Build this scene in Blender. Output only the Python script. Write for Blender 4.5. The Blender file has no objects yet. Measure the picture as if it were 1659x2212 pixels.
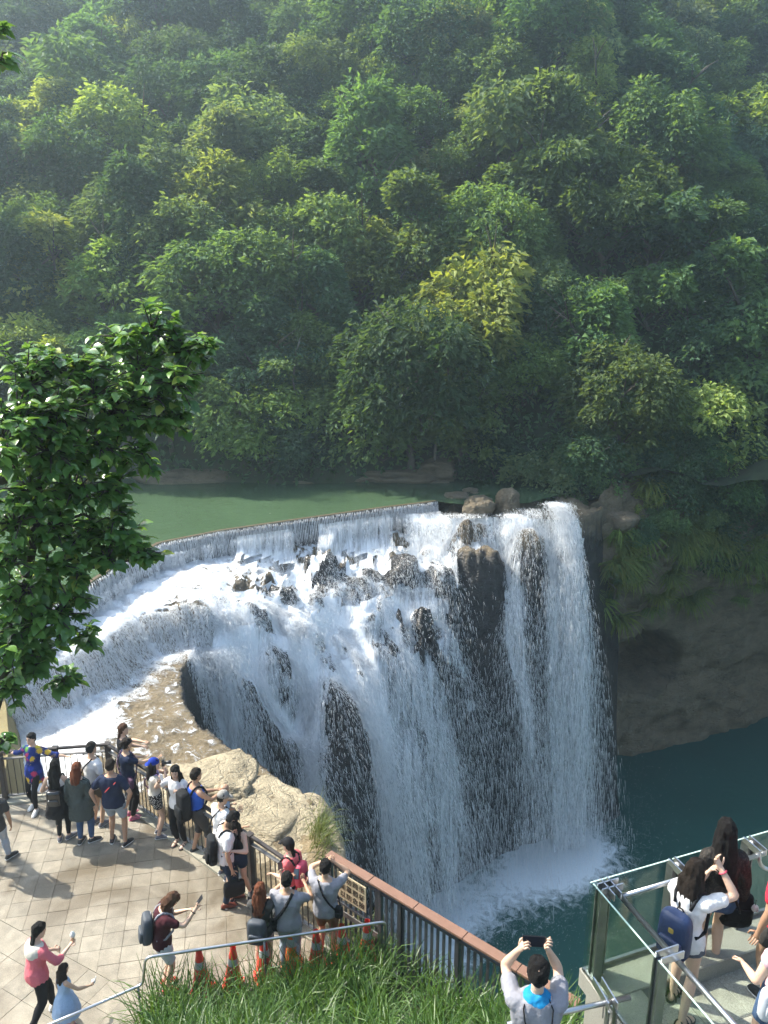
import bpy, bmesh, math, random
import numpy as np
from mathutils import Vector, Matrix, Euler, noise as mnoise
random.seed(7); RNG = np.random.default_rng(11)
sc = bpy.context.scene
R = math.radians
# ------------------------------------------------------------------ camera, sky, sun, exposure
CAM_H, PITCH, FOC = 9.8, R(16), 1728.0            # camera height over the terrace, tilt down, focal length in px of a 1659x2212 frame
cam = bpy.data.cameras.new('camera'); cam.sensor_fit = 'VERTICAL'; cam.sensor_height = 36
cam.lens = 36 * FOC / 2212; cam.clip_start = .05; cam.clip_end = 1500
camo = bpy.data.objects.new('camera', cam); sc.collection.objects.link(camo)
camo.location = (0, 0, CAM_H); camo.rotation_euler = (R(90) - PITCH, 0, 0); sc.camera = camo
SUN_EL = R(47); SUN_AZ = math.atan2(-.915, .40)
SUN_DIR = Vector((math.sin(SUN_AZ) * math.cos(SUN_EL), math.cos(SUN_AZ) * math.cos(SUN_EL), math.sin(SUN_EL)))
world = bpy.data.worlds.new('World'); sc.world = world; world.use_nodes = True
wn = world.node_tree.nodes; wl = world.node_tree.links
sky = wn.new('ShaderNodeTexSky'); sky.sky_type = 'NISHITA'; sky.sun_disc = False
sky.sun_elevation = SUN_EL; sky.sun_rotation = SUN_AZ; sky.air_density = 1.2; sky.dust_density = 2.5; sky.ozone_density = 1
bg = wn['Background']; bg.inputs['Strength'].default_value = .125; wl.new(sky.outputs[0], bg.inputs[0])
sl = bpy.data.lights.new('sun', 'SUN'); sl.energy = 5.0; sl.angle = R(.6); sl.color = (1, .94, .82)
so = bpy.data.objects.new('sun', sl); sc.collection.objects.link(so)
so.rotation_euler = (-SUN_DIR).to_track_quat('-Z', 'Y').to_euler()
sc.view_settings.view_transform = 'Standard'; sc.view_settings.look = 'None'
sc.view_settings.exposure = 1.2; sc.view_settings.gamma = 1
sc.render.engine = 'CYCLES'
cy = sc.cycles; cy.max_bounces = 5; cy.diffuse_bounces = 2; cy.glossy_bounces = 2; cy.transmission_bounces = 4
cy.transparent_max_bounces = 8; cy.volume_bounces = 1; cy.use_denoising = True; cy.caustics_reflective = False; cy.caustics_refractive = False
cy.sample_clamp_indirect = 6; cy.use_adaptive_sampling = True; cy.adaptive_threshold = .03; cy.adaptive_min_samples = 16
# ------------------------------------------------------------------ helpers
COL = sc.collection
def G(px, py, z):                                   # ground point seen at a photo position, on the level z
    a = (px - 829.5) / FOC; b = -(py - 1106.) / FOC
    ry = math.cos(PITCH) + b * math.sin(PITCH); rz = -math.sin(PITCH) + b * math.cos(PITCH)
    t = (z - CAM_H) / rz
    return Vector((a * t, ry * t, z))
def GD(px, py, D):                                  # point at the horizontal distance D
    a = (px - 829.5) / FOC; b = -(py - 1106.) / FOC
    ry = math.cos(PITCH) + b * math.sin(PITCH); rz = -math.sin(PITCH) + b * math.cos(PITCH)
    t = D / ry
    return Vector((a * t, D, CAM_H + rz * t))
def tag(o, label=None, cat=None, group=None, kind=None):
    if label: o['label'] = label
    if cat: o['category'] = cat
    if group: o['group'] = group
    if kind: o['kind'] = kind
    return o
def link(o, parent=None):
    COL.objects.link(o)
    if parent: o.parent = parent
    return o
def empty(name, loc=(0, 0, 0), rz=0):
    o = bpy.data.objects.new(name, None); COL.objects.link(o); o.location = loc; o.rotation_euler = (0, 0, rz)
    o.empty_display_size = .2
    return o
def mesh_np(name, V, F, smooth=False):
    """V (n,3), F (m,3|4) arrays -> mesh, fast"""
    V = np.asarray(V, dtype=np.float32); F = np.asarray(F, dtype=np.int32)
    me = bpy.data.meshes.new(name); k = F.shape[1]
    me.vertices.add(len(V)); me.vertices.foreach_set('co', V.ravel())
    me.loops.add(F.size); me.loops.foreach_set('vertex_index', F.ravel())
    me.polygons.add(len(F)); me.polygons.foreach_set('loop_start', np.arange(0, F.size, k, dtype=np.int32))
    me.polygons.foreach_set('use_smooth', np.full(len(F), smooth, dtype=bool))
    me.update(calc_edges=True); me.validate()
    return me
def pattr(me, name, vals, typ='FLOAT'):
    a = me.attributes.new(name, typ, 'POINT')
    if typ == 'FLOAT': a.data.foreach_set('value', np.asarray(vals, dtype=np.float32))
    else:
        v = np.ones((len(vals), 4), dtype=np.float32); v[:, :3] = np.asarray(vals)[:, :3]; a.data.foreach_set('color', v.ravel())
def obj(name, me, mat=None, parent=None, loc=None):
    o = bpy.data.objects.new(name, me); link(o, parent)
    if mat: 
        if not me.materials: me.materials.append(mat)
    if loc is not None: o.location = loc
    return o
class MB:                                           # collects simple shapes into one mesh
    def __init__(s): s.v = []; s.f = []
    def add(s, V, F):
        n = len(s.v); s.v += [tuple(p) for p in V]; s.f += [tuple(i + n for i in f) for f in F]; return s
    def box(s, c, d, M=None, bev=0.0):
        x, y, z = d[0] / 2, d[1] / 2, d[2] / 2
        V = [Vector((a * x, b * y, e * z)) for e in (-1, 1) for b in (-1, 1) for a in (-1, 1)]
        F = [(0, 2, 3, 1), (4, 5, 7, 6), (0, 1, 5, 4), (2, 6, 7, 3), (0, 4, 6, 2), (1, 3, 7, 5)]
        if bev:
            bm = bmesh.new(); vs = [bm.verts.new(p) for p in V]
            for f in F: bm.faces.new([vs[i] for i in f])
            bmesh.ops.bevel(bm, geom=bm.edges[:], offset=bev, segments=1, affect='EDGES')
            bm.verts.index_update(); V = [v.co.copy() for v in bm.verts]; F = [[v.index for v in f.verts] for f in bm.faces]; bm.free()
        c = Vector(c)
        return s.add([(M @ p if M else p) + c for p in V], F)
    def tube(s, pts, r, n=8, cap=True, flat=None):
        pts = [Vector(p) for p in pts]; k = len(pts); rr = r if isinstance(r, (list, tuple)) else [r] * k
        V = []; F = []; up = None
        for i, p in enumerate(pts):
            d = (pts[min(i + 1, k - 1)] - pts[max(i - 1, 0)]).normalized()
            if up is None: up = d.orthogonal().normalized()
            up = (up - d * up.dot(d)); up = up.normalized() if up.length > 1e-6 else d.orthogonal().normalized()
            sd = d.cross(up)
            for j in range(n):
                a = 2 * math.pi * j / n
                V.append(p + (up * math.cos(a) + sd * math.sin(a)) * rr[i])
        for i in range(k - 1):
            for j in range(n):
                F.append((i * n + j, i * n + (j + 1) % n, (i + 1) * n + (j + 1) % n, (i + 1) * n + j))
        if cap: F.append(tuple(range(n - 1, -1, -1))); F.append(tuple((k - 1) * n + j for j in range(n)))
        return s.add(V, F)
    def bar(s, a, b, w, h, up=(0, 0, 1), bev=0):
        a = Vector(a); b = Vector(b); d = (b - a); L = d.length; d.normalize(); u = Vector(up); sd = d.cross(u).normalized(); u = sd.cross(d)
        M = Matrix((d, sd, u)).transposed()
        return s.box((a + b) / 2, (L, w, h), M, bev)
    def mesh(s, name, smooth=False):
        me = bpy.data.meshes.new(name); me.from_pydata(s.v, [], s.f); me.update()
        if smooth: me.polygons.foreach_set('use_smooth', [True] * len(me.polygons))
        return me
    def build(s, name, mat=None, parent=None, smooth=False, loc=None):
        return obj(name, s.mesh(name, smooth), mat, parent, loc)
MATS = {}
def nodes(name):
    m = bpy.data.materials.new(name); m.use_nodes = True; MATS[name] = m
    nt = m.node_tree; b = nt.nodes['Principled BSDF']
    return m, nt.nodes, nt.links, b
def plain(name, col, rough=.6, metal=0, spec=.5, var=.12, scale=14, bump=0.0, bscale=60, coat=0, coord='Object'):
    """plain material with slight procedural mottling and relief"""
    m, N, L, b = nodes(name)
    tc = N.new('ShaderNodeTexCoord'); nz = N.new('ShaderNodeTexNoise'); nz.inputs['Scale'].default_value = scale; nz.inputs['Detail'].default_value = 4
    L.new(tc.outputs[coord], nz.inputs['Vector'])
    mx = N.new('ShaderNodeMix'); mx.data_type = 'RGBA'
    mx.inputs[6].default_value = (*[c * (1 - var) for c in col], 1); mx.inputs[7].default_value = (*[min(1, c * (1 + var)) for c in col], 1)
    L.new(nz.outputs[0], mx.inputs[0]); L.new(mx.outputs[2], b.inputs['Base Color'])
    b.inputs['Roughness'].default_value = rough; b.inputs['Metallic'].default_value = metal; b.inputs['Specular IOR Level'].default_value = spec
    if coat: b.inputs['Coat Weight'].default_value = coat
    if bump:
        n2 = N.new('ShaderNodeTexNoise'); n2.inputs['Scale'].default_value = bscale; n2.inputs['Detail'].default_value = 3
        L.new(tc.outputs[coord], n2.inputs['Vector'])
        bp = N.new('ShaderNodeBump'); bp.inputs['Strength'].default_value = bump; bp.inputs['Distance'].default_value = .02
        L.new(n2.outputs[0], bp.inputs['Height']); L.new(bp.outputs[0], b.inputs['Normal'])
    return m
def ramp(N, stops):
    r = N.new('ShaderNodeValToRGB'); e = r.color_ramp.elements
    while len(e) < len(stops): e.new(.5)
    for i, (p, c) in enumerate(stops): e[i].position = p; e[i].color = (*c, 1) if len(c) == 3 else c
    return r
def fbm(P, scale, octaves=4, seed=0, H=.9, lac=2.0):
    """fractal noise of many points (n,3)"""
    out = np.empty(len(P)); off = seed * 17.3
    f = mnoise.fractal
    for i, (x, y, z) in enumerate((np.asarray(P) * scale).tolist()): out[i] = f((x + off, y - off, z + off * .5), H, lac, octaves)
    return out
def smooth01(x): x = np.clip(x, 0, 1); return x * x * (3 - 2 * x)
# ------------------------------------------------------------------ the river bed, falls and ledge as one rock terrain
POOL_Z, PLUNGE_Z = .95, -13.0
LIP = np.array([(.3, 8.5), (-.3, 10.8), (-.75, 12.2), (-1.2, 13.4), (-1.75, 14.9), (-2.4, 16.2), (-3.5, 17.2), (-4.7, 18.3), (-5.5, 19.8), (-6.0, 21.6), (-5.8, 23.6), (-4.8, 25.9),
                (-2.6, 27.9), (0, 29.3), (2.2, 30.1), (4.5, 30.8), (7, 31.2), (8.6, 31.9), (9.6, 33.4), (10.8, 35.2), (13, 36.6), (20, 39), (34, 43)])
LIPW = np.array([.8, .8, .9, 1, 1, 1, 1, .8, .8, 1.3, 5.6, 7.6, 6.6, 5.0, 3.6, 2.7, 2.4, 2.2, 1.6, 1.2, 1, 1, 1])     # horizontal run of the drop
WEIR = np.array([(2.25, 32.5), (.0, 31.5), (-3.4, 29.75), (-6.0, 28.35), (-7.9, 26.9), (-8.7, 24.4), (-9.2, 21.9), (-9.9, 19.6), (-11, 17.5), (-13, 14)])
STEP = np.array([(-3.5, 24.2), (-5.2, 23.7), (-6.4, 23.3), (-7.4, 22.6), (-7.8, 20.9), (-8.4, 19.8), (-9.6, 18.2), (-11, 16)])
def seg_dist(P, L):
    best = np.full(len(P), 1e9); bt = np.zeros(len(P)); side = np.zeros(len(P))
    acc = 0
    for i in range(len(L) - 1):
        a, b = L[i], L[i + 1]; d = b - a; ll = np.hypot(*d)
        t = np.clip(((P - a) @ d) / (ll * ll), 0, 1); q = a + t[:, None] * d; r = P - q
        dist = np.hypot(r[:, 0], r[:, 1]); m = dist < best
        best[m] = dist[m]; bt[m] = i + t[m]; side[m] = (d[0] * r[m, 1] - d[1] * r[m, 0])
    return best, bt, np.sign(side)
def inside(P, poly):
    c = np.zeros(len(P), bool); n = len(poly)
    for i in range(n):
        (x1, y1), (x2, y2) = poly[i], poly[(i + 1) % n]
        m = ((y1 > P[:, 1]) != (y2 > P[:, 1])) & (P[:, 0] < (x2 - x1) * (P[:, 1] - y1) / (y2 - y1 + 1e-12) + x1)
        c ^= m
    return c
BUMPS = [  # boulders and knobs in the falls: x, y, z of top, radius x, radius y, height
    (-2.2, 28.3, .25, 1.0, .9, 2.6), (.75, 27.8, -1.7, 1.6, 1.2, 4.0), (-4.6, 26.6, -.1, 1.7, 1.0, 1.5), (-3.6, 24.6, -2.2, 1.0, 1.0, 2.4), (-2.2, 25.2, -3.4, .9, .9, 2.6),
    (2.0, 29.3, -.7, .9, .9, 1.6), (3.6, 30.0, -.1, 1.3, .9, 1.5), (-1.4, 26.4, -4.4, .9, .9, 3.0), (4.2, 29.3, -5.2, 1.6, .9, 3.6), (1.2, 27.0, -6.6, 1.2, .8, 3.0),
    (5.7, 30.4, .4, .9, .9, 1.6), (7.4, 30.8, .3, .9, .8, 1.7), (-6.3, 23.9, .1, .9, .6, .9), (-2.6, 27.2, -1.0, .8, .7, 2.0), (-.4, 28.5, -.6, .9, .7, 2.6)]
_rb = random.Random(21)
for _i in range(34):                                             # smaller knobs scattered down the face
    _t = _rb.uniform(10.6, 15.5); _p, _d = LIP[int(_t)] * (1 - _t % 1) + LIP[int(_t) + 1] * (_t % 1), LIP[int(_t) + 1] - LIP[int(_t)]
    _n = np.array([_d[1], -_d[0]]) / np.hypot(*_d); _w = float(np.interp(_t, np.arange(len(LIP)), LIPW)); _q = _rb.uniform(.02, .6)
    _c = _p + _n * _w * _q; _r = _rb.uniform(.35, .85); BUMPS.append((_c[0], _c[1], -.3 - 13 * float(np.interp(_q, [0, .25, .5, .62, .8, 1], [0, .10, .26, .42, .74, 1])) + _rb.uniform(-.25, .3), _r * 1.2, _r, _rb.uniform(.6, 1.6)))
NXG, NYG = 270, 280; X0, X1, Y0, Y1 = -14.0, 11.2, 10.4, 36.6
gx = np.linspace(X0, X1, NXG); gy = np.linspace(Y0, Y1, NYG)
GXX, GYY = np.meshgrid(gx, gy); P2 = np.column_stack([GXX.ravel(), GYY.ravel()])
void = np.vstack([LIP, [(34, 0), (.3, 0)]])
inv = inside(P2, void); ld, lt, _ = seg_dist(P2, LIP); wd, wt, ws = seg_dist(P2, WEIR); sd_, st_, ss = seg_dist(P2, STEP)
P3 = np.column_stack([P2, np.zeros(len(P2))])
n1 = fbm(P3, .35, 4, 1); n2 = fbm(P3, 1.1, 4, 2); n3 = fbm(P3, 3.2, 3, 3)
stepm = smooth01((-ss * sd_ + n1 * .25) / .55 * .5 + .5)        # 1 above the step
top = -1.25 + 1.15 * stepm
top += .12 * np.clip(ld, 0, 3) / 3 * stepm                       # bench leans to the weir
dry = smooth01((15.6 - P2[:, 1] + .45 * (P2[:, 0] + 3.2) * 0 + n1 * .8) / 1.3) * smooth01((P2[:, 0] + 5.2) / 1.2)
chan = smooth01((-5.5 - P2[:, 0]) / 2.5) * smooth01((17.5 - P2[:, 1]) / 3)      # channel running out to the left
top += dry * (.75 + .10 * n2 * 2) - chan * .5 * (1 - dry)
top += np.where(P2[:, 1] < 19.5, .10 * n1, .0)
midb = smooth01((P2[:, 0] + 6.5) / 2.5) * (P2[:, 1] > 23.5); top -= midb * (.95 * (1 - np.clip(ld / 2.1, 0, 1)) - .22 * n2 - .1 * n3)
# rock behind the right lip
rightm = smooth01((P2[:, 0] - 2.0) / 1.2)
top = top * (1 - rightm) + rightm * (.55 + .35 * n1 + .25 * n2)
behind = (ws < 0) & (wd > 0.0) & (P2[:, 0] < 2.6)
W = np.interp(lt, np.arange(len(LIP)), LIPW)
q = ld / W
led = n1 * .14 + n2 * .05
leftw0 = smooth01((3.5 - P2[:, 0]) / 3)
qq = np.clip(q + np.where(inv, led, 0), 0, 1.25); big = smooth01((W - 2.5) / 2.5); qq = qq * (1 - big) + big * np.interp(qq, [0, .25, .5, .62, .8, 1, 1.25], [0, .10, .26, .42, .74, 1, 1.25])
tq = qq * 5.0; fl = np.floor(tq); fr = tq - fl
terr = (fl + smooth01(fr * 1.25)) / 5.0                          # stepped ledges down the face
g = .62 * qq + .38 * terr
leftw = smooth01((3 - P2[:, 0]) / 3)
g = g * leftw + (1 - leftw) * np.clip(qq ** .8 * 1.02, 0, 1.3)
g = np.clip(g, 0, 1.1)
hz = np.where(inv, top - 13.6 * g, top)
hz += np.where(inv, .22 * n2 + .07 * n3, .07 * n2 + .055 * n3) * np.where(P2[:, 1] < 15.6, 1.1, 1)
for bx, by, bz, rx, ry, bh in BUMPS:
    rr = ((P2[:, 0] - bx) / rx) ** 2 + ((P2[:, 1] - by) / ry) ** 2 + .7 * n2 + .35 * n3
    cap = bz - bh * np.clip(rr, 0, 9) ** 1.3
    k = rr < 2.2
    hz[k] = np.maximum(hz[k], (cap + .16 * n2 + .10 * n3)[k])
basin = (ws < 0) & (P2[:, 0] < 2.4) & (P2[:, 1] > 16)
hz = np.where(basin, -.8, hz)                                    # bed of the pool behind the weir
HZ = hz.reshape(NYG, NXG)
DX = gx[1] - gx[0]; DY = gy[1] - gy[0]
GRX = np.gradient(HZ, DX, axis=1); GRY = np.gradient(HZ, DY, axis=0)
def samp(A, x, y):
    fx = np.clip((x - X0) / DX, 0, NXG - 1.001); fy = np.clip((y - Y0) / DY, 0, NYG - 1.001)
    ix = fx.astype(int); iy = fy.astype(int); u = fx - ix; v = fy - iy
    return (A[iy, ix] * (1 - u) + A[iy, ix + 1] * u) * (1 - v) + (A[iy + 1, ix] * (1 - u) + A[iy + 1, ix + 1] * u) * v
def poly_pt(L, t):
    i = np.clip(np.floor(t).astype(int), 0, len(L) - 2); u = (t - i)[:, None]
    p = L[i] * (1 - u) + L[i + 1] * u; d = L[i + 1] - L[i]; d = d / np.hypot(d[:, 0], d[:, 1])[:, None]
    return p, d
# ------------------------------------------------------------------ water run: droplets followed down the rock
def run_water(p, v, steps=130, dt=.03, jit=.28, fric=.90):
    tr = np.empty((steps, len(p), 3), np.float32); vel = np.empty((steps, len(p), 3), np.float32)
    p = p.copy(); v = v.copy()
    for s in range(steps):
        v[:, 2] -= 9.8 * dt; sp = np.linalg.norm(v, axis=1)[:, None]
        v *= 1 - np.clip(.045 * sp * dt, 0, .5); v += RNG.normal(size=v.shape) * jit * math.sqrt(dt)
        p += v * dt
        h = samp(HZ, p[:, 0], p[:, 1]) + .04; m = p[:, 2] < h
        if m.any():
            nx = -samp(GRX, p[m, 0], p[m, 1]); ny = -samp(GRY, p[m, 0], p[m, 1]); nl = np.sqrt(nx * nx + ny * ny + 1)
            n = np.column_stack([nx, ny, np.ones(m.sum())]) / nl[:, None]
            vn = np.minimum((v[m] * n).sum(1), 0)[:, None]
            v[m] -= vn * n * 1.25; v[m] *= fric; p[m, 2] = h[m]
        tr[s] = p; vel[s] = v
    return tr, vel
def src_weir(n, t0, t1, wts=None):
    t = RNG.uniform(t0, t1, n * 3); dens = np.clip(.5 + .5 * np.sin(t * 5.1 + .6) + .45 * np.sin(t * 11.3 + 2) + .3 * np.sin(t * 27), .08, 2)
    t = t[RNG.random(len(t)) < dens / dens.max()][:n]; n = len(t); p, d = poly_pt(WEIR, t)
    nrm = np.column_stack([-d[:, 1], d[:, 0]])                   # down-stream side (weir runs right to left)
    return p, nrm, t
strands = []; allpos = []
def collect(tr, vel, per, wmin, wmax, tau=(.018, .055), zmin=PLUNGE_Z - .1, zmax=9, first=0):
    """short flecks of white water along the paths"""
    S, n, _ = tr.shape
    for k in range(per):
        s0 = RNG.integers(first, S, n); idx = np.arange(n); p = tr[s0, idx]; v = vel[s0, idx]
        ok = (p[:, 2] > zmin) & (p[:, 2] < zmax); p, v = p[ok], v[ok]; m_ = len(p)
        fall_ = np.clip(-p[:, 2] / 13, 0, 1)[:, None]; p = p + RNG.normal(size=p.shape) * (.015 + .06 * fall_ * RNG.random((m_, 1)) * 2)
        L = v * RNG.uniform(*tau, m_)[:, None] + RNG.normal(size=v.shape) * .008
        strands.append((p, L, RNG.uniform(wmin, wmax, m_)))
# 1. curtain over the weir and on through the cascade
def weir_batch(n, t0, t1, steps, per, v0=.75):
    p, nrm, t = src_weir(n, t0, t1); n = len(t)
    thread = np.sin(t * 41) + .7 * np.sin(t * 97 + 1) + .5 * np.sin(t * 23 + 2)
    P = np.column_stack([p + nrm * .05, np.full(n, POOL_Z + .03)]); V = np.column_stack([nrm * (v0 + .12 * thread[:, None]), np.zeros(n)])
    V[:, 1] -= .35
    tr, vl = run_water(P, V, steps); allpos.append(tr.reshape(-1, 3)); return tr, vl
tr, vl = weir_batch(12500, 0, 4.0, 120, 0); collect(tr, vl, 17, .0045, .011, first=8)
tr, vl = weir_batch(7000, 4.0, 8.2, 130, 0); collect(tr, vl, 17, .0045, .011, first=8)
# vertical threads of the weir curtain: many, thin, evenly spaced
def threads(n, t0, t1):
    t = np.sort(RNG.uniform(t0, t1, n)); t = np.round(t * 55) / 55 + RNG.normal(size=n) * .0022; p, d = poly_pt(WEIR, np.clip(t, 0, len(WEIR) - 1.01)); nrm = np.column_stack([-d[:, 1], d[:, 0]])
    a = RNG.uniform(0, .55, n); b = np.minimum(a + RNG.uniform(.2, .6, n), 1.0)
    f = lambda q: np.column_stack([p + nrm * (.03 + .26 * np.sqrt(q))[:, None], POOL_Z + .02 - 1.05 * q])
    strands.append((f(a), f(b) - f(a), RNG.uniform(.006, .018, n)))
threads(6500, 0.02, 4.2); threads(3200, 4.2, 8)
# 2. streams over the natural lip on the right: photo position of the top, spread, count, push
for (px, py, sx, n, vx, vy) in [(985, 1120, .75, 2600, .5, -1.3), (1052, 1150, .35, 800, .4, -1.0), (1106, 1120, .25, 2800, .4, -1.6), (1150, 1110, .4, 1200, .3, -1.2), (1198, 1096, .24, 4200, .95, -1.4),
                                 (1160, 1160, .35, 1200, .3, -1.4), (930, 1130, .5, 1400, .3, -1.6)]:
    c = GD(px, py, 31.0 if px > 950 else 30.8)
    P = np.column_stack([c.x + RNG.normal(size=n) * sx, c.y + RNG.normal(size=n) * .15, np.full(n, 0.) + c.z + .2]); 
    P[:, 2] = np.maximum(P[:, 2], samp(HZ, P[:, 0], P[:, 1]) + .1)
    V = np.column_stack([np.full(n, vx) + RNG.normal(size=n) * .22, np.full(n, vy) + RNG.normal(size=n) * .3, np.zeros(n)])
    tr, vl = run_water(P, V, 90, jit=.2); allpos.append(tr.reshape(-1, 3)); collect(tr, vl, 13, .0045, .010)
# over the step on the left
n = 5200; t = RNG.uniform(.6, 6.6, n); p, d = poly_pt(STEP, t); nrm = np.column_stack([-d[:, 1], d[:, 0]]); p = p - nrm * .35
P = np.column_stack([p, samp(HZ, p[:, 0], p[:, 1]) + .08]); V = np.column_stack([nrm * RNG.uniform(.8, 1.6, n)[:, None], np.zeros(n)])
tr, vl = run_water(P, V, 34, jit=.25); allpos.append(tr.reshape(-1, 3)); collect(tr, vl, 14, .0045, .011)
# 3. thick chutes through the middle and beside the ledge
for (px, py, z, sx, n, vx, vy, per) in [(560, 1372, -1.9, .35, 2600, 2.6, .3, 7), (450, 1400, -1.3, .4, 3200, 1.6, -.3, 5), (480, 1430, -2.2, .4, 2600, 1.8, .2, 5), (520, 1470, -3.2, .5, 2600, 2.0, .4, 5), (600, 1480, -3.6, .6, 2400, 1.8, .2, 4), (560, 1600, -6.0, .5, 2200, 2.2, .5, 4), (690, 1500, -4.6, .6, 2400, 1.2, .0, 5), (740, 1600, -7.0, .6, 2400, .8, .0, 4), (640, 1560, -5.5, .5, 2000, 1.5, .2, 4), (700, 1240, -.6, .5, 1500, 1.2, -1, 4), (860, 1310, -2.0, .8, 3000, .4, -1.2, 5), (780, 1260, -1.0, .5, 1800, .8, -1, 5), (920, 1250, -1.2, .5, 1800, .3, -1.2, 5), (660, 1300, -1.2, .5, 1600, 1, -1, 5), (600, 1330, -1.2, .8, 1800, 1.2, -1, 4), (470, 1290, -.2, .5, 1500, 1, -1.2, 4),
                                      (520, 1560, -5.2, .5, 1500, 2.2, .2, 5)]:
    c = G(px, py, z)
    P = np.column_stack([c.x + RNG.normal(size=n) * sx, c.y + RNG.normal(size=n) * sx * .5, np.full(n, z)]); P[:, 2] = np.maximum(P[:, 2], samp(HZ, P[:, 0], P[:, 1]) + .08)
    V = np.column_stack([np.full(n, vx * .6) + RNG.normal(size=n) * .35, np.full(n, vy * .7) + RNG.normal(size=n) * .35, np.zeros(n)])
    tr, vl = run_water(P, V, 100, jit=.3); allpos.append(tr.reshape(-1, 3)); collect(tr, vl, per + 8, .0045, .011)
AP = np.concatenate(allpos)
def right_edge(P): return P[:, 0] < 7.8 + .195 * np.clip(-P[:, 2], 0, 13) + RNG.normal(size=len(P)) * .06
AP = AP[right_edge(AP)]; strands = [(a[k], b_[k], c_[k]) for a, b_, c_ in strands for k in [right_edge(a)]]
hist, _, _ = np.histogram2d(AP[:, 1], AP[:, 0], bins=[NYG, NXG], range=[[Y0, Y1], [X0, X1]])
def blur(A, k):
    ker = np.ones(k) / k
    A = np.apply_along_axis(lambda r: np.convolve(r, ker, 'same'), 0, A); return np.apply_along_axis(lambda r: np.convolve(r, ker, 'same'), 1, A)
onrock = AP[AP[:, 2] < samp(HZ, AP[:, 0], AP[:, 1]) + .12]
hist2, _, _ = np.histogram2d(onrock[:, 1], onrock[:, 0], bins=[NYG, NXG], range=[[Y0, Y1], [X0, X1]])
DENS = blur(blur(hist2, 3), 3); DENS = DENS / (np.percentile(DENS[DENS > 0], 92) + 1e-9)

# curtain of falling water: mean distance and density of the free drops over (x, z)
CX0, CX1, CZ0, CZ1, CB = -5.5, 12.5, PLUNGE_Z, .8, .10
nx_, nz_ = int((CX1 - CX0) / CB), int((CZ1 - CZ0) / CB)
ix_ = ((AP[:, 0] - CX0) / CB).astype(int); iz_ = ((AP[:, 2] - CZ0) / CB).astype(int); okc = (ix_ >= 0) & (ix_ < nx_) & (iz_ >= 0) & (iz_ < nz_) & (AP[:, 1] > 23)
cc_ = np.bincount(iz_[okc] * nx_ + ix_[okc], minlength=nx_ * nz_).reshape(nz_, nx_).astype(float); cy_s = np.bincount(iz_[okc] * nx_ + ix_[okc], AP[okc, 1], nx_ * nz_).reshape(nz_, nx_)
cb_ = blur(cc_, 5); CURT_Y = blur(cy_s, 5) / np.maximum(cb_, 1e-6); CURT_D = cb_ / np.percentile(cb_[cb_ > 0], 90)
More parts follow.
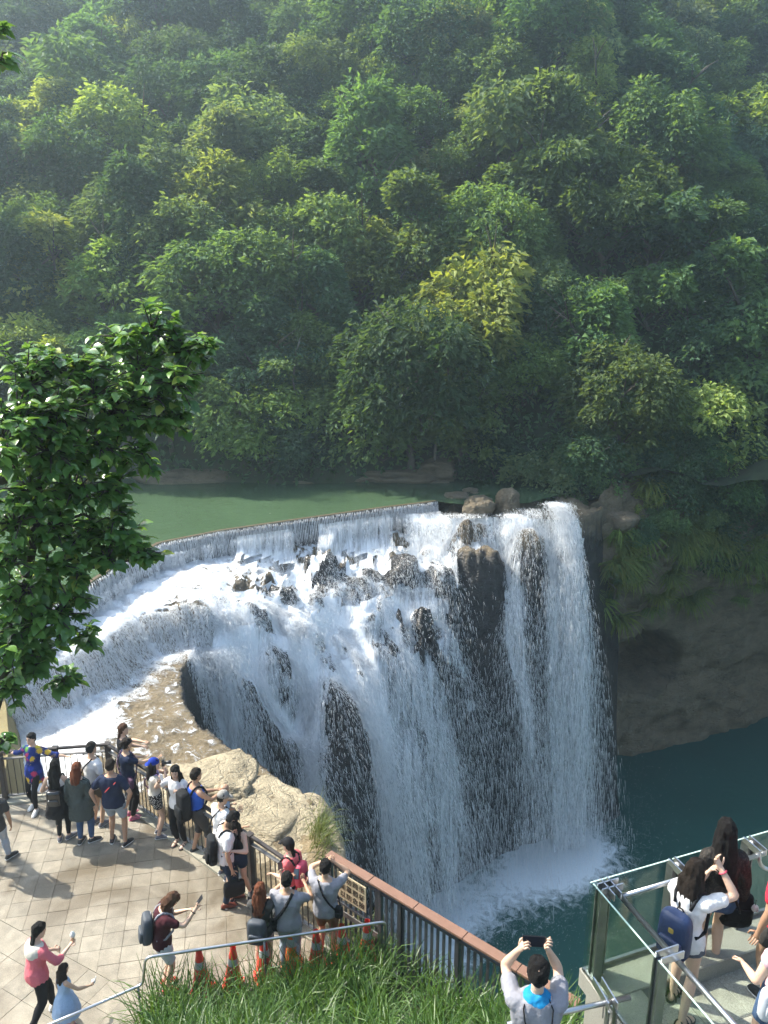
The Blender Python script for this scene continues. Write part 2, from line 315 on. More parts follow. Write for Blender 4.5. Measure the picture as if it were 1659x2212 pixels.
# ------------------------------------------------------------------ rock terrain mesh
def rock_material(name, dark, light, attr=True, rough=.55, scale=1.0, wetspec=.5):
    m, N, L, b = nodes(name)
    tc = N.new('ShaderNodeTexCoord'); mp = N.new('ShaderNodeMapping'); mp.inputs['Scale'].default_value = (1, 1, 2.2)
    L.new(tc.outputs['Object'], mp.inputs[0])
    nz = N.new('ShaderNodeTexNoise'); nz.inputs['Scale'].default_value = 1.3 * scale; nz.inputs['Detail'].default_value = 9; nz.inputs['Roughness'].default_value = .68
    L.new(mp.outputs[0], nz.inputs['Vector'])
    rp = ramp(N, [(.25, [c * .45 for c in light]), (.5, light), (.72, [min(1, c * 1.28) for c in light])]); L.new(nz.outputs[0], rp.inputs[0])
    rd = ramp(N, [(.3, [c * .5 for c in dark]), (.55, dark), (.75, [c * 2.0 for c in dark])]); L.new(nz.outputs[0], rd.inputs[0])
    out = rp.outputs[0]
    if attr:
        at = N.new('ShaderNodeAttribute'); at.attribute_name = 'tan'
        mx = N.new('ShaderNodeMix'); mx.data_type = 'RGBA'; L.new(at.outputs['Fac'], mx.inputs[0]); L.new(rd.outputs[0], mx.inputs[6]); L.new(rp.outputs[0], mx.inputs[7]); out = mx.outputs[2]
        wt = N.new('ShaderNodeAttribute'); wt.attribute_name = 'wet'
        mr = N.new('ShaderNodeMapRange'); mr.inputs[3].default_value = .75; mr.inputs[4].default_value = .22; L.new(wt.outputs['Fac'], mr.inputs[0]); L.new(mr.outputs[0], b.inputs['Roughness'])
    else: b.inputs['Roughness'].default_value = rough
    vo = N.new('ShaderNodeTexVoronoi'); vo.feature = 'DISTANCE_TO_EDGE'; vo.inputs['Scale'].default_value = 1.1 * scale
    n4 = N.new('ShaderNodeTexNoise'); n4.inputs['Scale'].default_value = 2; n4.inputs['Detail'].default_value = 4; L.new(mp.outputs[0], n4.inputs['Vector'])
    av = N.new('ShaderNodeVectorMath'); av.operation = 'ADD'; L.new(mp.outputs[0], av.inputs[0]); L.new(n4.outputs[1], av.inputs[1]); L.new(av.outputs[0], vo.inputs['Vector'])
    cr = N.new('ShaderNodeMapRange'); cr.inputs[1].default_value = 0; cr.inputs[2].default_value = .05; L.new(vo.outputs[0], cr.inputs[0])
    L.new(out, b.inputs['Base Color'])
    nb = N.new('ShaderNodeTexNoise'); nb.inputs['Scale'].default_value = 8 * scale; nb.inputs['Detail'].default_value = 8; nb.inputs['Roughness'].default_value = .65; L.new(mp.outputs[0], nb.inputs['Vector'])
    ma = N.new('ShaderNodeMath'); ma.operation = 'MULTIPLY_ADD'; ma.inputs[1].default_value = (.0 if attr else .3); L.new(cr.outputs[0], ma.inputs[0]); L.new(nb.outputs[0], ma.inputs[2])
    bp = N.new('ShaderNodeBump'); bp.inputs['Strength'].default_value = .9; bp.inputs['Distance'].default_value = .16
    L.new(ma.outputs[0], bp.inputs['Height']); L.new(bp.outputs[0], b.inputs['Normal'])
    b.inputs['Specular IOR Level'].default_value = wetspec
    return m
M_rock = rock_material('wet_rock', (.035, .032, .030), (.23, .175, .10))
idx = np.arange(NXG * NYG).reshape(NYG, NXG)
quads = np.stack([idx[:-1, :-1], idx[:-1, 1:], idx[1:, 1:], idx[1:, :-1]], -1).reshape(-1, 4)
V = np.column_stack([P2, hz])
me = mesh_np('river_rock', V, quads, True)
slope = np.hypot(GRX, GRY).ravel()
tan = np.where(inv, np.clip(.55 - slope * .3, 0, .5) * smooth01((P2[:, 0] - 2) / 2 + .2), .85) * smooth01(1.25 - slope * .35)
tan = np.where((P2[:, 0] > 1.5) & (hz > -.3), .7, tan)
dryness = smooth01((14.9 + .15 * n1 * 4 - P2[:, 1]) / .7) * smooth01((P2[:, 0] + 5.3) / .8)
tan = np.clip(tan + dryness * .9, 0, 1.0)
wet = np.clip(1 - dryness - .8 * smooth01((P2[:, 0] - 2.5) / 2) * (hz > -.5), 0, 1)
pattr(me, 'tan', tan); pattr(me, 'wet', wet)
river_rock = tag(obj('riverbed', me, M_rock), kind='structure')
# ------------------------------------------------------------------ falling water strands
def water_white(name, trans=.35):
    m, N, L, b = nodes(name)
    b.inputs['Base Color'].default_value = (.93, .94, .95, 1); b.inputs['Roughness'].default_value = .5; b.inputs['Specular IOR Level'].default_value = .3
    tl = N.new('ShaderNodeBsdfTranslucent'); tl.inputs[0].default_value = (.95, .96, .97, 1)
    mx = N.new('ShaderNodeMixShader'); mx.inputs[0].default_value = trans
    L.new(b.outputs[0], mx.inputs[1]); L.new(tl.outputs[0], mx.inputs[2]); L.new(mx.outputs[0], N['Material Output'].inputs[0])
    return m
M_white = water_white('white_water', .55)
SP = np.concatenate([s[0] for s in strands]); SL = np.concatenate([s[1] for s in strands]); SW = np.concatenate([s[2] for s in strands])
inb = (SP[:, 0] > X0) & (SP[:, 0] < 14) & (SP[:, 1] > 11); SP, SL, SW = SP[inb], SL[inb], SW[inb]
sdv = np.cross(SL, RNG.normal(size=SL.shape)); sdv /= np.linalg.norm(sdv, axis=1)[:, None] + 1e-9; sdv *= SW[:, None]
n = len(SP); VV = np.stack([SP + sdv, SP - sdv, SP + SL], 1).reshape(-1, 3); FF = (np.arange(n) * 3)[:, None] + np.array([[0, 1, 2]])
me = mesh_np('waterfall_strands', VV, FF, True)
fall = tag(obj('waterfall', me, M_white), 'broad white waterfall pouring over the dark rock amphitheatre', 'waterfall', kind='structure')
print('strands', n)
# fine spray: tiny flecks that drift off the falls and boil up at their foot
def fleck_mesh(name, C, r):
    u = unit_(RNG.normal(size=C.shape)) * r[:, None]; w = unit_(np.cross(u, RNG.normal(size=C.shape))) * r[:, None]
    V = np.stack([C - u, C + w, C + u * 1.2 - w], 1).reshape(-1, 3); return mesh_np(name, V, (np.arange(len(C)) * 3)[:, None] + np.array([[0, 1, 2]]))
def unit_(v): return v / (np.linalg.norm(v, axis=1)[:, None] + 1e-9)
fallp = AP[(AP[:, 2] > PLUNGE_Z) & (AP[:, 2] < -1.2) & (AP[:, 0] > -5)]
pick = fallp[RNG.integers(0, len(fallp), 70000)]; hg = np.clip(-pick[:, 2] / 13, 0, 1)[:, None]; pick = pick + RNG.normal(size=pick.shape) * (.06 + .22 * hg)
foot = AP[(AP[:, 2] < PLUNGE_Z + .8) & (AP[:, 0] < 12)]; base_ = foot[RNG.integers(0, len(foot), 210000)]
rise = RNG.exponential(1.1, len(base_)) * (1 + .8 * smooth01((4 - base_[:, 0]) / 5)); base_ = base_ + np.column_stack([RNG.normal(size=len(base_)) * (.22 + .30 * rise), RNG.normal(size=len(base_)) * (.22 + .30 * rise), rise]); base_[:, 2] = np.maximum(base_[:, 2], PLUNGE_Z + .03)
SPR = np.concatenate([pick, base_]); drops = obj('waterfall_spray', fleck_mesh('spray', SPR, RNG.uniform(.004, .011, len(SPR))), M_white, fall); tag(drops, kind='stuff')
# foam running over the rock: thin white sheet, broken up by noise
ledge_foam = np.where(~inv & ~basin & (P2[:, 1] > 15.0) & (P2[:, 0] < 2), smooth01((-6.5 - .35 * np.sin(P2[:, 1] * 1.3) - P2[:, 0]) / 1.8) * .75 + .25 + .35 * smooth01((P2[:, 1] - 23.0) / 1.5), 0) * (1 - dryness) * smooth01(1.9 - slope * 1.3)
FOAM = np.maximum(np.clip(DENS.ravel(), 0, 2) * (.8 + .2 * smooth01(1.9 - slope)), ledge_foam)
keep = (FOAM > .015) & ~basin
hz_s = np.maximum(hz, blur(HZ, 3).ravel()) + .035 + .03 * n3
me = mesh_np('foam', np.column_stack([P2, hz_s]), quads[keep[quads].all(1)], True)
pattr(me, 'foam', FOAM)
def foam_material(name, lo, hi, scale, stretch=(1, 1, 1)):
    m, N, L, b = nodes(name)
    b.inputs['Base Color'].default_value = (.85, .88, .9, 1); b.inputs['Roughness'].default_value = .4
    tc = N.new('ShaderNodeTexCoord'); mp = N.new('ShaderNodeMapping'); mp.inputs['Scale'].default_value = stretch; L.new(tc.outputs['Object'], mp.inputs[0])
    nz = N.new('ShaderNodeTexNoise'); nz.inputs['Scale'].default_value = scale; nz.inputs['Detail'].default_value = 8; nz.inputs['Roughness'].default_value = .7; nz.inputs['Distortion'].default_value = .8
    L.new(mp.outputs[0], nz.inputs['Vector'])
    at = N.new('ShaderNodeAttribute'); at.attribute_name = 'foam'
    ad = N.new('ShaderNodeMath'); ad.operation = 'MULTIPLY_ADD'; ad.inputs[1].default_value = .55; L.new(at.outputs['Fac'], ad.inputs[0]); L.new(nz.outputs[0], ad.inputs[2])
    mr = N.new('ShaderNodeMapRange'); mr.inputs[1].default_value = lo; mr.inputs[2].default_value = hi; mr.interpolation_type = 'SMOOTHSTEP'; L.new(ad.outputs[0], mr.inputs[0])
    tr = N.new('ShaderNodeBsdfTransparent'); mx = N.new('ShaderNodeMixShader')
    L.new(mr.outputs[0], mx.inputs[0]); L.new(tr.outputs[0], mx.inputs[1]); L.new(b.outputs[0], mx.inputs[2]); L.new(mx.outputs[0], N['Material Output'].inputs[0])
    bp = N.new('ShaderNodeBump'); bp.inputs['Strength'].default_value = .6; bp.inputs['Distance'].default_value = .1; L.new(nz.outputs[0], bp.inputs['Height']); L.new(bp.outputs[0], b.inputs['Normal'])
    return m
M_foam = foam_material('foam', .66, .86, 2.6)
foam = obj('waterfall_foam', me, M_foam, fall); tag(foam, kind='stuff')
# veil of fine water hanging in front of the rock where the drops fall
xs_, zs_ = CX0 + (np.arange(nx_) + .5) * CB, CZ0 + (np.arange(nz_) + .5) * CB; XX, ZZ_ = np.meshgrid(xs_, zs_)
ii = np.arange(nx_ * nz_).reshape(nz_, nx_); qd = np.stack([ii[:-1, :-1], ii[:-1, 1:], ii[1:, 1:], ii[1:, :-1]], -1).reshape(-1, 4)
yc = CURT_Y.ravel() - .10; good = (CURT_D.ravel() > .06); qg = qd[good[qd].all(1)]; qg = qg[np.ptp(yc[qg], axis=1) < .5]
me = mesh_np('veil', np.column_stack([XX.ravel(), yc, ZZ_.ravel()]), qg, True); pattr(me, 'foam', np.clip(CURT_D.ravel(), 0, 1.3))
M_veil = foam_material('veil', .30, .86, 2.4, (3.2, .4, .22))
for nd in M_veil.node_tree.nodes:
    if nd.type == 'MATH': nd.inputs[1].default_value = .42
    if nd.type == 'MAP_RANGE': nd.inputs[4].default_value = .95
veil = obj('waterfall_veil', me, M_veil, fall); tag(veil, kind='stuff')
# ------------------------------------------------------------------ still water: pool above the weir, river beside the terrace, plunge pool
def water_material(name, col, rough=.06, bump=.15, bscale=3.0, stretch=(1, 1, 1), foamy=False, deep=None):
    m, N, L, b = nodes(name)
    tc = N.new('ShaderNodeTexCoord'); mp = N.new('ShaderNodeMapping'); mp.inputs['Scale'].default_value = stretch; L.new(tc.outputs['Object'], mp.inputs[0])
    nz = N.new('ShaderNodeTexNoise'); nz.inputs['Scale'].default_value = bscale; nz.inputs['Detail'].default_value = 6; nz.inputs['Roughness'].default_value = .6; L.new(mp.outputs[0], nz.inputs['Vector'])
    bp = N.new('ShaderNodeBump'); bp.inputs['Strength'].default_value = bump; bp.inputs['Distance'].default_value = .1; L.new(nz.outputs[0], bp.inputs['Height']); L.new(bp.outputs[0], b.inputs['Normal'])
    n2 = N.new('ShaderNodeTexNoise'); n2.inputs['Scale'].default_value = .25; n2.inputs['Detail'].default_value = 3; L.new(tc.outputs['Object'], n2.inputs['Vector'])
    mx = N.new('ShaderNodeMix'); mx.data_type = 'RGBA'; mx.inputs[6].default_value = (*[c * .8 for c in col], 1); mx.inputs[7].default_value = (*[c * 1.2 for c in col], 1)
    L.new(n2.outputs[0], mx.inputs[0]); out = mx.outputs[2]
    b.inputs['Roughness'].default_value = rough; b.inputs['IOR'].default_value = 1.33
    if foamy:
        at = N.new('ShaderNodeAttribute'); at.attribute_name = 'foam'
        n5 = N.new('ShaderNodeTexNoise'); n5.inputs['Scale'].default_value = 1.7; n5.inputs['Detail'].default_value = 9; n5.inputs['Roughness'].default_value = .72; n5.inputs['Distortion'].default_value = 1.6; L.new(mp.outputs[0], n5.inputs['Vector'])
        ab = N.new('ShaderNodeMath'); ab.operation = 'MULTIPLY_ADD'; ab.inputs[1].default_value = .6; L.new(at.outputs['Fac'], ab.inputs[0]); L.new(n5.outputs[0], ab.inputs[2])
        mr = N.new('ShaderNodeMapRange'); mr.inputs[1].default_value = .66; mr.inputs[2].default_value = .95; L.new(ab.outputs[0], mr.inputs[0])
        m3 = N.new('ShaderNodeMix'); m3.data_type = 'RGBA'; m3.inputs[7].default_value = (.75, .82, .85, 1); L.new(mr.outputs[0], m3.inputs[0]); L.new(out, m3.inputs[6]); out = m3.outputs[2]
        mr2 = N.new('ShaderNodeMapRange'); mr2.inputs[3].default_value = rough; mr2.inputs[4].default_value = .6; L.new(mr.outputs[0], mr2.inputs[0]); L.new(mr2.outputs[0], b.inputs['Roughness'])
    L.new(out, b.inputs['Base Color'])
    return m
def grid_mesh(name, x0, x1, y0, y1, nx, ny, zf):
    xs = np.linspace(x0, x1, nx); ys = np.linspace(y0, y1, ny); X, Y = np.meshgrid(xs, ys); Z = zf(X.ravel(), Y.ravel())
    i = np.arange(nx * ny).reshape(ny, nx); q = np.stack([i[:-1, :-1], i[:-1, 1:], i[1:, 1:], i[1:, :-1]], -1).reshape(-1, 4)
    return mesh_np(name, np.column_stack([X.ravel(), Y.ravel(), Z]), q, True), X.ravel(), Y.ravel()
M_pool = water_material('pool_water', (.058, .100, .052), .02, .14, 3.0, (1, 2.2, 1))
M_plunge = water_material('plunge_water', (.020, .078, .066), .12, .5, 1.8, (1, 1, 1), True)
wp = [Vector((x, y, POOL_Z)) for x, y in WEIR]
bm = MB()
ring = [(p.x, p.y, POOL_Z) for p in wp] + [(-60, 10, POOL_Z), (-60, 50, POOL_Z), (9.5, 44, POOL_Z), (9.5, 35.2, POOL_Z), (6.0, 32.2, POOL_Z), (3.2, 32.0, POOL_Z)]
bm.add(ring, [tuple(range(len(ring) - 1, -1, -1))])
tag(bm.build('water', M_pool), kind='structure')
me, xs, ys = grid_mesh('plunge_pool', -8, 60, 4, 50, 200, 150, lambda x, y: np.full(len(x), PLUNGE_Z))
land = AP[(AP[:, 2] < PLUNGE_Z + .6)]; hl, _, _ = np.histogram2d(land[:, 1], land[:, 0], bins=[150, 200], range=[[4, 50], [-8, 60]])
hl = blur(blur(np.minimum(hl, np.percentile(hl[hl > 0], 90)), 5), 7); hl = hl / hl.max()
hl = np.clip(hl * 1.9, 0, 1.35).ravel()
spread = np.clip(1 - np.hypot((xs - .5) / 6.0, (ys - 26.0) / 4.0), 0, 1)
pattr(me, 'foam', np.maximum(hl, spread * 1.15))
tag(obj('water', me, M_plunge), kind='structure')
# ------------------------------------------------------------------ weir wall
M_conc_wet = plain('wet_concrete', (.045, .042, .045), .35, bump=.4, bscale=9, var=.4, scale=3)
M_silt = plain('weir_silt', (.08, .055, .028), .7, var=.3, scale=5, bump=.3)
weir = empty('weir', (wp[3].x, wp[3].y, 0)); tag(weir, 'low curved concrete weir holding back the green pool', 'weir')
m = MB(); n = len(WEIR); Vv = []; Fv = []
dense = []
for i in range((n - 1) * 6 + 1):
    t = np.array([i / 6]); p, d = poly_pt(WEIR, t); dense.append((p[0], (-d[0, 1], d[0, 0])))
for (p, nn) in dense:
    for off, z in ((.14, -.6), (.10, .86), (.04, .935), (-.18, .935), (-.22, -.6)): Vv.append((p[0] + nn[0] * off - weir.location.x, p[1] + nn[1] * off - weir.location.y, z))
for i in range(len(dense) - 1):
    for j in range(4): a = i * 5 + j; Fv.append((a, a + 1, a + 6, a + 5))
m.add(Vv, Fv); m.build('weir_wall', M_conc_wet, weir)
m = MB(); Vv = []; Fv = []
for (p, nn) in dense:
    for off in (-.02, -.17): Vv.append((p[0] + nn[0] * off - weir.location.x, p[1] + nn[1] * off - weir.location.y, POOL_Z + .006))
for i in range(len(dense) - 1): a = i * 2; Fv.append((a, a + 2, a + 3, a + 1))
m.add(Vv, Fv); m.build('silt_strip', M_silt, weir)
# ------------------------------------------------------------------ far hillside
def bank(x): return 35.9 - .02 * np.clip(x + 12, 0, 60) + .9 * np.sin(x * .35) * .5 + np.clip(x - 9, 0, 40) * .27
def hill_z(x, y):
    t = y - bank(x)
    z = .2 + 1.5 * smooth01(t / 1.2) + .80 * np.clip(t, 0, 200) + 1.2 * np.sin(x * .21 + y * .11) * np.clip(t / 6, 0, 1)
    z += 2.0 * np.sin(x * .09 + 1) * np.clip(t / 15, 0, 1)
    shade_ridge = smooth01((-21.0 - .49 * (y - 40) - x) / 5.5) * smooth01((y - 40.4 + (x + 24) * .478) / 3 + .5) * smooth01((49.5 - y) / 4)  # unseen ridge left of the view, shaped to shade pool and right falls
    return z + 25 * shade_ridge
HNX, HNY = 150, 110
me, xs, ys = grid_mesh('hill', -75, 65, 34.6, 130, HNX, HNY, lambda x, y: hill_z(x, y))
co = np.column_stack([xs, ys, hill_z(xs, ys)]); nh = fbm(co, .25, 4, 9); nh2 = fbm(co, .9, 3, 5)
co[:, 2] += nh * .9 + nh2 * .25; low = ys < bank(xs) - .2; co[low, 2] = np.where(xs[low] > 8.2, 1.6 + nh[low] * .8, -1.0)
me.vertices.foreach_set('co', co.astype(np.float32).ravel()); me.update()
m_, N, L, b = nodes('hill_soil')
tc = N.new('ShaderNodeTexCoord'); nz = N.new('ShaderNodeTexNoise'); nz.inputs['Scale'].default_value = 1.2; nz.inputs['Detail'].default_value = 8; L.new(tc.outputs['Object'], nz.inputs['Vector'])
rp = ramp(N, [(.3, (.012, .02, .008)), (.5, (.03, .05, .018)), (.7, (.05, .045, .025))]); L.new(nz.outputs[0], rp.inputs[0]); L.new(rp.outputs[0], b.inputs['Base Color']); b.inputs['Roughness'].default_value = .9
hill = tag(obj('hill', me, m_), kind='structure')
# far ground sheet so that nothing ends in the void
m = MB(); m.box((0, 100, -16), (900, 900, .4)); tag(m.build('ground', MATS['hill_soil']), kind='structure')
# ------------------------------------------------------------------ the viewing terrace
def stone_tile(name, base, stain, st_lo, st_hi, scale=.55):
    m, N, L, b = nodes(name)
    gm = N.new('ShaderNodeNewGeometry')
    n1 = N.new('ShaderNodeTexNoise'); n1.inputs['Scale'].default_value = scale; n1.inputs['Detail'].default_value = 7; n1.inputs['Roughness'].default_value = .62; n1.inputs['Distortion'].default_value = .6
    n2 = N.new('ShaderNodeTexNoise'); n2.inputs['Scale'].default_value = 90; n2.inputs['Detail'].default_value = 3
    n3 = N.new('ShaderNodeTexNoise'); n3.inputs['Scale'].default_value = 5; n3.inputs['Detail'].default_value = 6
    for n in (n1, n2, n3): L.new(gm.outputs['Position'], n.inputs['Vector'])
    oi = N.new('ShaderNodeObjectInfo')
    mr = N.new('ShaderNodeMapRange'); mr.inputs[1].default_value = st_lo; mr.inputs[2].default_value = st_hi; L.new(n1.outputs[0], mr.inputs[0])
    rp = ramp(N, [(.3, [c * .72 for c in base]), (.6, base), (.8, [c * 1.15 for c in base])]); L.new(n3.outputs[0], rp.inputs[0])
    mx = N.new('ShaderNodeMix'); mx.data_type = 'RGBA'; mx.inputs[7].default_value = (*stain, 1); L.new(mr.outputs[0], mx.inputs[0]); L.new(rp.outputs[0], mx.inputs[6])
    sp = N.new('ShaderNodeMapRange'); sp.inputs[1].default_value = .35; sp.inputs[2].default_value = .7; sp.inputs[3].default_value = .72; sp.inputs[4].default_value = 1.2; L.new(n2.outputs[0], sp.inputs[0])
    rv = N.new('ShaderNodeMapRange'); rv.inputs[3].default_value = .86; rv.inputs[4].default_value = 1.1; L.new(oi.outputs['Random'], rv.inputs[0])
    mu = N.new('ShaderNodeMath'); mu.operation = 'MULTIPLY'; L.new(sp.outputs[0], mu.inputs[0]); L.new(rv.outputs[0], mu.inputs[1])
    vm = N.new('ShaderNodeVectorMath'); vm.operation = 'SCALE'; L.new(mx.outputs[2], vm.inputs[0]); L.new(mu.outputs[0], vm.inputs['Scale']); L.new(vm.outputs[0], b.inputs['Base Color'])
    rr = N.new('ShaderNodeMapRange'); rr.inputs[3].default_value = .7; rr.inputs[4].default_value = .38; L.new(mr.outputs[0], rr.inputs[0]); L.new(rr.outputs[0], b.inputs['Roughness'])
    bp = N.new('ShaderNodeBump'); bp.inputs['Strength'].default_value = .25; bp.inputs['Distance'].default_value = .01; L.new(n2.outputs[0], bp.inputs['Height']); L.new(bp.outputs[0], b.inputs['Normal'])
    return m
M_tile = stone_tile('terrace_stone', (.30, .265, .205), (.15, .12, .08), .46, .62)
M_tile2 = stone_tile('deck_stone', (.40, .39, .32), (.28, .27, .21), .52, .75, 1.2)
M_joint = plain('joint_mortar', (.28, .25, .19), .9)
M_conc = plain('concrete', (.36, .34, .27), .85, var=.25, scale=7, bump=.5, bscale=120)
M_granite = plain('granite_kerb', (.25, .24, .205), .7, var=.45, scale=110, bump=.3, bscale=150)
def on_frame(p):
    x, y, z = p[0], p[1], p[2] - CAM_H
    c = y * math.cos(PITCH) - z * math.sin(PITCH); u = y * math.sin(PITCH) + z * math.cos(PITCH)
    return c > .3 and abs(FOC * x / c) < 860 and abs(FOC * u / c) < 1135
EDGE = [(-14, 13.45), (-7.46, 13.62), (-5.40, 13.92), (-2.2, 11.22), (-.75, 10.0), (.1, 9.2)]
terr_poly = EDGE + [(.1, 8.2), (-2.6, 7.6), (-4.6, 7.0), (-14, 7)]
T = bpy.data.objects
m = MB(); k = len(terr_poly)
m.add([(x, y, -.012) for x, y in terr_poly] + [(x, y, -6) for x, y in terr_poly], [tuple(range(k - 1, -1, -1))] + [(i, (i + 1) % k, k + (i + 1) % k, k + i) for i in range(k)])
terrace = tag(m.build('terrace', M_joint), 'stone paved viewing terrace beside the river', kind='structure')
def lay_tiles(ang, size, keep, parent, mat, zt, x0, x1, y0, y1, gap=.004, org=(0, 0), name='tile', limit=300, clip=None):
    """square paving slabs as single parts; what lies out of view is left to one joined part"""
    me = MB().box((0, 0, -.02), (size - gap, size - gap, .04), None, .002).mesh('tile'); me.materials.append(mat)
    c, s = math.cos(ang), math.sin(ang); cells = []
    n = int(30 / size)
    for i in range(-n, n):
        for j in range(-n, n):
            x = org[0] + (i * c - j * s) * size; y = org[1] + (i * s + j * c) * size
            if x0 < x < x1 and y0 < y < y1 and keep(x, y): cells.append((x, y))
    cells.sort(key=lambda q: (not on_frame((q[0], q[1], zt)), q[1] ** 2 + q[0] ** 2))
    rest = MB(); cnt = 0
    for x, y in cells:
        dz = random.uniform(-.0025, .0025)
        if clip is not None:
            h2 = (size - gap) / 2; cor = [(x + (a * c - b2 * s) * h2, y + (a * s + b2 * c) * h2) for a, b2 in ((-1, -1), (1, -1), (1, 1), (-1, 1))]
            if min(clip(*p) for p in cor) < 0:
                if max(clip(*p) for p in cor) < .03: continue
                poly = []
                for i in range(4):
                    p, q_ = cor[i], cor[(i + 1) % 4]; fp_, fq = clip(*p), clip(*q_)
                    if fp_ >= 0: poly.append(p)
                    if (fp_ >= 0) != (fq >= 0): t = fp_ / (fp_ - fq); poly.append((p[0] + (q_[0] - p[0]) * t, p[1] + (q_[1] - p[1]) * t))
                k_ = len(poly); mm = MB(); l0 = parent.location
                mm.add([(p[0] - l0.x, p[1] - l0.y, zt + dz - l0.z) for p in poly] + [(p[0] - l0.x, p[1] - l0.y, zt - .04 - l0.z) for p in poly], [tuple(range(k_))] + [(i, k_ + i, k_ + (i + 1) % k_, (i + 1) % k_) for i in range(k_)])
                mm.build(name, mat, parent); cnt += 1; continue
        if cnt < limit and on_frame((x, y, zt)):
            o = bpy.data.objects.new(name, me); link(o, parent); o.location = (x - parent.location.x, y - parent.location.y, zt + dz - parent.location.z)
            o.rotation_euler = (random.uniform(-.004, .004), random.uniform(-.004, .004), ang); cnt += 1
        else: rest.box((x - parent.location.x, y - parent.location.y, zt - .02 - parent.location.z), (size - gap, size - gap, .04), Matrix.Rotation(ang, 3, 'Z'))
    if rest.v: o = rest.build('tiles', mat, parent); o['kind'] = 'stuff'
    return cnt
SEAM_A, SEAM_B = Vector((-6.14, 10.5)), Vector((-3.49, 9.07))
sdv_ = (SEAM_B - SEAM_A).normalized(); SEAM_ANG = math.atan2(sdv_.y, sdv_.x)
def seam(x, y): return sdv_.x * (y - SEAM_A.y) - sdv_.y * (x - SEAM_A.x)      # > 0 beyond the seam
tp = np.array(terr_poly)
def in_terr(x, y, mrg=.24):
    P = np.array([(x, y)]); return bool(inside(P, tp)[0]) and seg_dist(P, np.array(EDGE))[0][0] > mrg
def edge_in(x, y):                                               # distance inside the kerb line
    r = 9
    for i in range(1, 4):
        a, b_ = EDGE[i], EDGE[i + 1]; L_ = math.hypot(b_[0] - a[0], b_[1] - a[1])
        r = min(r, ((x - a[0]) * (b_[1] - a[1]) - (y - a[1]) * (b_[0] - a[0])) / L_)
    return r - .205
na = lay_tiles(R(11), .315, lambda x, y: in_terr(x, y, .06) and seam(x, y) > -.2, terrace, M_tile, 0, -9.5, 0, 8, 14, clip=lambda x, y: min(seam(x, y) - .004, edge_in(x, y)))
nb = lay_tiles(SEAM_ANG, .42, lambda x, y: in_terr(x, y, .06) and seam(x, y) < .1, terrace, M_tile, 0, -8, -2, 7.2, 11, org=(SEAM_A.x, SEAM_A.y - .24), name='border_tile', clip=lambda x, y: -seam(x, y) - .004)
print('tiles', na, nb)
# stone edge course under the railing
m = MB()
for i in range(len(EDGE) - 1):
    a, b_ = Vector((*EDGE[i], 0)), Vector((*EDGE[i + 1], 0)); d = (b_ - a).normalized(); nin = Vector((d.y, -d.x, 0)); L_ = (b_ - a).length; nseg = max(1, round(L_ / .62))
    for s in range(nseg):
        p = a + d * (L_ * s / nseg + .004); q_ = a + d * (L_ * (s + 1) / nseg - .004)
        m.bar(p + nin * .09 + Vector((0, 0, -.06)), q_ + nin * .09 + Vector((0, 0, -.06)), .22, .20)
kerb = m.build('kerb', M_conc, terrace)
# ------------------------------------------------------------------ dark metal railings
M_post = plain('brown_metal', (.060, .052, .050), .5, .3, var=.3, scale=20)
M_rail_light = plain('worn_metal', (.20, .19, .18), .45, .5, var=.3, scale=9)
M_bar = plain('bar_metal', (.055, .045, .035), .5, .4)
def railing(name, label, pts, posts, zbase=0.0, group=None, bar_gap=.118):
    t = empty(name, (pts[0][0], pts[0][1], zbase)); tag(t, label, 'railing', group); O = t.location
    P = [Vector((x, y, 0)) - Vector((O.x, O.y, 0)) for x, y in pts]
    pm = MB().box((0, 0, .55), (.10, .10, 1.14), None, .008).box((0, 0, 1.125), (.115, .115, .02)).mesh('post'); pm.materials.append(M_post)
    bmx = MB().box((0, 0, .52), (.014, .014, .80)).mesh('baluster'); bmx.materials.append(M_bar)
    for (x, y) in posts:
        o = bpy.data.objects.new('post', pm); link(o, t); o.location = (x - O.x, y - O.y, -.03)
        a = P[1] - P[0]; o.rotation_euler = (0, 0, math.atan2(a.y, a.x))
    for i in range(len(P) - 1):
        a, b_ = P[i], P[i + 1]; d = (b_ - a); L_ = d.length; d.normalize()
        for nm, z, w, h, mt in (('top_rail', 1.07, .06, .045, M_post), ('middle_rail', .93, .065, .02, M_rail_light), ('bottom_rail', .11, .06, .025, M_rail_light)):
            MB().bar(a + d * .05 + Vector((0, 0, z)), b_ - d * .05 + Vector((0, 0, z)), w, h, bev=.004).build(nm, mt, t)
        nbar = int(L_ / bar_gap)
        for s in range(1, nbar):
            p = a + d * (L_ * s / nbar)
            o = bpy.data.objects.new('baluster', bmx); link(o, t); o.location = p; o.rotation_euler = (0, 0, math.atan2(d.y, d.x))
    return t
railing('metal_railing', 'dark metal railing along the river at the left end of the terrace', [(-10.5, 13.53), (-7.44, 13.58), (-5.44, 13.86)], [(-9.6, 13.54), (-7.44, 13.58), (-6.42, 13.72), (-5.44, 13.86)])
railing('metal_railing', 'dark metal railing running diagonally along the pale rock behind the crowd', [(-5.44, 13.86), (-2.21, 11.17), (-1.0, 10.12)], [(-3.85, 12.53), (-2.21, 11.17)])
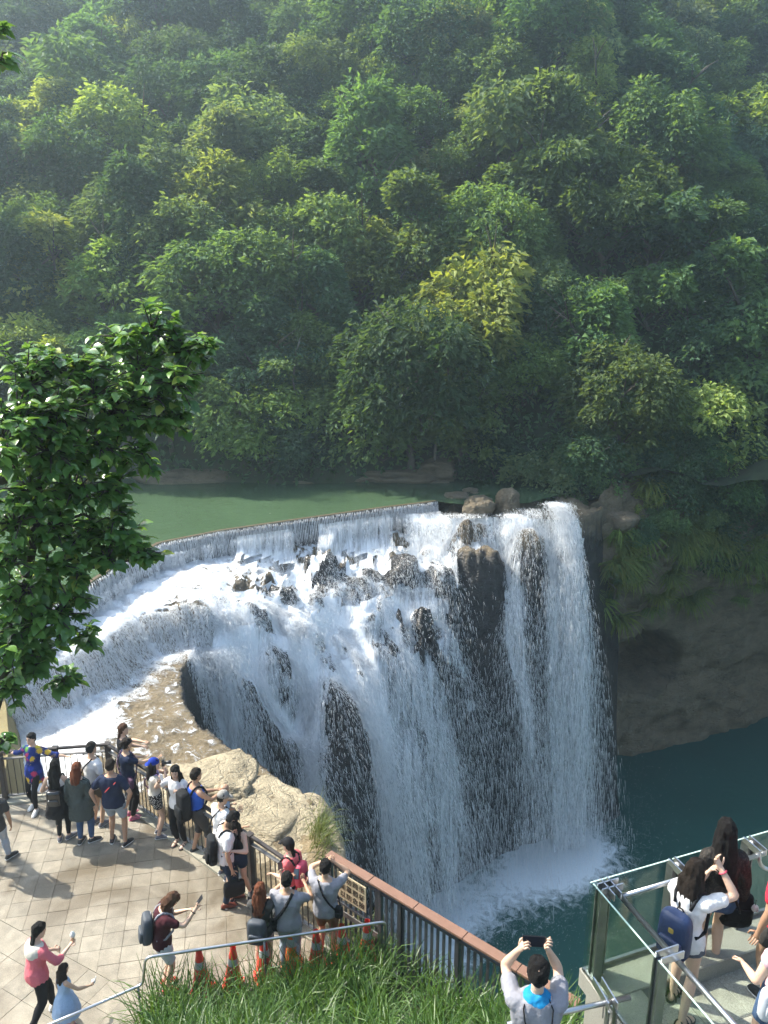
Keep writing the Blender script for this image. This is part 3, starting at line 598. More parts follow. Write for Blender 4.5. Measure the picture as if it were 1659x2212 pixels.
# ------------------------------------------------------------------ railing with the brown timber top and its notice
M_wood = plain('brown_board', (.21, .115, .078), .5, var=.25, scale=6, bump=.1)
M_grey_metal = plain('grey_metal', (.085, .09, .10), .45, .5, var=.25, scale=8)
A_, B_ = Vector((-.84, 10.56, 0)), Vector((2.42, 7.86, 0))
br = empty('timber_topped_railing', A_); tag(br, 'slate grey railing with brown board top and a notice, above the plunge pool', 'railing')
d = (B_ - A_); Lr = d.length; d.normalize(); ang = math.atan2(d.y, d.x); Z = lambda z: Vector((0, 0, z))
nbd = 5
for i in range(nbd):
    MB().bar(d * (Lr * i / nbd + .003 - (.05 if i == 0 else 0)) + Z(1.185), d * (Lr * (i + 1) / nbd - .003) + Z(1.185), .15, .045, bev=.006).build('top_board', M_wood, br)
MB().bar(Z(1.06), d * Lr + Z(1.06), .05, .03).build('upper_rail', M_grey_metal, br)
MB().bar(Z(-.25), d * Lr + Z(-.25), .05, .03).build('bottom_rail', M_grey_metal, br)
MB().bar(Z(.42), d * .98 + Z(.42), .05, .035).build('middle_rail', M_grey_metal, br)
MB().bar(Z(.30) + d * .1 - Vector((-d.y, d.x, 0)) * .06, d * 1.02 + Z(.30) - Vector((-d.y, d.x, 0)) * .06, .02, .09).build('guard_strip', M_rail_light, br)
pm = MB().box((0, 0, .45), (.075, .06, 1.44), None, .005).mesh('post'); pm.materials.append(M_grey_metal)
sm = MB().box((0, 0, .40), (.042, .02, 1.30)).mesh('baluster'); sm.materials.append(M_grey_metal)
pts_ = [0, 1.02, 1.40, 2.42, 3.42, Lr]
for s in pts_:
    o = bpy.data.objects.new('post', pm); link(o, br); o.location = d * s; o.rotation_euler = (0, 0, ang)
s = .105
while s < Lr - .05:
    if min(abs(s - q_) for q_ in pts_) > .055:
        o = bpy.data.objects.new('baluster', sm); link(o, br); o.location = d * s; o.rotation_euler = (0, 0, ang)
    s += .104
M_sign = plain('weathered_sign', (.50, .42, .28), .6, var=.25, scale=12)
M_ink = plain('sign_ink', (.05, .035, .02), .7)
nin = Vector((d.y, -d.x, 0))                                     # towards the terrace
nrm_s = -Vector((-d.y, d.x, 0))
sgn = empty('notice_board', A_ + d * .50 + nrm_s * .045 + Z(.80)); tag(sgn, 'weathered wooden notice with dark Chinese lettering on the grey railing', 'sign')
Ms = Matrix((d, -nrm_s, Vector((0, 0, 1)))).transposed()
MB().box((0, 0, 0), (.56, .018, .46), Ms, .004).build('panel', M_sign, sgn)
for r_, line in enumerate(('請勿跨坐', '倚靠欄杆', '以防危險')):
    for c_, ch in enumerate(line):
        cu = bpy.data.curves.new('letters', 'FONT'); cu.body = ch; cu.size = .118; cu.align_x = 'CENTER'; cu.align_y = 'CENTER'; cu.extrude = .0015; cu.offset = .0015
        o = bpy.data.objects.new('lettering', cu); link(o, sgn); cu.materials.append(M_ink)
        COL.objects.unlink(o); me_ = o.to_mesh().copy(); bpy.data.objects.remove(o); me_.materials.clear(); o = obj('lettering', me_, M_ink, sgn)
        o.location = d * (-.195 + .13 * c_) + Z(.145 - .145 * r_) + nrm_s * .0115
        X = d; Y = Vector((0, 0, 1)); o.rotation_euler = Matrix((X, Y, X.cross(Y))).transposed().to_euler()
# ------------------------------------------------------------------ steel pipe handrail round the grass bed
M_steel = plain('stainless_steel', (.55, .56, .58), .28, .95, var=.08)
M_galv = plain('dull_steel', (.24, .25, .26), .42, .9, var=.2)
pr = empty('pipe_handrail', (-3.25, 8.82, 0)); tag(pr, 'thin steel pipe handrail in front of the traffic cones, kinking down beside the steps', 'handrail'); O = pr.location
def arc(a, c, b_, n=5):
    a, c, b_ = Vector(a), Vector(c), Vector(b_)
    return [a * (1 - t) ** 2 + c * 2 * t * (1 - t) + b_ * t * t for t in [i / n for i in range(n + 1)]]
pe, ps = Vector((.02, 9.45, .95)), Vector((-3.25, 8.82, .95)); dd = (pe - ps).normalized()
path = [Vector((-4.9, 7.86, .5))] + arc((-3.42, 8.75, .5), (-3.32, 8.80, .5), (-3.31, 8.80, .58)) + arc(Vector((-3.27, 8.815, .86)), ps, ps + dd * .10) + arc(pe - dd * .07, pe, pe + Z(-.07)) + [pe + Z(-1.0)]
MB().tube([p - O for p in path], .021, 10).build('pipe', M_steel, pr, True)
for q_ in (Vector((-3.38, 8.77, .5)), Vector((-4.3, 8.22, .5)), ps + dd * 1.6): MB().tube([q_ - O, Vector((q_.x, q_.y, -.1)) - O], .016, 8).build('post', M_galv, pr, True)
# steps beside the pipe
M_step = plain('step_granite', (.22, .21, .20), .75, var=.3, scale=60, bump=.2)
st = empty('stone_steps', G(490, 2190, 0)); tag(st, 'grey stone steps at the bottom edge beside the pipe handrail', 'steps')
e1s = Vector((.86, .51, 0)); e2s = Vector((.51, -.86, 0))
for i in range(5):
    c = G(560, 2165, 0) + e2s * (.18 + i * .28) + Z(.075 + i * .14) - st.location
    MB().bar(c - e1s * 1.0, c + e1s * .2, .29, .14, bev=.008).build('step', M_step, st)
# ------------------------------------------------------------------ right deck with the glass balustrade
DO = Vector((1.83, 6.04, 0)); E1 = Vector((.94, .343, 0)).normalized(); E2 = Vector((.343, -.94, 0)).normalized(); DZ = 3.44
def D_(a, b_, z): return DO + E1 * a + E2 * b_ + Vector((0, 0, z))
DM = Matrix((E1, -E2, Vector((0, 0, 1)))).transposed(); DANG = math.atan2(E1.y, E1.x)
ring = [D_(.06, .06, 0), D_(6, .06, 0), D_(6, 4, 0), D_(.06, 4, 0)]
m = MB(); m.add([(p.x, p.y, DZ - .012) for p in ring] + [(p.x, p.y, -4) for p in ring], [(3, 2, 1, 0)] + [(i, (i + 1) % 4, 4 + (i + 1) % 4, 4 + i) for i in range(4)])
deck = tag(m.build('upper_deck', M_granite), 'tiled upper deck behind the glass balustrade', kind='structure')
lay_tiles(DANG, .45, lambda x, y: (Vector((x, y, 0)) - DO).dot(E1) > .6 and (Vector((x, y, 0)) - DO).dot(E2) > .6, deck, M_tile2, DZ, 1.5, 8, 1, 9, org=(D_(.6, .61, 0).x, D_(.6, .61, 0).y))
MB().bar(D_(0, .20, DZ + .08), D_(6, .20, DZ + .08), .40, .20, bev=.01).build('kerb', M_granite, deck)
MB().bar(D_(.20, .402, DZ + .082), D_(.20, 4, DZ + .082), .40, .20, bev=.01).build('kerb', M_granite, deck)
M_glass, N, L, b = nodes('balustrade_glass')
gl = N.new('ShaderNodeBsdfGlossy'); gl.inputs['Roughness'].default_value = .02; gl.inputs[0].default_value = (.9, 1, .95, 1)
tr = N.new('ShaderNodeBsdfTransparent'); tr.inputs[0].default_value = (.92, .97, .94, 1)
lw = N.new('ShaderNodeLayerWeight'); lw.inputs[0].default_value = .5; pw = N.new('ShaderNodeMath'); pw.operation = 'POWER'; pw.inputs[1].default_value = 4; L.new(lw.outputs['Facing'], pw.inputs[0]); fr_ = N.new('ShaderNodeMath'); fr_.operation = 'MULTIPLY_ADD'; fr_.inputs[1].default_value = .6; fr_.inputs[2].default_value = .03; L.new(pw.outputs[0], fr_.inputs[0]); mx = N.new('ShaderNodeMixShader')
L.new(fr_.outputs[0], mx.inputs[0]); L.new(tr.outputs[0], mx.inputs[1]); L.new(gl.outputs[0], mx.inputs[2]); L.new(mx.outputs[0], N['Material Output'].inputs[0]); N.remove(b)
M_edge = plain('glass_edge', (.45, .62, .55), .2)
gb = empty('glass_balustrade', D_(.1, .1, DZ)); tag(gb, 'glass balustrade with steel posts and pipe handrails round the upper deck', 'balustrade'); O = gb.location
def pane(a, b_, c, e):
    p, q_ = D_(a, b_, DZ + .70) - O, D_(c, e, DZ + .70) - O
    g_ = MB().bar(p, q_, .012, .96).build('glass_pane', M_glass, gb)
    MB().bar(p + Z(.483), q_ + Z(.483), .013, .006).build('pane_edge', M_edge, g_)
    MB().bar(p - Z(.49), q_ - Z(.49), .03, .03).build('pane_shoe', M_galv, g_)
pane(.0, .06, .86, .06); pane(.90, .06, 1.74, .06); pane(1.78, .06, 2.9, .06); pane(.02, .08, .02, .94); pane(.02, .98, .02, 1.9)
def gpost(a, b_, inward):
    p = D_(a, b_, DZ + .16) - O; q_ = D_(a, b_, DZ + 1.16) - O; iv = inward
    t_ = empty('baluster_post', p); t_.parent = gb
    side = Vector((-iv.y, iv.x, 0))
    for sgn_ in (-1, 1):
        MB().bar(side * .035 * sgn_, side * .035 * sgn_ + Z(1.0), .012, .09, up=iv).build('post_plate', M_galv, t_)
        MB().bar(side * .035 * sgn_ + Z(1.02) - iv * .03, side * .035 * sgn_ + Z(1.02) + iv * .19, .012, .07).build('bracket_plate', M_steel, t_)
    MB().box((0, 0, .5), (.05, .05, .98), DM).build('post_core', M_galv, t_)
for a in (.13, .88, 1.76): gpost(a, .10, E2)
for b_ in (.16, .96, 1.8): gpost(.06, b_, E1)
MB().tube([D_(.22, .22, DZ + 1.10) - O, D_(1.84, .22, DZ + 1.10) - O], .022, 10).build('handrail', M_steel, gb, True)
MB().tube([D_(.22, .20, DZ + 1.10) - O, D_(.22, 3.2, DZ + 1.10) - O], .024, 10).build('handrail', M_steel, gb, True)
MB().tube([p - O for p in arc(D_(1.79, .22, DZ + 1.10), D_(1.79, .22, DZ + .93), D_(1.95, .28, DZ + .93))] + [D_(3.2, .75, DZ + .93) - O], .02, 10).build('handrail', M_steel, gb, True)
# lower handrail stub by the landing
lh = empty('landing_handrail', (1.4, 4.97, DZ)); tag(lh, 'short steel handrail stub at the bottom, beside the man with the blue scarf', 'handrail'); O = lh.location
MB().tube([Vector((.95, 4.84, 4.3)) - O, Vector((1.97, 5.085, 4.3)) - O], .021, 10).build('pipe', M_steel, lh, True)
for sgn_ in (-1, 1):
    MB().bar(Vector((1.80 + .03 * sgn_, 5.0, 3.3)) - O, Vector((1.80 + .03 * sgn_, 5.0, 4.28)) - O, .012, .08, up=(0, 1, 0)).build('post_plate', M_galv, lh)
    MB().bar(Vector((1.80 + .035 * sgn_, 4.97, 4.33)) - O, Vector((1.74 + .035 * sgn_, 5.22, 4.33)) - O, .012, .07).build('bracket_plate', M_steel, lh)
# landing under the man
m = MB().box((.9, 4.0, DZ - .1), (1.6, 1.7, .2), Matrix.Rotation(-.35, 3, 'Z'), .01); tag(m.build('landing', M_granite), kind='structure')
m = MB().box((.9, 4.0, DZ - 4.3), (1.5, 1.6, 8.1), Matrix.Rotation(-.35, 3, 'Z'))
tag(m.build('landing_base', M_granite), kind='structure')
# retaining wall by the river on the left
M_olive = plain('mossy_concrete', (.21, .17, .075), .8, var=.4, scale=1.3, bump=.5, bscale=12)
rw = MB(); wl_ = [(-10.3, 19.4), (-9.3, 17.6), (-8.45, 15.9), (-8.0, 14.6), (-7.9, 13.7)]
for i in range(len(wl_) - 1):
    a, b_ = wl_[i], wl_[i + 1]; da = 3.0
    rw.add([(a[0], a[1], -.25), (b_[0], b_[1], -.25), (b_[0] + .5, b_[1], -2.2), (a[0] + .5, a[1], -2.2), (a[0] - da, a[1] - .3, -.10), (b_[0] - da, b_[1] - .3, -.10)], [(3, 2, 1, 0), (0, 1, 5, 4)])
tag(rw.build('retaining_wall', M_olive), 'low mossy tan concrete wall beside the river behind the left railing', 'wall')
tag(MB().box((-7.6, 15.2, -1.55), (5, 3.8, .02)).build('water', M_pool), kind='structure')
# ------------------------------------------------------------------ foliage
def leaf_material(name, c0, c1, trans=.42, rough=.65, spec=.15, hue=.04, val=(.8, 1.4)):
    m, N, L, b = nodes(name)
    at = N.new('ShaderNodeAttribute'); at.attribute_name = 'leaf'
    mx = N.new('ShaderNodeMix'); mx.data_type = 'RGBA'; mx.inputs[6].default_value = (*c0, 1); mx.inputs[7].default_value = (*c1, 1); L.new(at.outputs['Fac'], mx.inputs[0])
    oi = N.new('ShaderNodeObjectInfo'); hs = N.new('ShaderNodeHueSaturation')
    r1 = N.new('ShaderNodeMapRange'); r1.inputs[3].default_value = .5 - hue; r1.inputs[4].default_value = .5 + hue * .5; L.new(oi.outputs['Random'], r1.inputs[0]); L.new(r1.outputs[0], hs.inputs['Hue'])
    wv = N.new('ShaderNodeMath'); wv.operation = 'FRACT'; w2 = N.new('ShaderNodeMath'); w2.operation = 'MULTIPLY'; w2.inputs[1].default_value = 7.31; L.new(oi.outputs['Random'], w2.inputs[0]); L.new(w2.outputs[0], wv.inputs[0])
    r2 = N.new('ShaderNodeMapRange'); r2.inputs[3].default_value = val[0]; r2.inputs[4].default_value = val[1]; L.new(wv.outputs[0], r2.inputs[0]); L.new(r2.outputs[0], hs.inputs['Value'])
    L.new(mx.outputs[2], hs.inputs['Color']); L.new(hs.outputs[0], b.inputs['Base Color'])
    b.inputs['Roughness'].default_value = rough; b.inputs['Specular IOR Level'].default_value = spec
    tl = N.new('ShaderNodeBsdfTranslucent'); bl = N.new('ShaderNodeMix'); bl.data_type = 'RGBA'; bl.blend_type = 'MULTIPLY'; bl.inputs[0].default_value = 1; bl.inputs[7].default_value = (1.7, 1.6, .55, 1)
    L.new(hs.outputs[0], bl.inputs[6]); L.new(bl.outputs[2], tl.inputs[0])
    ms = N.new('ShaderNodeMixShader'); ms.inputs[0].default_value = trans; L.new(b.outputs[0], ms.inputs[1]); L.new(tl.outputs[0], ms.inputs[2]); L.new(ms.outputs[0], N['Material Output'].inputs[0])
    return m
LM = [leaf_material('leaf_mid_green', (.060, .120, .052), (.13, .22, .088)), leaf_material('leaf_yellow_green', (.11, .18, .055), (.25, .33, .11)),
      leaf_material('leaf_dark_green', (.042, .092, .055), (.088, .16, .092)), leaf_material('leaf_grey_green', (.085, .14, .075), (.18, .24, .12))]
M_bark = plain('bark', (.12, .10, .075), .9, var=.35, scale=5, bump=.6, bscale=14)
M_bark_dark = plain('dark_bark', (.05, .04, .028), .9, var=.35, scale=5, bump=.6, bscale=14)
def leaves(C, dirs, nrm, length, width, droop=.25):
    """diamond leaves: base C, growing along dirs, facing nrm -> verts (n*4,3), quads"""
    s = np.cross(dirs, nrm); s /= np.linalg.norm(s, axis=1)[:, None] + 1e-9
    u = np.cross(s, dirs)
    l = length[:, None]; w = width[:, None]
    a = C; m1 = C + dirs * l * .45 + s * w * .5 + u * l * .06; m2 = C + dirs * l * .45 - s * w * .5 + u * l * .06; t = C + dirs * l - u * l * droop
    V = np.stack([a, m1, t, m2], 1).reshape(-1, 3); F = (np.arange(len(C)) * 4)[:, None] + np.array([[0, 1, 2, 3]])
    return V, F
def unit(v): return v / (np.linalg.norm(v, axis=1)[:, None] + 1e-9)
def crown_mesh(name, seed, clusters, per, leaf, pad=(.62, .30)):
    """clusters: (n,3) centres; pads of leaves lie over each centre, tips hanging outward"""
    r = np.random.default_rng(seed); n = len(clusters)
    cs = np.repeat(clusters, per, 0); sz = np.repeat(r.uniform(.75, 1.3, n), per)
    ang = r.uniform(0, 2 * np.pi, n * per); rad = np.sqrt(r.random(n * per)) * sz * pad[0]
    hgt_ = pad[1] * sz * (1 - 1.5 * (rad / (sz * pad[0])) ** 2) + r.normal(size=n * per) * .09 - .40 * r.random(n * per) ** 2
    off = np.column_stack([np.cos(ang) * rad, np.sin(ang) * rad, hgt_]); C = cs + off
    outward = unit(np.column_stack([np.cos(ang), np.sin(ang), np.zeros(n * per)]) + .55 * unit(cs * [1, 1, .2]) + r.normal(size=(n * per, 3)) * .5)
    outward[:, 2] -= .25; outward = unit(outward)
    nr = unit(np.column_stack([off[:, 0] * 1.2, off[:, 1] * 1.2, np.full(n * per, .6)]) + .4 * unit(cs * [1, 1, .2]) + r.normal(size=(n * per, 3)) * .5)
    ln = leaf * r.uniform(.7, 1.35, n * per); V, F = leaves(C, outward, nr, ln, ln * r.uniform(.42, .6, n * per))
    me = mesh_np(name, V, F); tone = np.repeat(np.clip(r.normal(.5, .22, n * per) + np.repeat(r.normal(0, .18, n), per), 0, 1), 4); pattr(me, 'leaf', tone)
    return me
def cl_round(r, n, rx, ry, rz, zc, low=-.55):
    d = unit(r.normal(size=(n * 3, 3))); d = d[d[:, 2] > low][:n]
    k = (.80 + .28 * r.random(len(d)) + .12 * np.sin(d[:, 0] * 5 + d[:, 1] * 4))[:, None]
    return d * k * [rx, ry, rz] + [0, 0, zc]
def cl_lobes(r, k, n, R_, zc, rl):
    c = []
    for i in range(k):
        a = 2 * np.pi * i / k + r.uniform(-.4, .4); q_ = np.array([math.cos(a) * R_ * r.uniform(.5, 1), math.sin(a) * R_ * r.uniform(.5, 1), zc + r.uniform(-.9, 1.0)])
        c.append(cl_round(r, n // k, rl * r.uniform(.8, 1.25), rl * r.uniform(.8, 1.25), rl * .7, 0, -.35) + q_)
    return np.vstack(c)
def cl_layers(r, levels, n, R_, z0, dz):
    c = []
    for i in range(levels):
        m_ = n // levels; a = r.uniform(0, 2 * np.pi, m_); rr = np.sqrt(r.random(m_)) * R_ * (1 - .16 * i) * (1 + .25 * np.sin(a * 3 + i)); c.append(np.column_stack([np.cos(a) * rr + r.normal() * .4, np.sin(a) * rr + r.normal() * .4, z0 + i * dz + r.normal(size=m_) * .12 - .10 * rr]))
    return np.vstack(c)
def cl_column(r, n, R_, h):
    t = r.random(n) ** .8; a = r.uniform(0, 2 * np.pi, n); rr = R_ * (.55 + .6 * np.sin(t * 2.6 + .3)) * (.85 + .25 * r.random(n)) * (1 - .55 * t ** 3)
    return np.column_stack([np.cos(a) * rr, np.sin(a) * rr, t * h])
rr_ = np.random.default_rng(5)
CROWNS = {'round': [], 'lobed': [], 'layer': [], 'column': []}
for i in range(3): CROWNS['round'].append(crown_mesh('crown_round', 20 + i, cl_round(np.random.default_rng(i), 90, 2.1, 2.0, 1.8, 3.6), 74, .25, (.54, .46)))
for i in range(3): CROWNS['lobed'].append(crown_mesh('crown_lobed', 30 + i, cl_lobes(np.random.default_rng(10 + i), 6, 100, 1.6, 3.6, 1.1), 70, .235, (.46, .42)))
for i in range(2): CROWNS['layer'].append(crown_mesh('crown_layered', 40 + i, cl_layers(np.random.default_rng(20 + i), 6, 96, 2.3, 2.0, .70), 70, .26, (.55, .30)))
for i in range(2): CROWNS['column'].append(crown_mesh('crown_draped', 50 + i, cl_column(np.random.default_rng(30 + i), 110, 1.25, 5.2), 66, .25, (.44, .42)))
CROWNS['big'] = [crown_mesh('crown_large_leaf', 60, cl_lobes(np.random.default_rng(41), 6, 70, 1.5, 3.4, 1.05), 52, .36, (.5, .42))]
def trunk_mesh(seed, h=3.4, spread=1.4, thin=1.0):
    r = random.Random(seed); m = MB(); pts = [Vector((0, 0, -.8))]; 
    for i in range(1, 6): pts.append(Vector((r.uniform(-.16, .16) * i, r.uniform(-.16, .16) * i, h * i / 5)))
    m.tube(pts, [.17 * thin * (1 - .11 * i) for i in range(6)], 6)
    for k in range(6):
        b0 = pts[2 + k % 4]; a = k * 1.05 + r.uniform(-.3, .3); e = b0 + Vector((math.cos(a) * spread * r.uniform(.7, 1.1), math.sin(a) * spread * r.uniform(.7, 1.1), r.uniform(.6, 1.5)))
        mid = (b0 + e) / 2 + Vector((r.uniform(-.2, .2), r.uniform(-.2, .2), .2)); m.tube([b0, mid, e], [.07 * thin, .05 * thin, .015], 5)
        for q in range(2):
            e2 = e + Vector((r.uniform(-.6, .6), r.uniform(-.6, .6), r.uniform(.2, .8))); m.tube([mid, (mid + e2) / 2 + Vector((0, 0, .1)), e2], [.035 * thin, .025 * thin, .01], 4)
    me = m.mesh('trunk', True); return me
TRUNKS = [trunk_mesh(s) for s in (1, 2, 3)]
for me in TRUNKS: me.materials.append(M_bark)
CROWN_BY = {}
def tree(name, kind, var, mi, loc, sc_=1.0, rz=None, label='', group=None, squash=1.0, cat='tree'):
    t = empty(name, loc, random.uniform(0, 6.28) if rz is None else rz); t.scale = (sc_, sc_, sc_ * squash)
    me = CROWNS[kind][var % len(CROWNS[kind])]
    if not me.materials: me.materials.append(LM[0])
    c = bpy.data.objects.new('crown', me); link(c, t); c.material_slots[0].link = 'OBJECT'; c.material_slots[0].material = LM[mi]
    o = bpy.data.objects.new('trunk', TRUNKS[var % 3]); link(o, t)
    tag(t, label, cat, group)
    return t
KNAME = {'round': ('broadleaf_tree', 'rounded'), 'lobed': ('broadleaf_tree', 'many lobed'), 'layer': ('umbrella_tree', 'flat layered'), 'column': ('vine_draped_tree', 'vine draped'), 'big': ('large_leaf_tree', 'large leaved')}
TONE = ['mid green', 'yellow green', 'dark green', 'grey green']
def hz1(x, y): return float(hill_z(np.array([x]), np.array([y]))[0])
placed = []
COLW = ['far left', 'left', 'left of centre', 'centre', 'right of centre', 'right', 'far right']; ROWW = ['along the top edge', 'high up', 'on the upper slope', 'halfway up', 'on the lower slope', 'just above the pool']
def spot(px, py): return ROWW[int(min(5, max(0, py / 1060 * 6)))] + ', ' + COLW[int(min(6, max(0, px / 1659 * 7)))]
def zone(x, z, y):
    c = y * math.cos(PITCH) - (z - CAM_H) * math.sin(PITCH); u = y * math.sin(PITCH) + (z - CAM_H) * math.cos(PITCH)
    px = 829.5 + FOC * x / c; py = 1106 - FOC * u / c
    col = 'left' if px < 553 else ('middle' if px < 1106 else 'right'); row = 'top' if py < 330 else ('upper' if py < 620 else 'lower')
    return f'{row} {col}', px, py
# single trees that can be made out in the photograph: position in the photo, distance, kind, tone, scale
HERO = [(1560, 1030, 38.4, 'round', 2, .75, 'dark round tree low at the right above the hanging tufts'), (1625, 1035, 38.6, 'lobed', 0, .85, 'green lobed tree low at the right picture edge'), (1500, 1040, 37.8, 'round', 0, .6, 'small round tree over the hanging tufts'), (1250, 1010, 36.0, 'round', 2, .8, 'dark rounded tree on the rocks right of the falls head'), (1300, 1040, 35.8, 'lobed', 0, .6, 'small green tree over the slanting slab'), (1450, 1050, 36.6, 'round', 2, .8, 'dark rounded tree above the cave cliff'), (1540, 1040, 37.6, 'lobed', 0, .9, 'mid green tree above the cave cliff'), (1630, 1050, 38.4, 'round', 2, .9, 'dark tree at the right edge above the cliff'), (1400, 1010, 37, 'column', 2, .6, 'narrow dark creeper column behind the bright sapling'), (1000, 700, 39.5, 'big', 1, 1.15, 'bright yellow green large leaved tree standing out in the middle of the slope'), (955, 850, 38.0, 'column', 2, 1.0, 'dark vine draped tree under the bright tree above the pool'),
        (1280, 800, 39.0, 'column', 0, 1.35, 'tall green column of creepers on the right slope'), (1170, 760, 40.0, 'column', 2, 1.1, 'dark green creeper column left of the tall green one'),
        (540, 930, 37.0, 'lobed', 1, 1.15, 'pale yellow green tree overhanging the pool right of the foreground branch'), (800, 930, 37.2, 'round', 0, 1.15, 'round mid green tree above the pool, centre of the bank'),
        (640, 980, 37.0, 'round', 2, .9, 'dark round tree low over the pool beside the pale tree'), (1500, 930, 39.0, 'lobed', 1, 1.35, 'broad yellow green tree spreading over the right cliff'), (1600, 700, 41.5, 'layer', 0, 1.5, 'wide layered tree at the right edge above the cliff'),
        (1340, 960, 37.5, 'big', 0, .95, 'fresh green large leaved tree over the right end of the falls'), (1190, 1050, 35.6, 'lobed', 3, .85, 'greyish tree leaning over the right lip of the falls'), (1385, 1085, 35.4, 'big', 1, .36, 'small bright sapling on the rocks right of the falls'),
        (1060, 1010, 36.6, 'layer', 2, .75, 'dark layered tree at the head of the falls'), (480, 500, 45.5, 'layer', 1, 1.5, 'wide layered yellow green tree on the left slope'), (760, 560, 44.5, 'lobed', 0, 1.35, 'big many lobed green tree in the centre left of the slope'),
        (1370, 420, 50.0, 'lobed', 3, 1.3, 'grey green tree with pale forked limbs on the right slope'), (1450, 560, 46.0, 'layer', 3, 1.25, 'grey green spreading tree with drooping side on the right slope'), (250, 660, 42.0, 'layer', 1, 1.25, 'pale layered tree left of the centre slope'),
        (560, 330, 52, 'round', 3, 1.5, 'broad olive tree in the upper left slope'), (1000, 170, 60, 'lobed', 3, 1.6, 'tall open grey tree near the top centre with pale branches'), (90, 620, 43, 'layer', 1, 1.3, 'layered yellow green tree at the left edge of the slope'),
        (350, 780, 39, 'layer', 0, 1.1, 'layered green tree just above the foreground branch'), (130, 380, 50, 'lobed', 0, 1.4, 'mid green many lobed tree on the upper left slope'), (1540, 1130, 37.0, 'column', 2, .9, 'dark creeper column hanging at the right edge by the cliff')]
for (px, py, D, kind, mi, s_, lab) in HERO:
    p = GD(px, py, D); zc = 3.3 * s_ if kind != 'column' else 2.6 * s_
    loc = Vector((p.x, p.y, p.z - zc)); nm = KNAME[kind][0]
    tree(nm, kind, len(placed), mi, loc, s_, None, lab); placed.append((p.x, p.y + .2, 2.0 * s_))
y = 36.6; row = 0; cnt = 0
while y < 84:
    sp = 2.5 + (y - 36) * .030; x = -.52 * y - 3 + (row % 2) * sp / 2
    while x < .52 * y + 4:
        xx = x + random.uniform(-.75, .75); yy = y + random.uniform(-.6, .6)
        if yy < bank(np.array([xx]))[0] + .7: yy = float(bank(np.array([xx]))[0]) + .7 + random.uniform(0, .5)
        zz = hz1(xx, yy); s_ = random.choice([random.uniform(.7, 1.0), random.uniform(.95, 1.4)]) * (1 + (y - 36) * .008)
        zn, px, py = zone(xx, zz + 2.6 * s_, yy)
        if -140 < px < 1800 and -120 < py < 1140 and all((xx - a) ** 2 + (yy - b_) ** 2 > (r_ * .6) ** 2 for a, b_, r_ in placed):
            kind = random.choices(['round', 'lobed', 'layer', 'column', 'big'], [3, 4, 3, 2.4, .9])[0]; mi = random.choices([0, 1, 2, 3], [4, 1.6, 3, 1.4])[0]
            nm, kw = KNAME[kind]
            if s_ > 1.15: szw = 'large'
            elif s_ > .92: szw = 'medium'
            else: szw = 'small'
            tree(nm, kind, random.randrange(3), mi, (xx, yy, zz - .5 * s_ - (.6 if kind != 'column' else 0)), s_, None, f'{szw} {TONE[mi]} {kw} tree {spot(px, py)}', f'forest trees, {zn}', random.uniform(.85, 1.15)); cnt += 1
        x += sp
    y += 2.2 + (y - 36) * .035; row += 1
print('forest trees', cnt + len(HERO))
# undergrowth: loose leaves over the soil of the slope
nU = 60000
ux = RNG.uniform(-34, 36, nU); uy = 35.4 + 42 * RNG.random(nU) ** 1.5; ok = uy > bank(ux) + .15; ux, uy = ux[ok], uy[ok]
uz = hill_z(ux, uy) + RNG.random(len(ux)) * 1.5 - .1
dv = unit(RNG.normal(size=(len(ux), 3)) + [0, -.5, -.2]); nv = unit(RNG.normal(size=(len(ux), 3)) * .6 + [0, -.4, .9]); ln = RNG.uniform(.18, .42, len(ux))
V, F = leaves(np.column_stack([ux, uy, uz]), dv, nv, ln, ln * .5); me = mesh_np('undergrowth', V, F); pattr(me, 'leaf', np.repeat(RNG.random(len(ux)), 4))
tag(obj('undergrowth', me, LM[2]), 'dark leafy undergrowth covering the forest slope', kind='stuff')
# ------------------------------------------------------------------ right cliff: rock wall with a cave, tufts hanging from it
cl = np.array([(7.9, 32.9), (9.2, 33.6), (10.3, 34.6), (11.6, 35.4), (13.5, 36.2), (16.5, 37.3), (20.5, 39.0), (27, 41.6), (36, 45)])
nu, nvv = 150, 90
t = np.linspace(0, len(cl) - 1.001, nu); pc, dc = poly_pt(cl, t); outn = np.column_stack([dc[:, 1], -dc[:, 0]])
zz = np.linspace(-14, 3.2, nvv); TT, ZZ = np.meshgrid(np.arange(nu), zz); tt = TT.ravel().astype(int); zf = ZZ.ravel(); zf = -14 + (zf + 14) * (14 + np.interp(t[tt], [0, 1, 2.5, 4], [.3, .7, 1.8, 3.2])) / 17.2
bx = pc[tt, 0]; by = pc[tt, 1]; pn = np.column_stack([bx, by, zf])
f1 = fbm(pn, .28, 4, 21); f2 = fbm(pn * [1, 1, 1.6], .9, 4, 22); f3 = fbm(pn, 2.6, 3, 23)
outd = .55 * f1 + .28 * f2 + .07 * f3
outd += .9 * np.exp(-((zf + 2.2) / 2.2) ** 2) + .55 * smooth01((-9 - zf) / 3)             # brow that overhangs, foot that juts out
outd -= 1.5 * smooth01((zf - .2) / 3) 
dcx = bx - 12.8 - .28 * (zf + 8); dcz = zf + 8.3 + .25 * (bx - 12.8); inside_c = 1 - np.clip((dcx / 2.5) ** 2 + (dcz / 1.8) ** 2, 0, 1)
outd -= 3.4 * smooth01(inside_c * 2.6) * (dcz < 3)
lines = np.sin((zf + .35 * bx + f1 * 1.2) * 2.1); outd += .10 * lines
V = np.column_stack([bx + outn[tt, 0] * outd, by + outn[tt, 1] * outd, zf])
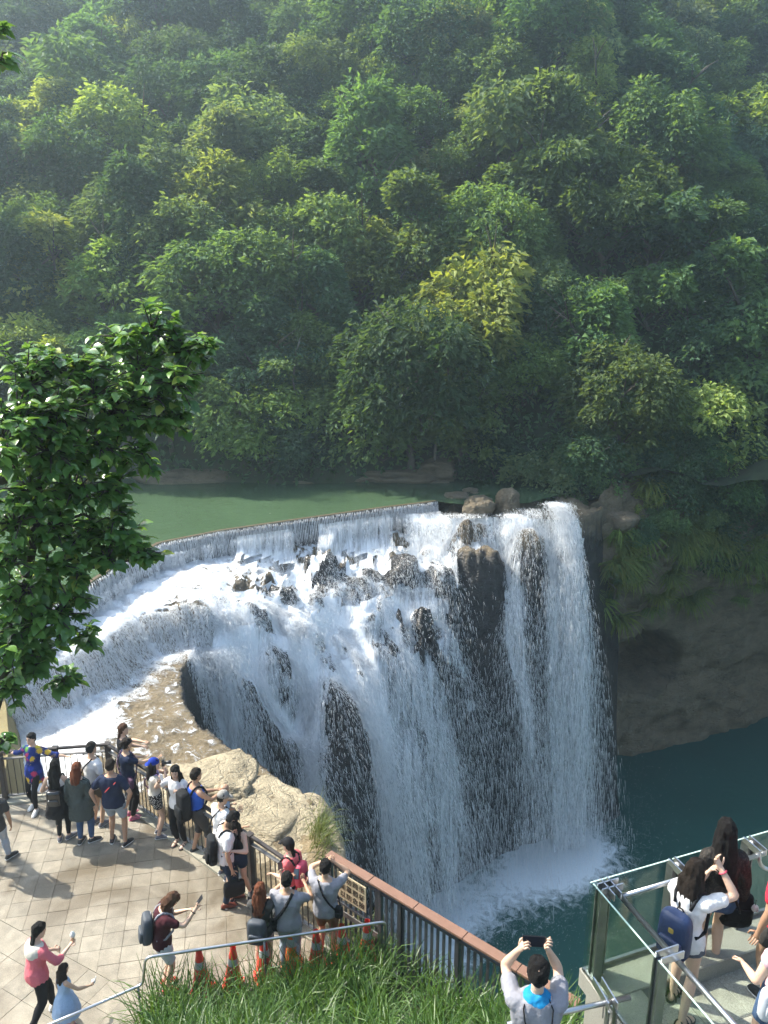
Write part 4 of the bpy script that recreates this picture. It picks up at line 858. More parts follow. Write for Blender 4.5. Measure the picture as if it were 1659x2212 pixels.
ii = np.arange(nu * nvv).reshape(nvv, nu); qd = np.stack([ii[:-1, :-1], ii[:-1, 1:], ii[1:, 1:], ii[1:, :-1]], -1).reshape(-1, 4)
me = mesh_np('cliff', V, qd, True)
M_cliff = rock_material('cliff_rock', (.05, .042, .032), (.17, .135, .085), False, .8, .8, .25)
cliff = tag(obj('cliff', me, M_cliff), 'shaded brown rock cliff with a shallow cave right of the falls', 'cliff', kind='structure')
V0 = V.reshape(nvv, nu, 3)
def cliff_at(x, z):
    j = int(np.argmin(np.abs(V0[int(np.clip((z + 14) / 17.2 * (nvv - 1), 0, nvv - 1)), :, 0] - x))); i = int(np.clip((z + 14) / 17.2 * (nvv - 1), 0, nvv - 1)); return Vector(V0[i, j])
M_tuft = leaf_material('hanging_grass', (.07, .12, .025), (.16, .21, .05), .3)
def tuft_mesh(seed, n, L0, w, arch, back=.25, up=.75):
    r = np.random.default_rng(seed); a = r.uniform(0, 2 * np.pi, n); el = r.uniform(.2, 1.2, n) * up; V = []; F = []; tone = []
    for i in range(n):
        d0 = np.array([math.cos(a[i]) * math.cos(el[i]), math.sin(a[i]) * math.cos(el[i]), math.sin(el[i])]); L = L0 * r.uniform(.55, 1.15); p = np.array([r.normal() * .09, r.normal() * .09, 0]); sd_v = np.array([-math.sin(a[i]), math.cos(a[i]), 0]); k = len(V)
        for j in range(5):
            s_ = j / 4; ww = w * (1 - s_ ** 1.5) + .001
            V += [p - sd_v * ww, p + sd_v * ww]; d1 = d0 + np.array([0, 0, -arch * s_ * 1.6]); d1 /= np.linalg.norm(d1); p = p + d1 * L / 4
        F += [(k + 2 * j, k + 2 * j + 1, k + 2 * j + 3, k + 2 * j + 2) for j in range(4)]; tone += [r.random()] * 10
    me = mesh_np('tuft', V, F); pattr(me, 'leaf', tone); return me
TUFTS = [tuft_mesh(s, 130, 1.15, .022, 1.25) for s in (1, 2)] + [tuft_mesh(3, 90, 1.4, .05, 1.1)]
for me in TUFTS: me.materials.append(M_tuft)
nt = 0; CR = ['above the cliff brow', 'on the cliff brow', 'under the cliff brow', 'mid cliff', 'low on the cliff']; CC = ['beside the falls', 'near the falls', 'above the cave', 'right of the cave', 'by the right edge']
for i in range(125):
    x = random.uniform(8.6, 24); z = random.choice([random.uniform(-4.6, .4), random.uniform(-2.5, 2.0)]) - .10 * max(0, x - 12) * random.random() * 3
    if z < -5.4 and x < 15: continue
    p = cliff_at(x, z)
    if x < 9.8 and z > -1.2: continue
    o = bpy.data.objects.new('grass_tuft', TUFTS[i % 3]); link(o); o.location = p + Vector((0, -.05, .02)); s_ = random.uniform(.55, 1.25); o.scale = (s_,) * 3; o.rotation_euler = (random.uniform(.1, .55), 0, random.uniform(-.6, .6))
    _, px, py = zone(p.x, p.z, p.y); tag(o, f'{"fern like" if i % 3 == 2 else "narrow bladed"} {"big" if s_ > 1 else "middling" if s_ > .75 else "small"} tuft, {CR[int(min(4, max(0, (py - 1080) / 70)))]}, {CC[int(min(4, max(0, (px - 1230) / 86)))]}', 'plant', 'tufts hanging on the right cliff'); nt += 1

# tree ferns, bare trunks and lianas among the trees
def frond_mesh():
    V = []; F = []; tone = []; n = 16
    for i in range(n):
        t_ = i / (n - 1); y = 1.9 * t_; z = .55 * t_ - 1.15 * t_ ** 2; L_ = .42 * math.sin(math.pi * min(1, t_ * .93 + .09)) + .04
        for sg in (-1, 1):
            k = len(V); V += [(0, y - .035, z), (sg * L_ * .5, y + .12 - .02, z + .02), (sg * L_, y + .20, z - .16), (sg * L_ * .5, y + .17, z)]; F.append((k, k + 1, k + 2, k + 3)); tone += [.3 + .4 * t_] * 4
    me = mesh_np('frond', V, F); pattr(me, 'leaf', tone); me.materials.append(LM[3]); return me
FROND = frond_mesh(); FTR = MB().tube([(0, 0, -1), (.05, 0, 1), (0, .05, 2.4)], [.10, .08, .07], 6).mesh('trunk', True); FTR.materials.append(M_bark_dark)
for (px, py, D, s_, lab) in [(1330, 70, 62, 1.5, 'tree fern with drooping fronds near the top right of the forest'), (1245, 60, 64, 1.3, 'small tree fern near the top, right of centre'), (1475, 290, 52, 1.3, 'pale palm like fern on the upper right slope'), (690, 60, 63, 1.6, 'tree fern near the top edge left of centre'), (620, 110, 60, 1.3, 'dim tree fern in the dark gap near the top'), (1590, 500, 46, 1.2, 'fern with arching fronds at the right edge of the slope'), (1075, 840, 37.4, 1.0, 'dark drooping fern above the pool right of centre')]:
    p = GD(px, py, D); t = empty('tree_fern', p - Vector((0, 0, 2.4 * s_)), random.uniform(0, 6)); t.scale = (s_,) * 3; tag(t, lab, 'tree fern', 'tree ferns in the forest'); o = bpy.data.objects.new('trunk', FTR); link(o, t)
    for k in range(9): o = bpy.data.objects.new('frond', FROND); link(o, t); o.location = (0, .05, 2.35); o.rotation_euler = (random.uniform(-.25, .25), random.uniform(-.2, .2), k * .7 + random.uniform(-.15, .15))
M_pale_bark = plain('pale_bark', (.22, .20, .16), .85, var=.3, scale=4)
for (pts, r0, lab, nm) in [([(1205, 330, 53), (1212, 270, 53.4), (1203, 225, 53.6), (1215, 150, 54)], .16, 'bare crooked trunk standing in the dark gap of the upper right forest', 'bare_tree'), ([(640, 880, 37.2), (633, 820, 37.2), (640, 760, 37.4), (660, 700, 38)], .05, 'liana looping down over the pool left of centre', 'liana'), ([(668, 880, 37.0), (652, 868, 37.1), (640, 840, 37.1)], .03, 'short curled liana end above the pool', 'liana'),
                          ([(938, 1010, 36.4), (944, 940, 36.6), (935, 880, 36.8), (940, 790, 37.5)], .07, 'thin roots and trunk climbing the bank behind the weir end', 'liana'), ([(1010, 150, 57), (1018, 95, 57.4), (1008, 40, 58)], .09, 'pale forked branch in the top centre of the forest', 'bare_tree'), ([(1060, 160, 57), (1050, 100, 57.5), (1075, 50, 58)], .08, 'pale slim branch right of the forked one at the top', 'bare_tree'), ([(1400, 470, 47), (1392, 430, 47.4), (1400, 380, 47.8)], .07, 'pale slim stem in the grey green tree on the right slope', 'bare_tree'),
                          ([(1480, 840, 38.4), (1440, 800, 38.6), (1400, 790, 38.8)], .05, 'bare branch slanting through the right hand trees', 'liana'), ([(870, 60, 60), (880, 25, 60.5), (905, -20, 61)], .06, 'pair of thin pale stems at the top edge', 'bare_tree')]:
    P_ = [GD(*q_) for q_ in pts]; O = P_[0].copy(); t = empty(nm, O); tag(t, lab, 'tree' if nm == 'bare_tree' else 'liana'); m = MB(); sm_ = []
    for i in range(len(P_) - 1):
        for k in range(4): u_ = k / 4; sm_.append(P_[i] * (1 - u_) + P_[i + 1] * u_ - O + Vector((random.gauss(0, r0 * .3), 0, random.gauss(0, r0 * .3))))
    sm_.append(P_[-1] - O); m.tube(sm_, [r0 * (1 - .5 * i / len(sm_)) for i in range(len(sm_))], 6); m.build('stem', M_pale_bark, t, True)
    if nm == 'bare_tree':
        for k in (5, 8): b_ = sm_[min(k, len(sm_) - 1)]; MB().tube([b_, b_ + Vector((.5 * (-1) ** k, 0, .6)), b_ + Vector((.8 * (-1) ** k, .1, 1.5))], [r0 * .5, r0 * .4, r0 * .2], 5).build('branch', M_pale_bark, t, True)

for (px, py, x, z, kind, mi, s_, lab) in [(0, 0, 10.2, -.6, 'lobed', 0, .34, 'small bush clinging to the cliff close to the falls'), (0, 0, 11.2, .3, 'round', 2, .42, 'dark bush on the cliff brow close to the falls'), (0, 0, 12.4, -.2, 'lobed', 0, .45, 'green bush on the brow over the cave'), (0, 0, 13.6, .9, 'round', 2, .5, 'dark rounded bush on the brow over the cave'), (0, 0, 14.6, -.9, 'lobed', 0, .42, 'bush hanging on the cliff right of the cave'), (0, 0, 15.6, 1.4, 'round', 0, .55, 'rounded bush high on the cliff right of the cave'),
      (0, 0, 16.6, -.6, 'lobed', 2, .5, 'dark bush hanging in the middle of the right cliff'), (0, 0, 17.8, .9, 'lobed', 0, .6, 'many lobed bush on the right cliff brow'), (0, 0, 18.8, -1.6, 'round', 2, .5, 'low dark bush on the right part of the cliff'), (0, 0, 20.0, 1.2, 'round', 0, .6, 'rounded bush at the far right of the cliff brow'), (0, 0, 20.8, -.6, 'lobed', 2, .55, 'dark bush at the right edge of the cliff'), (0, 0, 9.7, -2.4, 'lobed', 2, .28, 'little dark bush low beside the falls'), (0, 0, 22.3, .6, 'lobed', 0, .7, 'bush at the picture edge on the cliff')]:
    p = cliff_at(x, z); tree('hanging_bush', kind, 1, mi, p - Vector((0, .15, 2.9 * s_)), s_, None, lab, 'bushes on the right cliff', .9, 'bush')
for (x, y, s_, kind, lab) in [(14.5, 38.2, .8, 'round', 'rounded shrub on the shelf above the cliff'), (17, 39.2, .9, 'lobed', 'many lobed shrub on the shelf above the cliff'), (19.6, 40, .9, 'round', 'rounded shrub near the right edge above the cliff'), (22, 41, 1.0, 'lobed', 'many lobed shrub at the right edge above the cliff'), (12.2, 37.2, .7, 'lobed', 'shrub on the shelf just right of the falls')]:
    tree('shrub', kind, 2, 2, (x, y, .6 - 1.2 * s_), s_, None, lab, 'shrubs above the cliff', 1, 'shrub')
# ------------------------------------------------------------------ people
def cloth(name, col, rough=.85, pattern=None, var=.10):
    m = plain(name, col, rough, 0, .2, var, 22, .25, 45)
    if not pattern: return m
    N, L = m.node_tree.nodes, m.node_tree.links; b = N['Principled BSDF']; tc = [n for n in N if n.type == 'TEX_COORD'][0]; src = b.inputs['Base Color'].links[0].from_socket
    mx = N.new('ShaderNodeMix'); mx.data_type = 'RGBA'; L.new(src, mx.inputs[6]); L.new(mx.outputs[2], b.inputs['Base Color'])
    kind = pattern[0]
    if kind == 'stripes':
        wv = N.new('ShaderNodeTexWave'); wv.bands_direction = pattern[3]; wv.inputs['Scale'].default_value = pattern[2]; wv.inputs['Distortion'].default_value = .6; L.new(tc.outputs['Object'], wv.inputs['Vector'])
        mr = N.new('ShaderNodeMapRange'); mr.inputs[1].default_value = .80; mr.inputs[2].default_value = .9; L.new(wv.outputs[1], mr.inputs[0]); L.new(mr.outputs[0], mx.inputs[0]); mx.inputs[7].default_value = (*pattern[1], 1)
    elif kind == 'dots':
        vo = N.new('ShaderNodeTexVoronoi'); vo.inputs['Scale'].default_value = pattern[2]; L.new(tc.outputs['Object'], vo.inputs['Vector'])
        mr = N.new('ShaderNodeMapRange'); mr.inputs[1].default_value = .42; mr.inputs[2].default_value = .30; L.new(vo.outputs[0], mr.inputs[0]); L.new(mr.outputs[0], mx.inputs[0]); mx.inputs[7].default_value = (*pattern[1], 1)
    elif kind == 'floral':
        vo = N.new('ShaderNodeTexVoronoi'); vo.inputs['Scale'].default_value = 7.5; L.new(tc.outputs['Object'], vo.inputs['Vector'])
        v2 = N.new('ShaderNodeTexVoronoi'); v2.inputs['Scale'].default_value = 42; L.new(tc.outputs['Object'], v2.inputs['Vector'])
        rp = ramp(N, [(.0, (.65, .5, .03)), (.3, (.50, .05, .12)), (.5, (.62, .42, .04)), (.7, (.10, .25, .05)), (.85, (.02, .05, .35))]); rp.color_ramp.interpolation = 'CONSTANT'
        sx = N.new('ShaderNodeSeparateColor'); L.new(vo.outputs[1], sx.inputs[0]); L.new(sx.outputs[0], rp.inputs[0])
        ad = N.new('ShaderNodeMath'); ad.operation = 'MULTIPLY_ADD'; ad.inputs[1].default_value = .35; L.new(v2.outputs[0], ad.inputs[0]); L.new(vo.outputs[0], ad.inputs[2])
        mr = N.new('ShaderNodeMapRange'); mr.inputs[1].default_value = .72; mr.inputs[2].default_value = .5; L.new(ad.outputs[0], mr.inputs[0]); L.new(mr.outputs[0], mx.inputs[0]); L.new(rp.outputs[0], mx.inputs[7])
    return m
SKIN = [plain('skin_fair', (.60, .40, .29), .5, 0, .4, .06), plain('skin_tan', (.42, .25, .16), .5, 0, .4, .06), plain('skin_warm', (.52, .33, .22), .5, 0, .4, .06)]
HAIRM = {k: plain('hair_' + k, c, .62, 0, .18, .5, 60, .8, 160) for k, c in dict(black=(.008, .007, .007), dark=(.016, .011, .008), brown=(.085, .040, .022), auburn=(.14, .045, .02), light=(.12, .07, .04)).items()}
M_eye = plain('eye', (.015, .012, .01), .2); M_lip = plain('lips', (.45, .16, .13), .5); M_sole = plain('sole_white', (.7, .69, .66), .7); M_blackp = plain('black_plastic', (.015, .015, .017), .35); M_blackc = cloth('black_fabric', (.014, .014, .016))
M_screen = plain('phone_screen', (.02, .022, .03), .12)
def ring_loft(m, secs, n=12):
    """secs: (centre, half axis x, half axis y) -> closed tube with rounded ends"""
    V = []; F = []
    for c, ax, ay in secs:
        for j in range(n): a = 2 * math.pi * j / n; V.append(c + ax * math.cos(a) + ay * math.sin(a))
    k = len(secs)
    for i in range(k - 1):
        for j in range(n): F.append((i * n + j, i * n + (j + 1) % n, (i + 1) * n + (j + 1) % n, (i + 1) * n + j))
    F.append(tuple(range(n - 1, -1, -1))); F.append(tuple((k - 1) * n + j for j in range(n)))
    m.add(V, F)
def limb(m, A, B, prof, t0=0., t1=1., infl=0., n=10, round_=True):
    A = Vector(A); B = Vector(B); d = (B - A); L_ = d.length; d.normalize(); u = d.orthogonal().normalized(); w = d.cross(u)
    ts = sorted(set([t0, t1] + [t for t, _ in prof if t0 < t < t1])); T_ = [p[0] for p in prof]; R_ = [p[1] for p in prof]; secs = []
    rs = [float(np.interp(t, T_, R_)) + infl for t in ts]
    if round_: c = A + d * (L_ * t0 - rs[0] * .55); secs.append((c, u * rs[0] * .62, w * rs[0] * .62))
    for t, r_ in zip(ts, rs): c = A + d * L_ * t; secs.append((c, u * r_, w * r_))
    if round_: c = A + d * (L_ * t1 + rs[-1] * .55); secs.append((c, u * rs[-1] * .62, w * rs[-1] * .62))
    ring_loft(m, secs, n)
def ik(S, T, l1, l2, pole):
    S = Vector(S); T = Vector(T); d = T - S; L_ = d.length
    if L_ > (l1 + l2) * .985: T = S + d.normalized() * (l1 + l2) * .985; d = T - S; L_ = d.length
    d.normalize(); a = (l1 * l1 - l2 * l2 + L_ * L_) / (2 * L_); h = math.sqrt(max(0, l1 * l1 - a * a)); p = Vector(pole); p = p - d * p.dot(d)
    p = p.normalized() if p.length > 1e-5 else d.orthogonal().normalized()
    return S + d * a + p * h, T
def remeshed(name, m, voxel, smooth=3, extra=None, disp=0.0, fq=(9, .6)):
    me = m.mesh(name); o = bpy.data.objects.new(name, me); COL.objects.link(o)
    md = o.modifiers.new('r', 'REMESH'); md.mode = 'VOXEL'; md.voxel_size = voxel
    if smooth: s_ = o.modifiers.new('s', 'SMOOTH'); s_.factor = .5; s_.iterations = smooth
    dg = bpy.context.evaluated_depsgraph_get(); out = bpy.data.meshes.new_from_object(o.evaluated_get(dg)); bpy.data.objects.remove(o); bpy.data.meshes.remove(me)
    if disp:
        co = np.empty(len(out.vertices) * 3, np.float32); out.vertices.foreach_get('co', co); co = co.reshape(-1, 3); no = np.empty(len(out.vertices) * 3, np.float32); out.vertices.foreach_get('normal', no)
        f = fbm(co * [1, 1, fq[1]], fq[0], 4, 3); co = co + no.reshape(-1, 3) * (f * disp)[:, None]; out.vertices.foreach_set('co', co.astype(np.float32).ravel())
    if extra and extra.v:
        bm = bmesh.new(); bm.from_mesh(out); e = extra.mesh('x'); bm.from_mesh(e); bm.to_mesh(out); bm.free(); bpy.data.meshes.remove(e)
    out.polygons.foreach_set('use_smooth', [True] * len(out.polygons)); out.update(); out.name = name
    return out
THIGH = [(0, .088), (.3, .083), (.7, .062), (1, .052)]; CALF = [(0, .052), (.28, .057), (.6, .045), (1, .034)]; UARM = [(0, .054), (.5, .046), (1, .038)]; FARM = [(0, .040), (.3, .041), (1, .026)]
def hand_parts(m, fing, W, d, side_v, curl, right, fr=.0085):
    """palm into m (remeshed with the body), five separate fingers into fing"""
    d = d.normalized(); s = (side_v - d * side_v.dot(d)).normalized(); pn = d.cross(s)           # pn: palm side
    ring_loft(m, [(W - d * .01, s * .024, pn * .018), (W + d * .04, s * .036, pn * .016), (W + d * .085, s * .040, pn * .015), (W + d * .095, s * .032, pn * .010)], 8)
    for i, (off, ln) in enumerate(((-.030, .070), (-.010, .080), (.010, .076), (.029, .060))):
        p = W + d * .080 + s * off; a = curl * (1 + .08 * i); d1 = (d * math.cos(a * .6) + pn * math.sin(a * .6)); d2 = (d * math.cos(a * 1.7) + pn * math.sin(a * 1.7))
        q1 = p + d1 * ln * .55; q2 = q1 + d2 * ln * .48; fing.tube([p, q1, q2], [fr, fr * .92, fr * .7], 6)
    sg = -1; p = W + d * .025 + s * .028 * sg; q1 = p + (d * .6 + s * sg * .8 + pn * .25).normalized() * .04; q2 = q1 + (d * .9 + s * sg * .15 + pn * (.2 + curl * .5)).normalized() * .035
    fing.tube([p, q1, q2], [fr * 1.15, fr * 1.05, fr * .75], 6)
PEOPLE = {}
def person(key, label, head, h, rz, top, bottom, hair, shoes, sex='f', skin=0, zb=0.0, lean=(0, 0), hd=(0, 0), hl=None, hr=None, fl=(-.09, 0, 0), fr=(.09, 0, 0), pl=None, pr=None, pel=(0, 0, 0), fat=1.0, vox=.018, loc=None, curl=.5, face=False, kl=(0, 1, 0), kr=(0, 1, 0), hsl=None, hsr=None, cat='person', name='person'):
    """head: photo position of the crown; the figure is laid out 1.70 m tall, then scaled. x right, y forward"""
    if loc is None: p = G(head[0], head[1], zb + h); loc = Vector((p.x, p.y, zb))
    S = h / 1.70; t = empty(name, loc, R(rz)); t.scale = (S, S, S); tag(t, label, cat)
    fem = sex == 'f'; V_ = Vector
    P0 = V_((pel[0], pel[1], .93 + pel[2]))
    Rl = Matrix.Rotation(-R(lean[0]), 3, 'X') @ Matrix.Rotation(R(lean[1]), 3, 'Y')
    def spine(z):                                                 # point and frame on the bent spine, z above the pelvis
        k = max(0., min(1., z / .30)); q = Matrix.Rotation(-R(lean[0]) * k, 3, 'X') @ Matrix.Rotation(R(lean[1]) * k, 3, 'Y'); return P0 + q @ V_((0, 0, z)), q
    if fem: TS = [(-.13, .150, .108), (-.04, .170, .122), (.05, .160, .115), (.14, .122, .095), (.24, .135, .105), (.34, .148, .118), (.42, .150, .098), (.475, .118, .078), (.505, .06, .058)]
    else: TS = [(-.13, .150, .105), (-.04, .165, .118), (.05, .160, .115), (.14, .148, .108), (.24, .158, .115), (.34, .178, .122), (.42, .178, .105), (.475, .135, .082), (.505, .065, .062)]
    TS = [(z, a * fat, b_ * fat) for z, a, b_ in TS]
    sw = (.150 if fem else .175) * (1 + (fat - 1) * .5)
    def torso(m, z0, z1, infl, flare=0.0):
        zs = [z for z, _, _ in TS if z0 < z < z1]; zs = [z0] + zs + [z1]; secs = []
        for z in zs:
            a = float(np.interp(z, [q[0] for q in TS], [q[1] for q in TS])) + infl; b_ = float(np.interp(z, [q[0] for q in TS], [q[2] for q in TS])) + infl
            f = 1 + flare * max(0, (.12 - z)) ; c, q = spine(z); yo = .012 if .2 < z < .4 and fem else 0
            secs.append((c + q @ V_((0, yo, 0)), q @ V_((a * f, 0, 0)), q @ V_((0, b_ * f, 0))))
        ring_loft(m, secs, 16)
    nk, qn = spine(.49); SH = {}
    for sd, sg in (('l', -1), ('r', 1)): c, q = spine(.425); SH[sd] = c + q @ V_((sg * sw, -.005, 0))
    qh = qn @ Matrix.Rotation(R(hd[1]), 3, 'Z') @ Matrix.Rotation(-R(hd[0]), 3, 'X'); hc = nk + qn @ V_((0, .01, .055)) + qh @ V_((0, .025, .115))
    HIP = {'l': P0 + V_((-.088 * fat, 0, -.035)), 'r': P0 + V_((.088 * fat, 0, -.035))}
    rest = {'l': V_((-sw - .09, .03, .78)), 'r': V_((sw + .09, .03, .78))}
    hands = {'l': V_(hl) if hl else rest['l'] + V_((pel[0], pel[1] + math.sin(R(lean[0])) * .2, 0)), 'r': V_(hr) if hr else rest['r'] + V_((pel[0], pel[1] + math.sin(R(lean[0])) * .2, 0))}
    poles = {'l': V_(pl) if pl else V_((-.5, -1, -.3)), 'r': V_(pr) if pr else V_((.5, -1, -.3))}
    J = {}; feet = {'l': fl, 'r': fr}; kn = {'l': kl, 'r': kr}
    for sd in 'lr':
        E, W = ik(SH[sd], hands[sd], .285, .25, poles[sd]); J['e' + sd] = E; J['w' + sd] = W
        f = feet[sd]; fa = f[2] if len(f) > 2 else 0; fz = f[3] if len(f) > 3 else 0
        K, Aa = ik(HIP[sd], V_((f[0], f[1], .085 + fz)), .42, .42, V_(kn[sd])); J['k' + sd] = K; J['a' + sd] = Aa; J['fa' + sd] = fa
    m = MB(); fg = MB()
    torso(m, -.13, .505, 0)
    ring_loft(m, [(nk - qn @ V_((0, 0, .03)), qn @ V_((.058, 0, 0)), qn @ V_((0, .058, 0))), (nk + qn @ V_((0, .005, .04)), qn @ V_((.05, 0, 0)), qn @ V_((0, .052, 0))), (hc + qh @ V_((0, -.03, -.07)), qh @ V_((.05, 0, 0)), qh @ V_((0, .052, 0)))], 10)
    HS = [(-.118, .022, .024, .052), (-.10, .040, .042, .040), (-.065, .056, .068, .022), (-.02, .067, .088, .006), (.03, .073, .096, .0), (.07, .068, .090, -.006), (.10, .050, .066, -.01), (.118, .024, .032, -.012)]
    ring_loft(m, [(hc + qh @ V_((0, yo, z)), qh @ V_((a, 0, 0)), qh @ V_((0, b_, 0))) for z, a, b_, yo in HS], 14)
    ring_loft(m, [(hc + qh @ V_((0, .088, .022)), qh @ V_((.006, 0, 0)), qh @ V_((0, .008, 0))), (hc + qh @ V_((0, .105, -.022)), qh @ V_((.014, 0, 0)), qh @ V_((0, .014, 0))), (hc + qh @ V_((0, .092, -.034)), qh @ V_((.012, 0, 0)), qh @ V_((0, .012, 0)))], 6)   # nose
    for sg in (-1, 1): ring_loft(m, [(hc + qh @ V_((sg * .070, -.005, -.03)), qh @ V_((.008, 0, 0)), qh @ V_((0, .012, 0))), (hc + qh @ V_((sg * .078, -.012, 0)), qh @ V_((.009, 0, 0)), qh @ V_((0, .018, 0))), (hc + qh @ V_((sg * .072, -.012, .025)), qh @ V_((.006, 0, 0)), qh @ V_((0, .012, 0)))], 6)   # ears
    def foot(m, sd, infl=0.0, z_off=0.0):
        a = J['a' + sd]; yaw = R(J['fa' + sd]); f = V_((-math.sin(yaw), math.cos(yaw), 0)); s = V_((math.cos(yaw), math.sin(yaw), 0)); b0 = V_((a.x, a.y, a.z - .085)); u = V_((0, 0, 1))
        ring_loft(m, [(b0 + f * (-.062 - infl) + u * .030, s * (.020 + infl), u * .022), (b0 + f * -.04 + u * .042, s * (.033 + infl), u * (.040 + infl)), (b0 + f * .02 + u * .050, s * (.036 + infl), u * (.048 + infl)), (b0 + f * .09 + u * .036, s * (.042 + infl), u * (.034 + infl * .6)), (b0 + f * .15 + u * .026, s * (.040 + infl), u * (.024 + infl * .5)), (b0 + f * (.178 + infl) + u * .02, s * (.022 + infl), u * .014)], 10)
    for sd in 'lr':
        limb(m, SH[sd], J['e' + sd], UARM); limb(m, J['e' + sd], J['w' + sd], FARM); limb(m, HIP[sd], J['k' + sd], [(q, r_ * (1 + (fat - 1) * .7)) for q, r_ in THIGH]); limb(m, J['k' + sd], J['a' + sd], CALF)
        limb(m, SH[sd] - qn @ V_((.06 if sd == 'r' else -.06, 0, 0)), SH[sd], [(0, .05), (1, .053)])
        foot(m, sd)
        sv = (hsl if sd == 'l' else hsr); sv = V_(sv) if sv else V_((0, 1, 0)) * (-1) + V_((.3 if sd == 'l' else -.3, 0, 0))
        dv_ = (J['w' + sd] - J['e' + sd]); hand_parts(m, fg, J['w' + sd], dv_, sv, curl, sd == 'r'); J['h' + sd] = J['w' + sd] + dv_.normalized() * .09
    body = obj('body', remeshed('body', m, vox, 3, fg), SKIN[skin], t)
    # top -------------------------------------------------
    def garment(nm, mm, mat, sm=2, disp=.012): return obj(nm, remeshed(nm, mm, vox, sm, None, disp), mat, t)
    tk = top[0]; g = MB()
    hem = dict(tee=-.10, tank=-.06, long=-.08, crop=.02, cardigan=-.34, polo=-.10, tunic=-.30).get(tk, -.08) if len(top) < 3 else top[2]
    if tk != 'dress':
        torso(g, max(hem, -.13), .488 if tk not in ('tank',) else .44, .020 if tk not in ('tank', 'crop') else .013, .25 if tk in ('tee', 'long', 'polo') else 0)
        if hem < -.13:
            z1, q1 = spine(0); ring_loft(g, [(z1 + V_((0, 0, .05)), V_((.178 * fat, 0, 0)), V_((0, .135 * fat, 0))), (z1 + V_((0, 0, -.10)), V_((.195 * fat, 0, 0)), V_((0, .150 * fat, 0))), (z1 + V_((0, 0, hem)), V_((.205 * fat, 0, 0)), V_((0, .158 * fat, 0)))], 18)
        for sd in 'lr':
            if tk == 'tank':
                c0, q0 = spine(.40); sg = -1 if sd == 'l' else 1
                ring_loft(g, [(c0 + q0 @ V_((sg * .10, 0, -.02)), q0 @ V_((.035, 0, 0)), q0 @ V_((0, .115, 0))), (c0 + q0 @ V_((sg * .085, -.005, .065)), q0 @ V_((.026, 0, 0)), q0 @ V_((0, .085, 0)))], 10); continue
            sl = dict(tee=.62, polo=.60, crop=.25, long=1, cardigan=1, tunic=1).get(tk, .6)
            limb(g, SH[sd] - qn @ V_((.07 if sd == 'r' else -.07, 0, 0)), SH[sd], [(0, .072), (1, .070)])
            limb(g, SH[sd], J['e' + sd], UARM, 0, sl, .020)
            if tk in ('long', 'cardigan'): limb(g, J['e' + sd], J['w' + sd], FARM, 0, .93, .018)
            if tk == 'tunic': limb(g, J['e' + sd], J['w' + sd], FARM, 0, .35, .016)
        garment({'tank': 'tank_top', 'polo': 'polo_shirt', 'cardigan': 'cardigan', 'tunic': 'tunic', 'crop': 'top'}.get(tk, 'shirt'), g, top[1])
    else:
        torso(g, .10, .47, .014); z1, q1 = spine(.12)
        ring_loft(g, [(z1, V_((.140, 0, 0)), V_((0, .112, 0))), (z1 + V_((0, 0, -.12)), V_((.20, 0, 0)), V_((0, .18, 0))), (z1 + V_((0, 0, -.30)), V_((.26, 0, 0)), V_((0, .24, 0))), (z1 + V_((0, 0, -.55)), V_((.31, 0, 0)), V_((0, .29, 0)))], 20)
        garment('dress', g, top[1], 2, .014)
    # bottom ----------------------------------------------
    if bottom:
        bk = bottom[0]; g = MB(); q_in = dict(shorts=.020, pants=.014, leggings=.006, jeans=.015, denim=.018, skirt=.02, knee=.022)[bk]
        torso(g, -.135, .09, q_in * .8)
        if bk == 'skirt':
            z1, _ = spine(0); ring_loft(g, [(z1 + V_((0, 0, .06)), V_((.165, 0, 0)), V_((0, .125, 0))), (z1 + V_((0, 0, -.12)), V_((.20, 0, 0)), V_((0, .16, 0))), (z1 + V_((0, 0, -.40)), V_((.25, 0, 0)), V_((0, .21, 0)))], 18)
        else:
            tl = dict(shorts=.62, denim=.30, knee=1.0).get(bk, 1.0)
            if len(bottom) > 2: tl = bottom[2]
            for sd in 'lr':
                limb(g, HIP[sd], J['k' + sd], [(q, r_ * (1 + (fat - 1) * .7)) for q, r_ in THIGH], 0, tl, q_in)
                if bk in ('pants', 'leggings', 'jeans'): limb(g, J['k' + sd], J['a' + sd], CALF, 0, .92, q_in * .9)
                if bk == 'knee': limb(g, J['k' + sd], J['a' + sd], CALF, 0, .16, q_in)
        garment({'denim': 'denim_shorts', 'knee': 'shorts', 'jeans': 'jeans', 'skirt': 'skirt', 'leggings': 'leggings'}.get(bk, bk), g, bottom[1], 2, .009)
    # shoes -----------------------------------------------
    for sd in 'lr':
        g = MB(); foot(g, sd, .007)
        a = J['a' + sd]; yaw = R(J['fa' + sd]); f = V_((-math.sin(yaw), math.cos(yaw), 0)); s = V_((math.cos(yaw), math.sin(yaw), 0)); b0 = V_((a.x, a.y, a.z - .085))
        if shoes[0] != 'sandal':
            sh = obj('shoe', remeshed('shoe', g, .010, 2), shoes[1], t)
        else:
            sm_ = MB()
            for yy, hh in ((.105, .062), (.055, .078), (-.02, .10)): sm_.tube([b0 + f * yy + s * (.052 * math.cos(q)) + V_((0, 0, max(.006, hh * math.sin(q)))) for q in [math.pi * i / 8 for i in range(9)]], .008, 6)
            sh = sm_.build('sandal', shoes[1], t, True)
        so_ = MB(); ring_loft(so_, [(b0 + f * y_ + V_((0, 0, .012)), s * w_, V_((0, 0, .012))) for y_, w_ in ((-.075, .02), (-.055, .036), (.0, .040), (.09, .050), (.15, .047), (.19, .024))], 8)
        so_.build('sole', shoes[2] if len(shoes) > 2 else M_sole, sh)
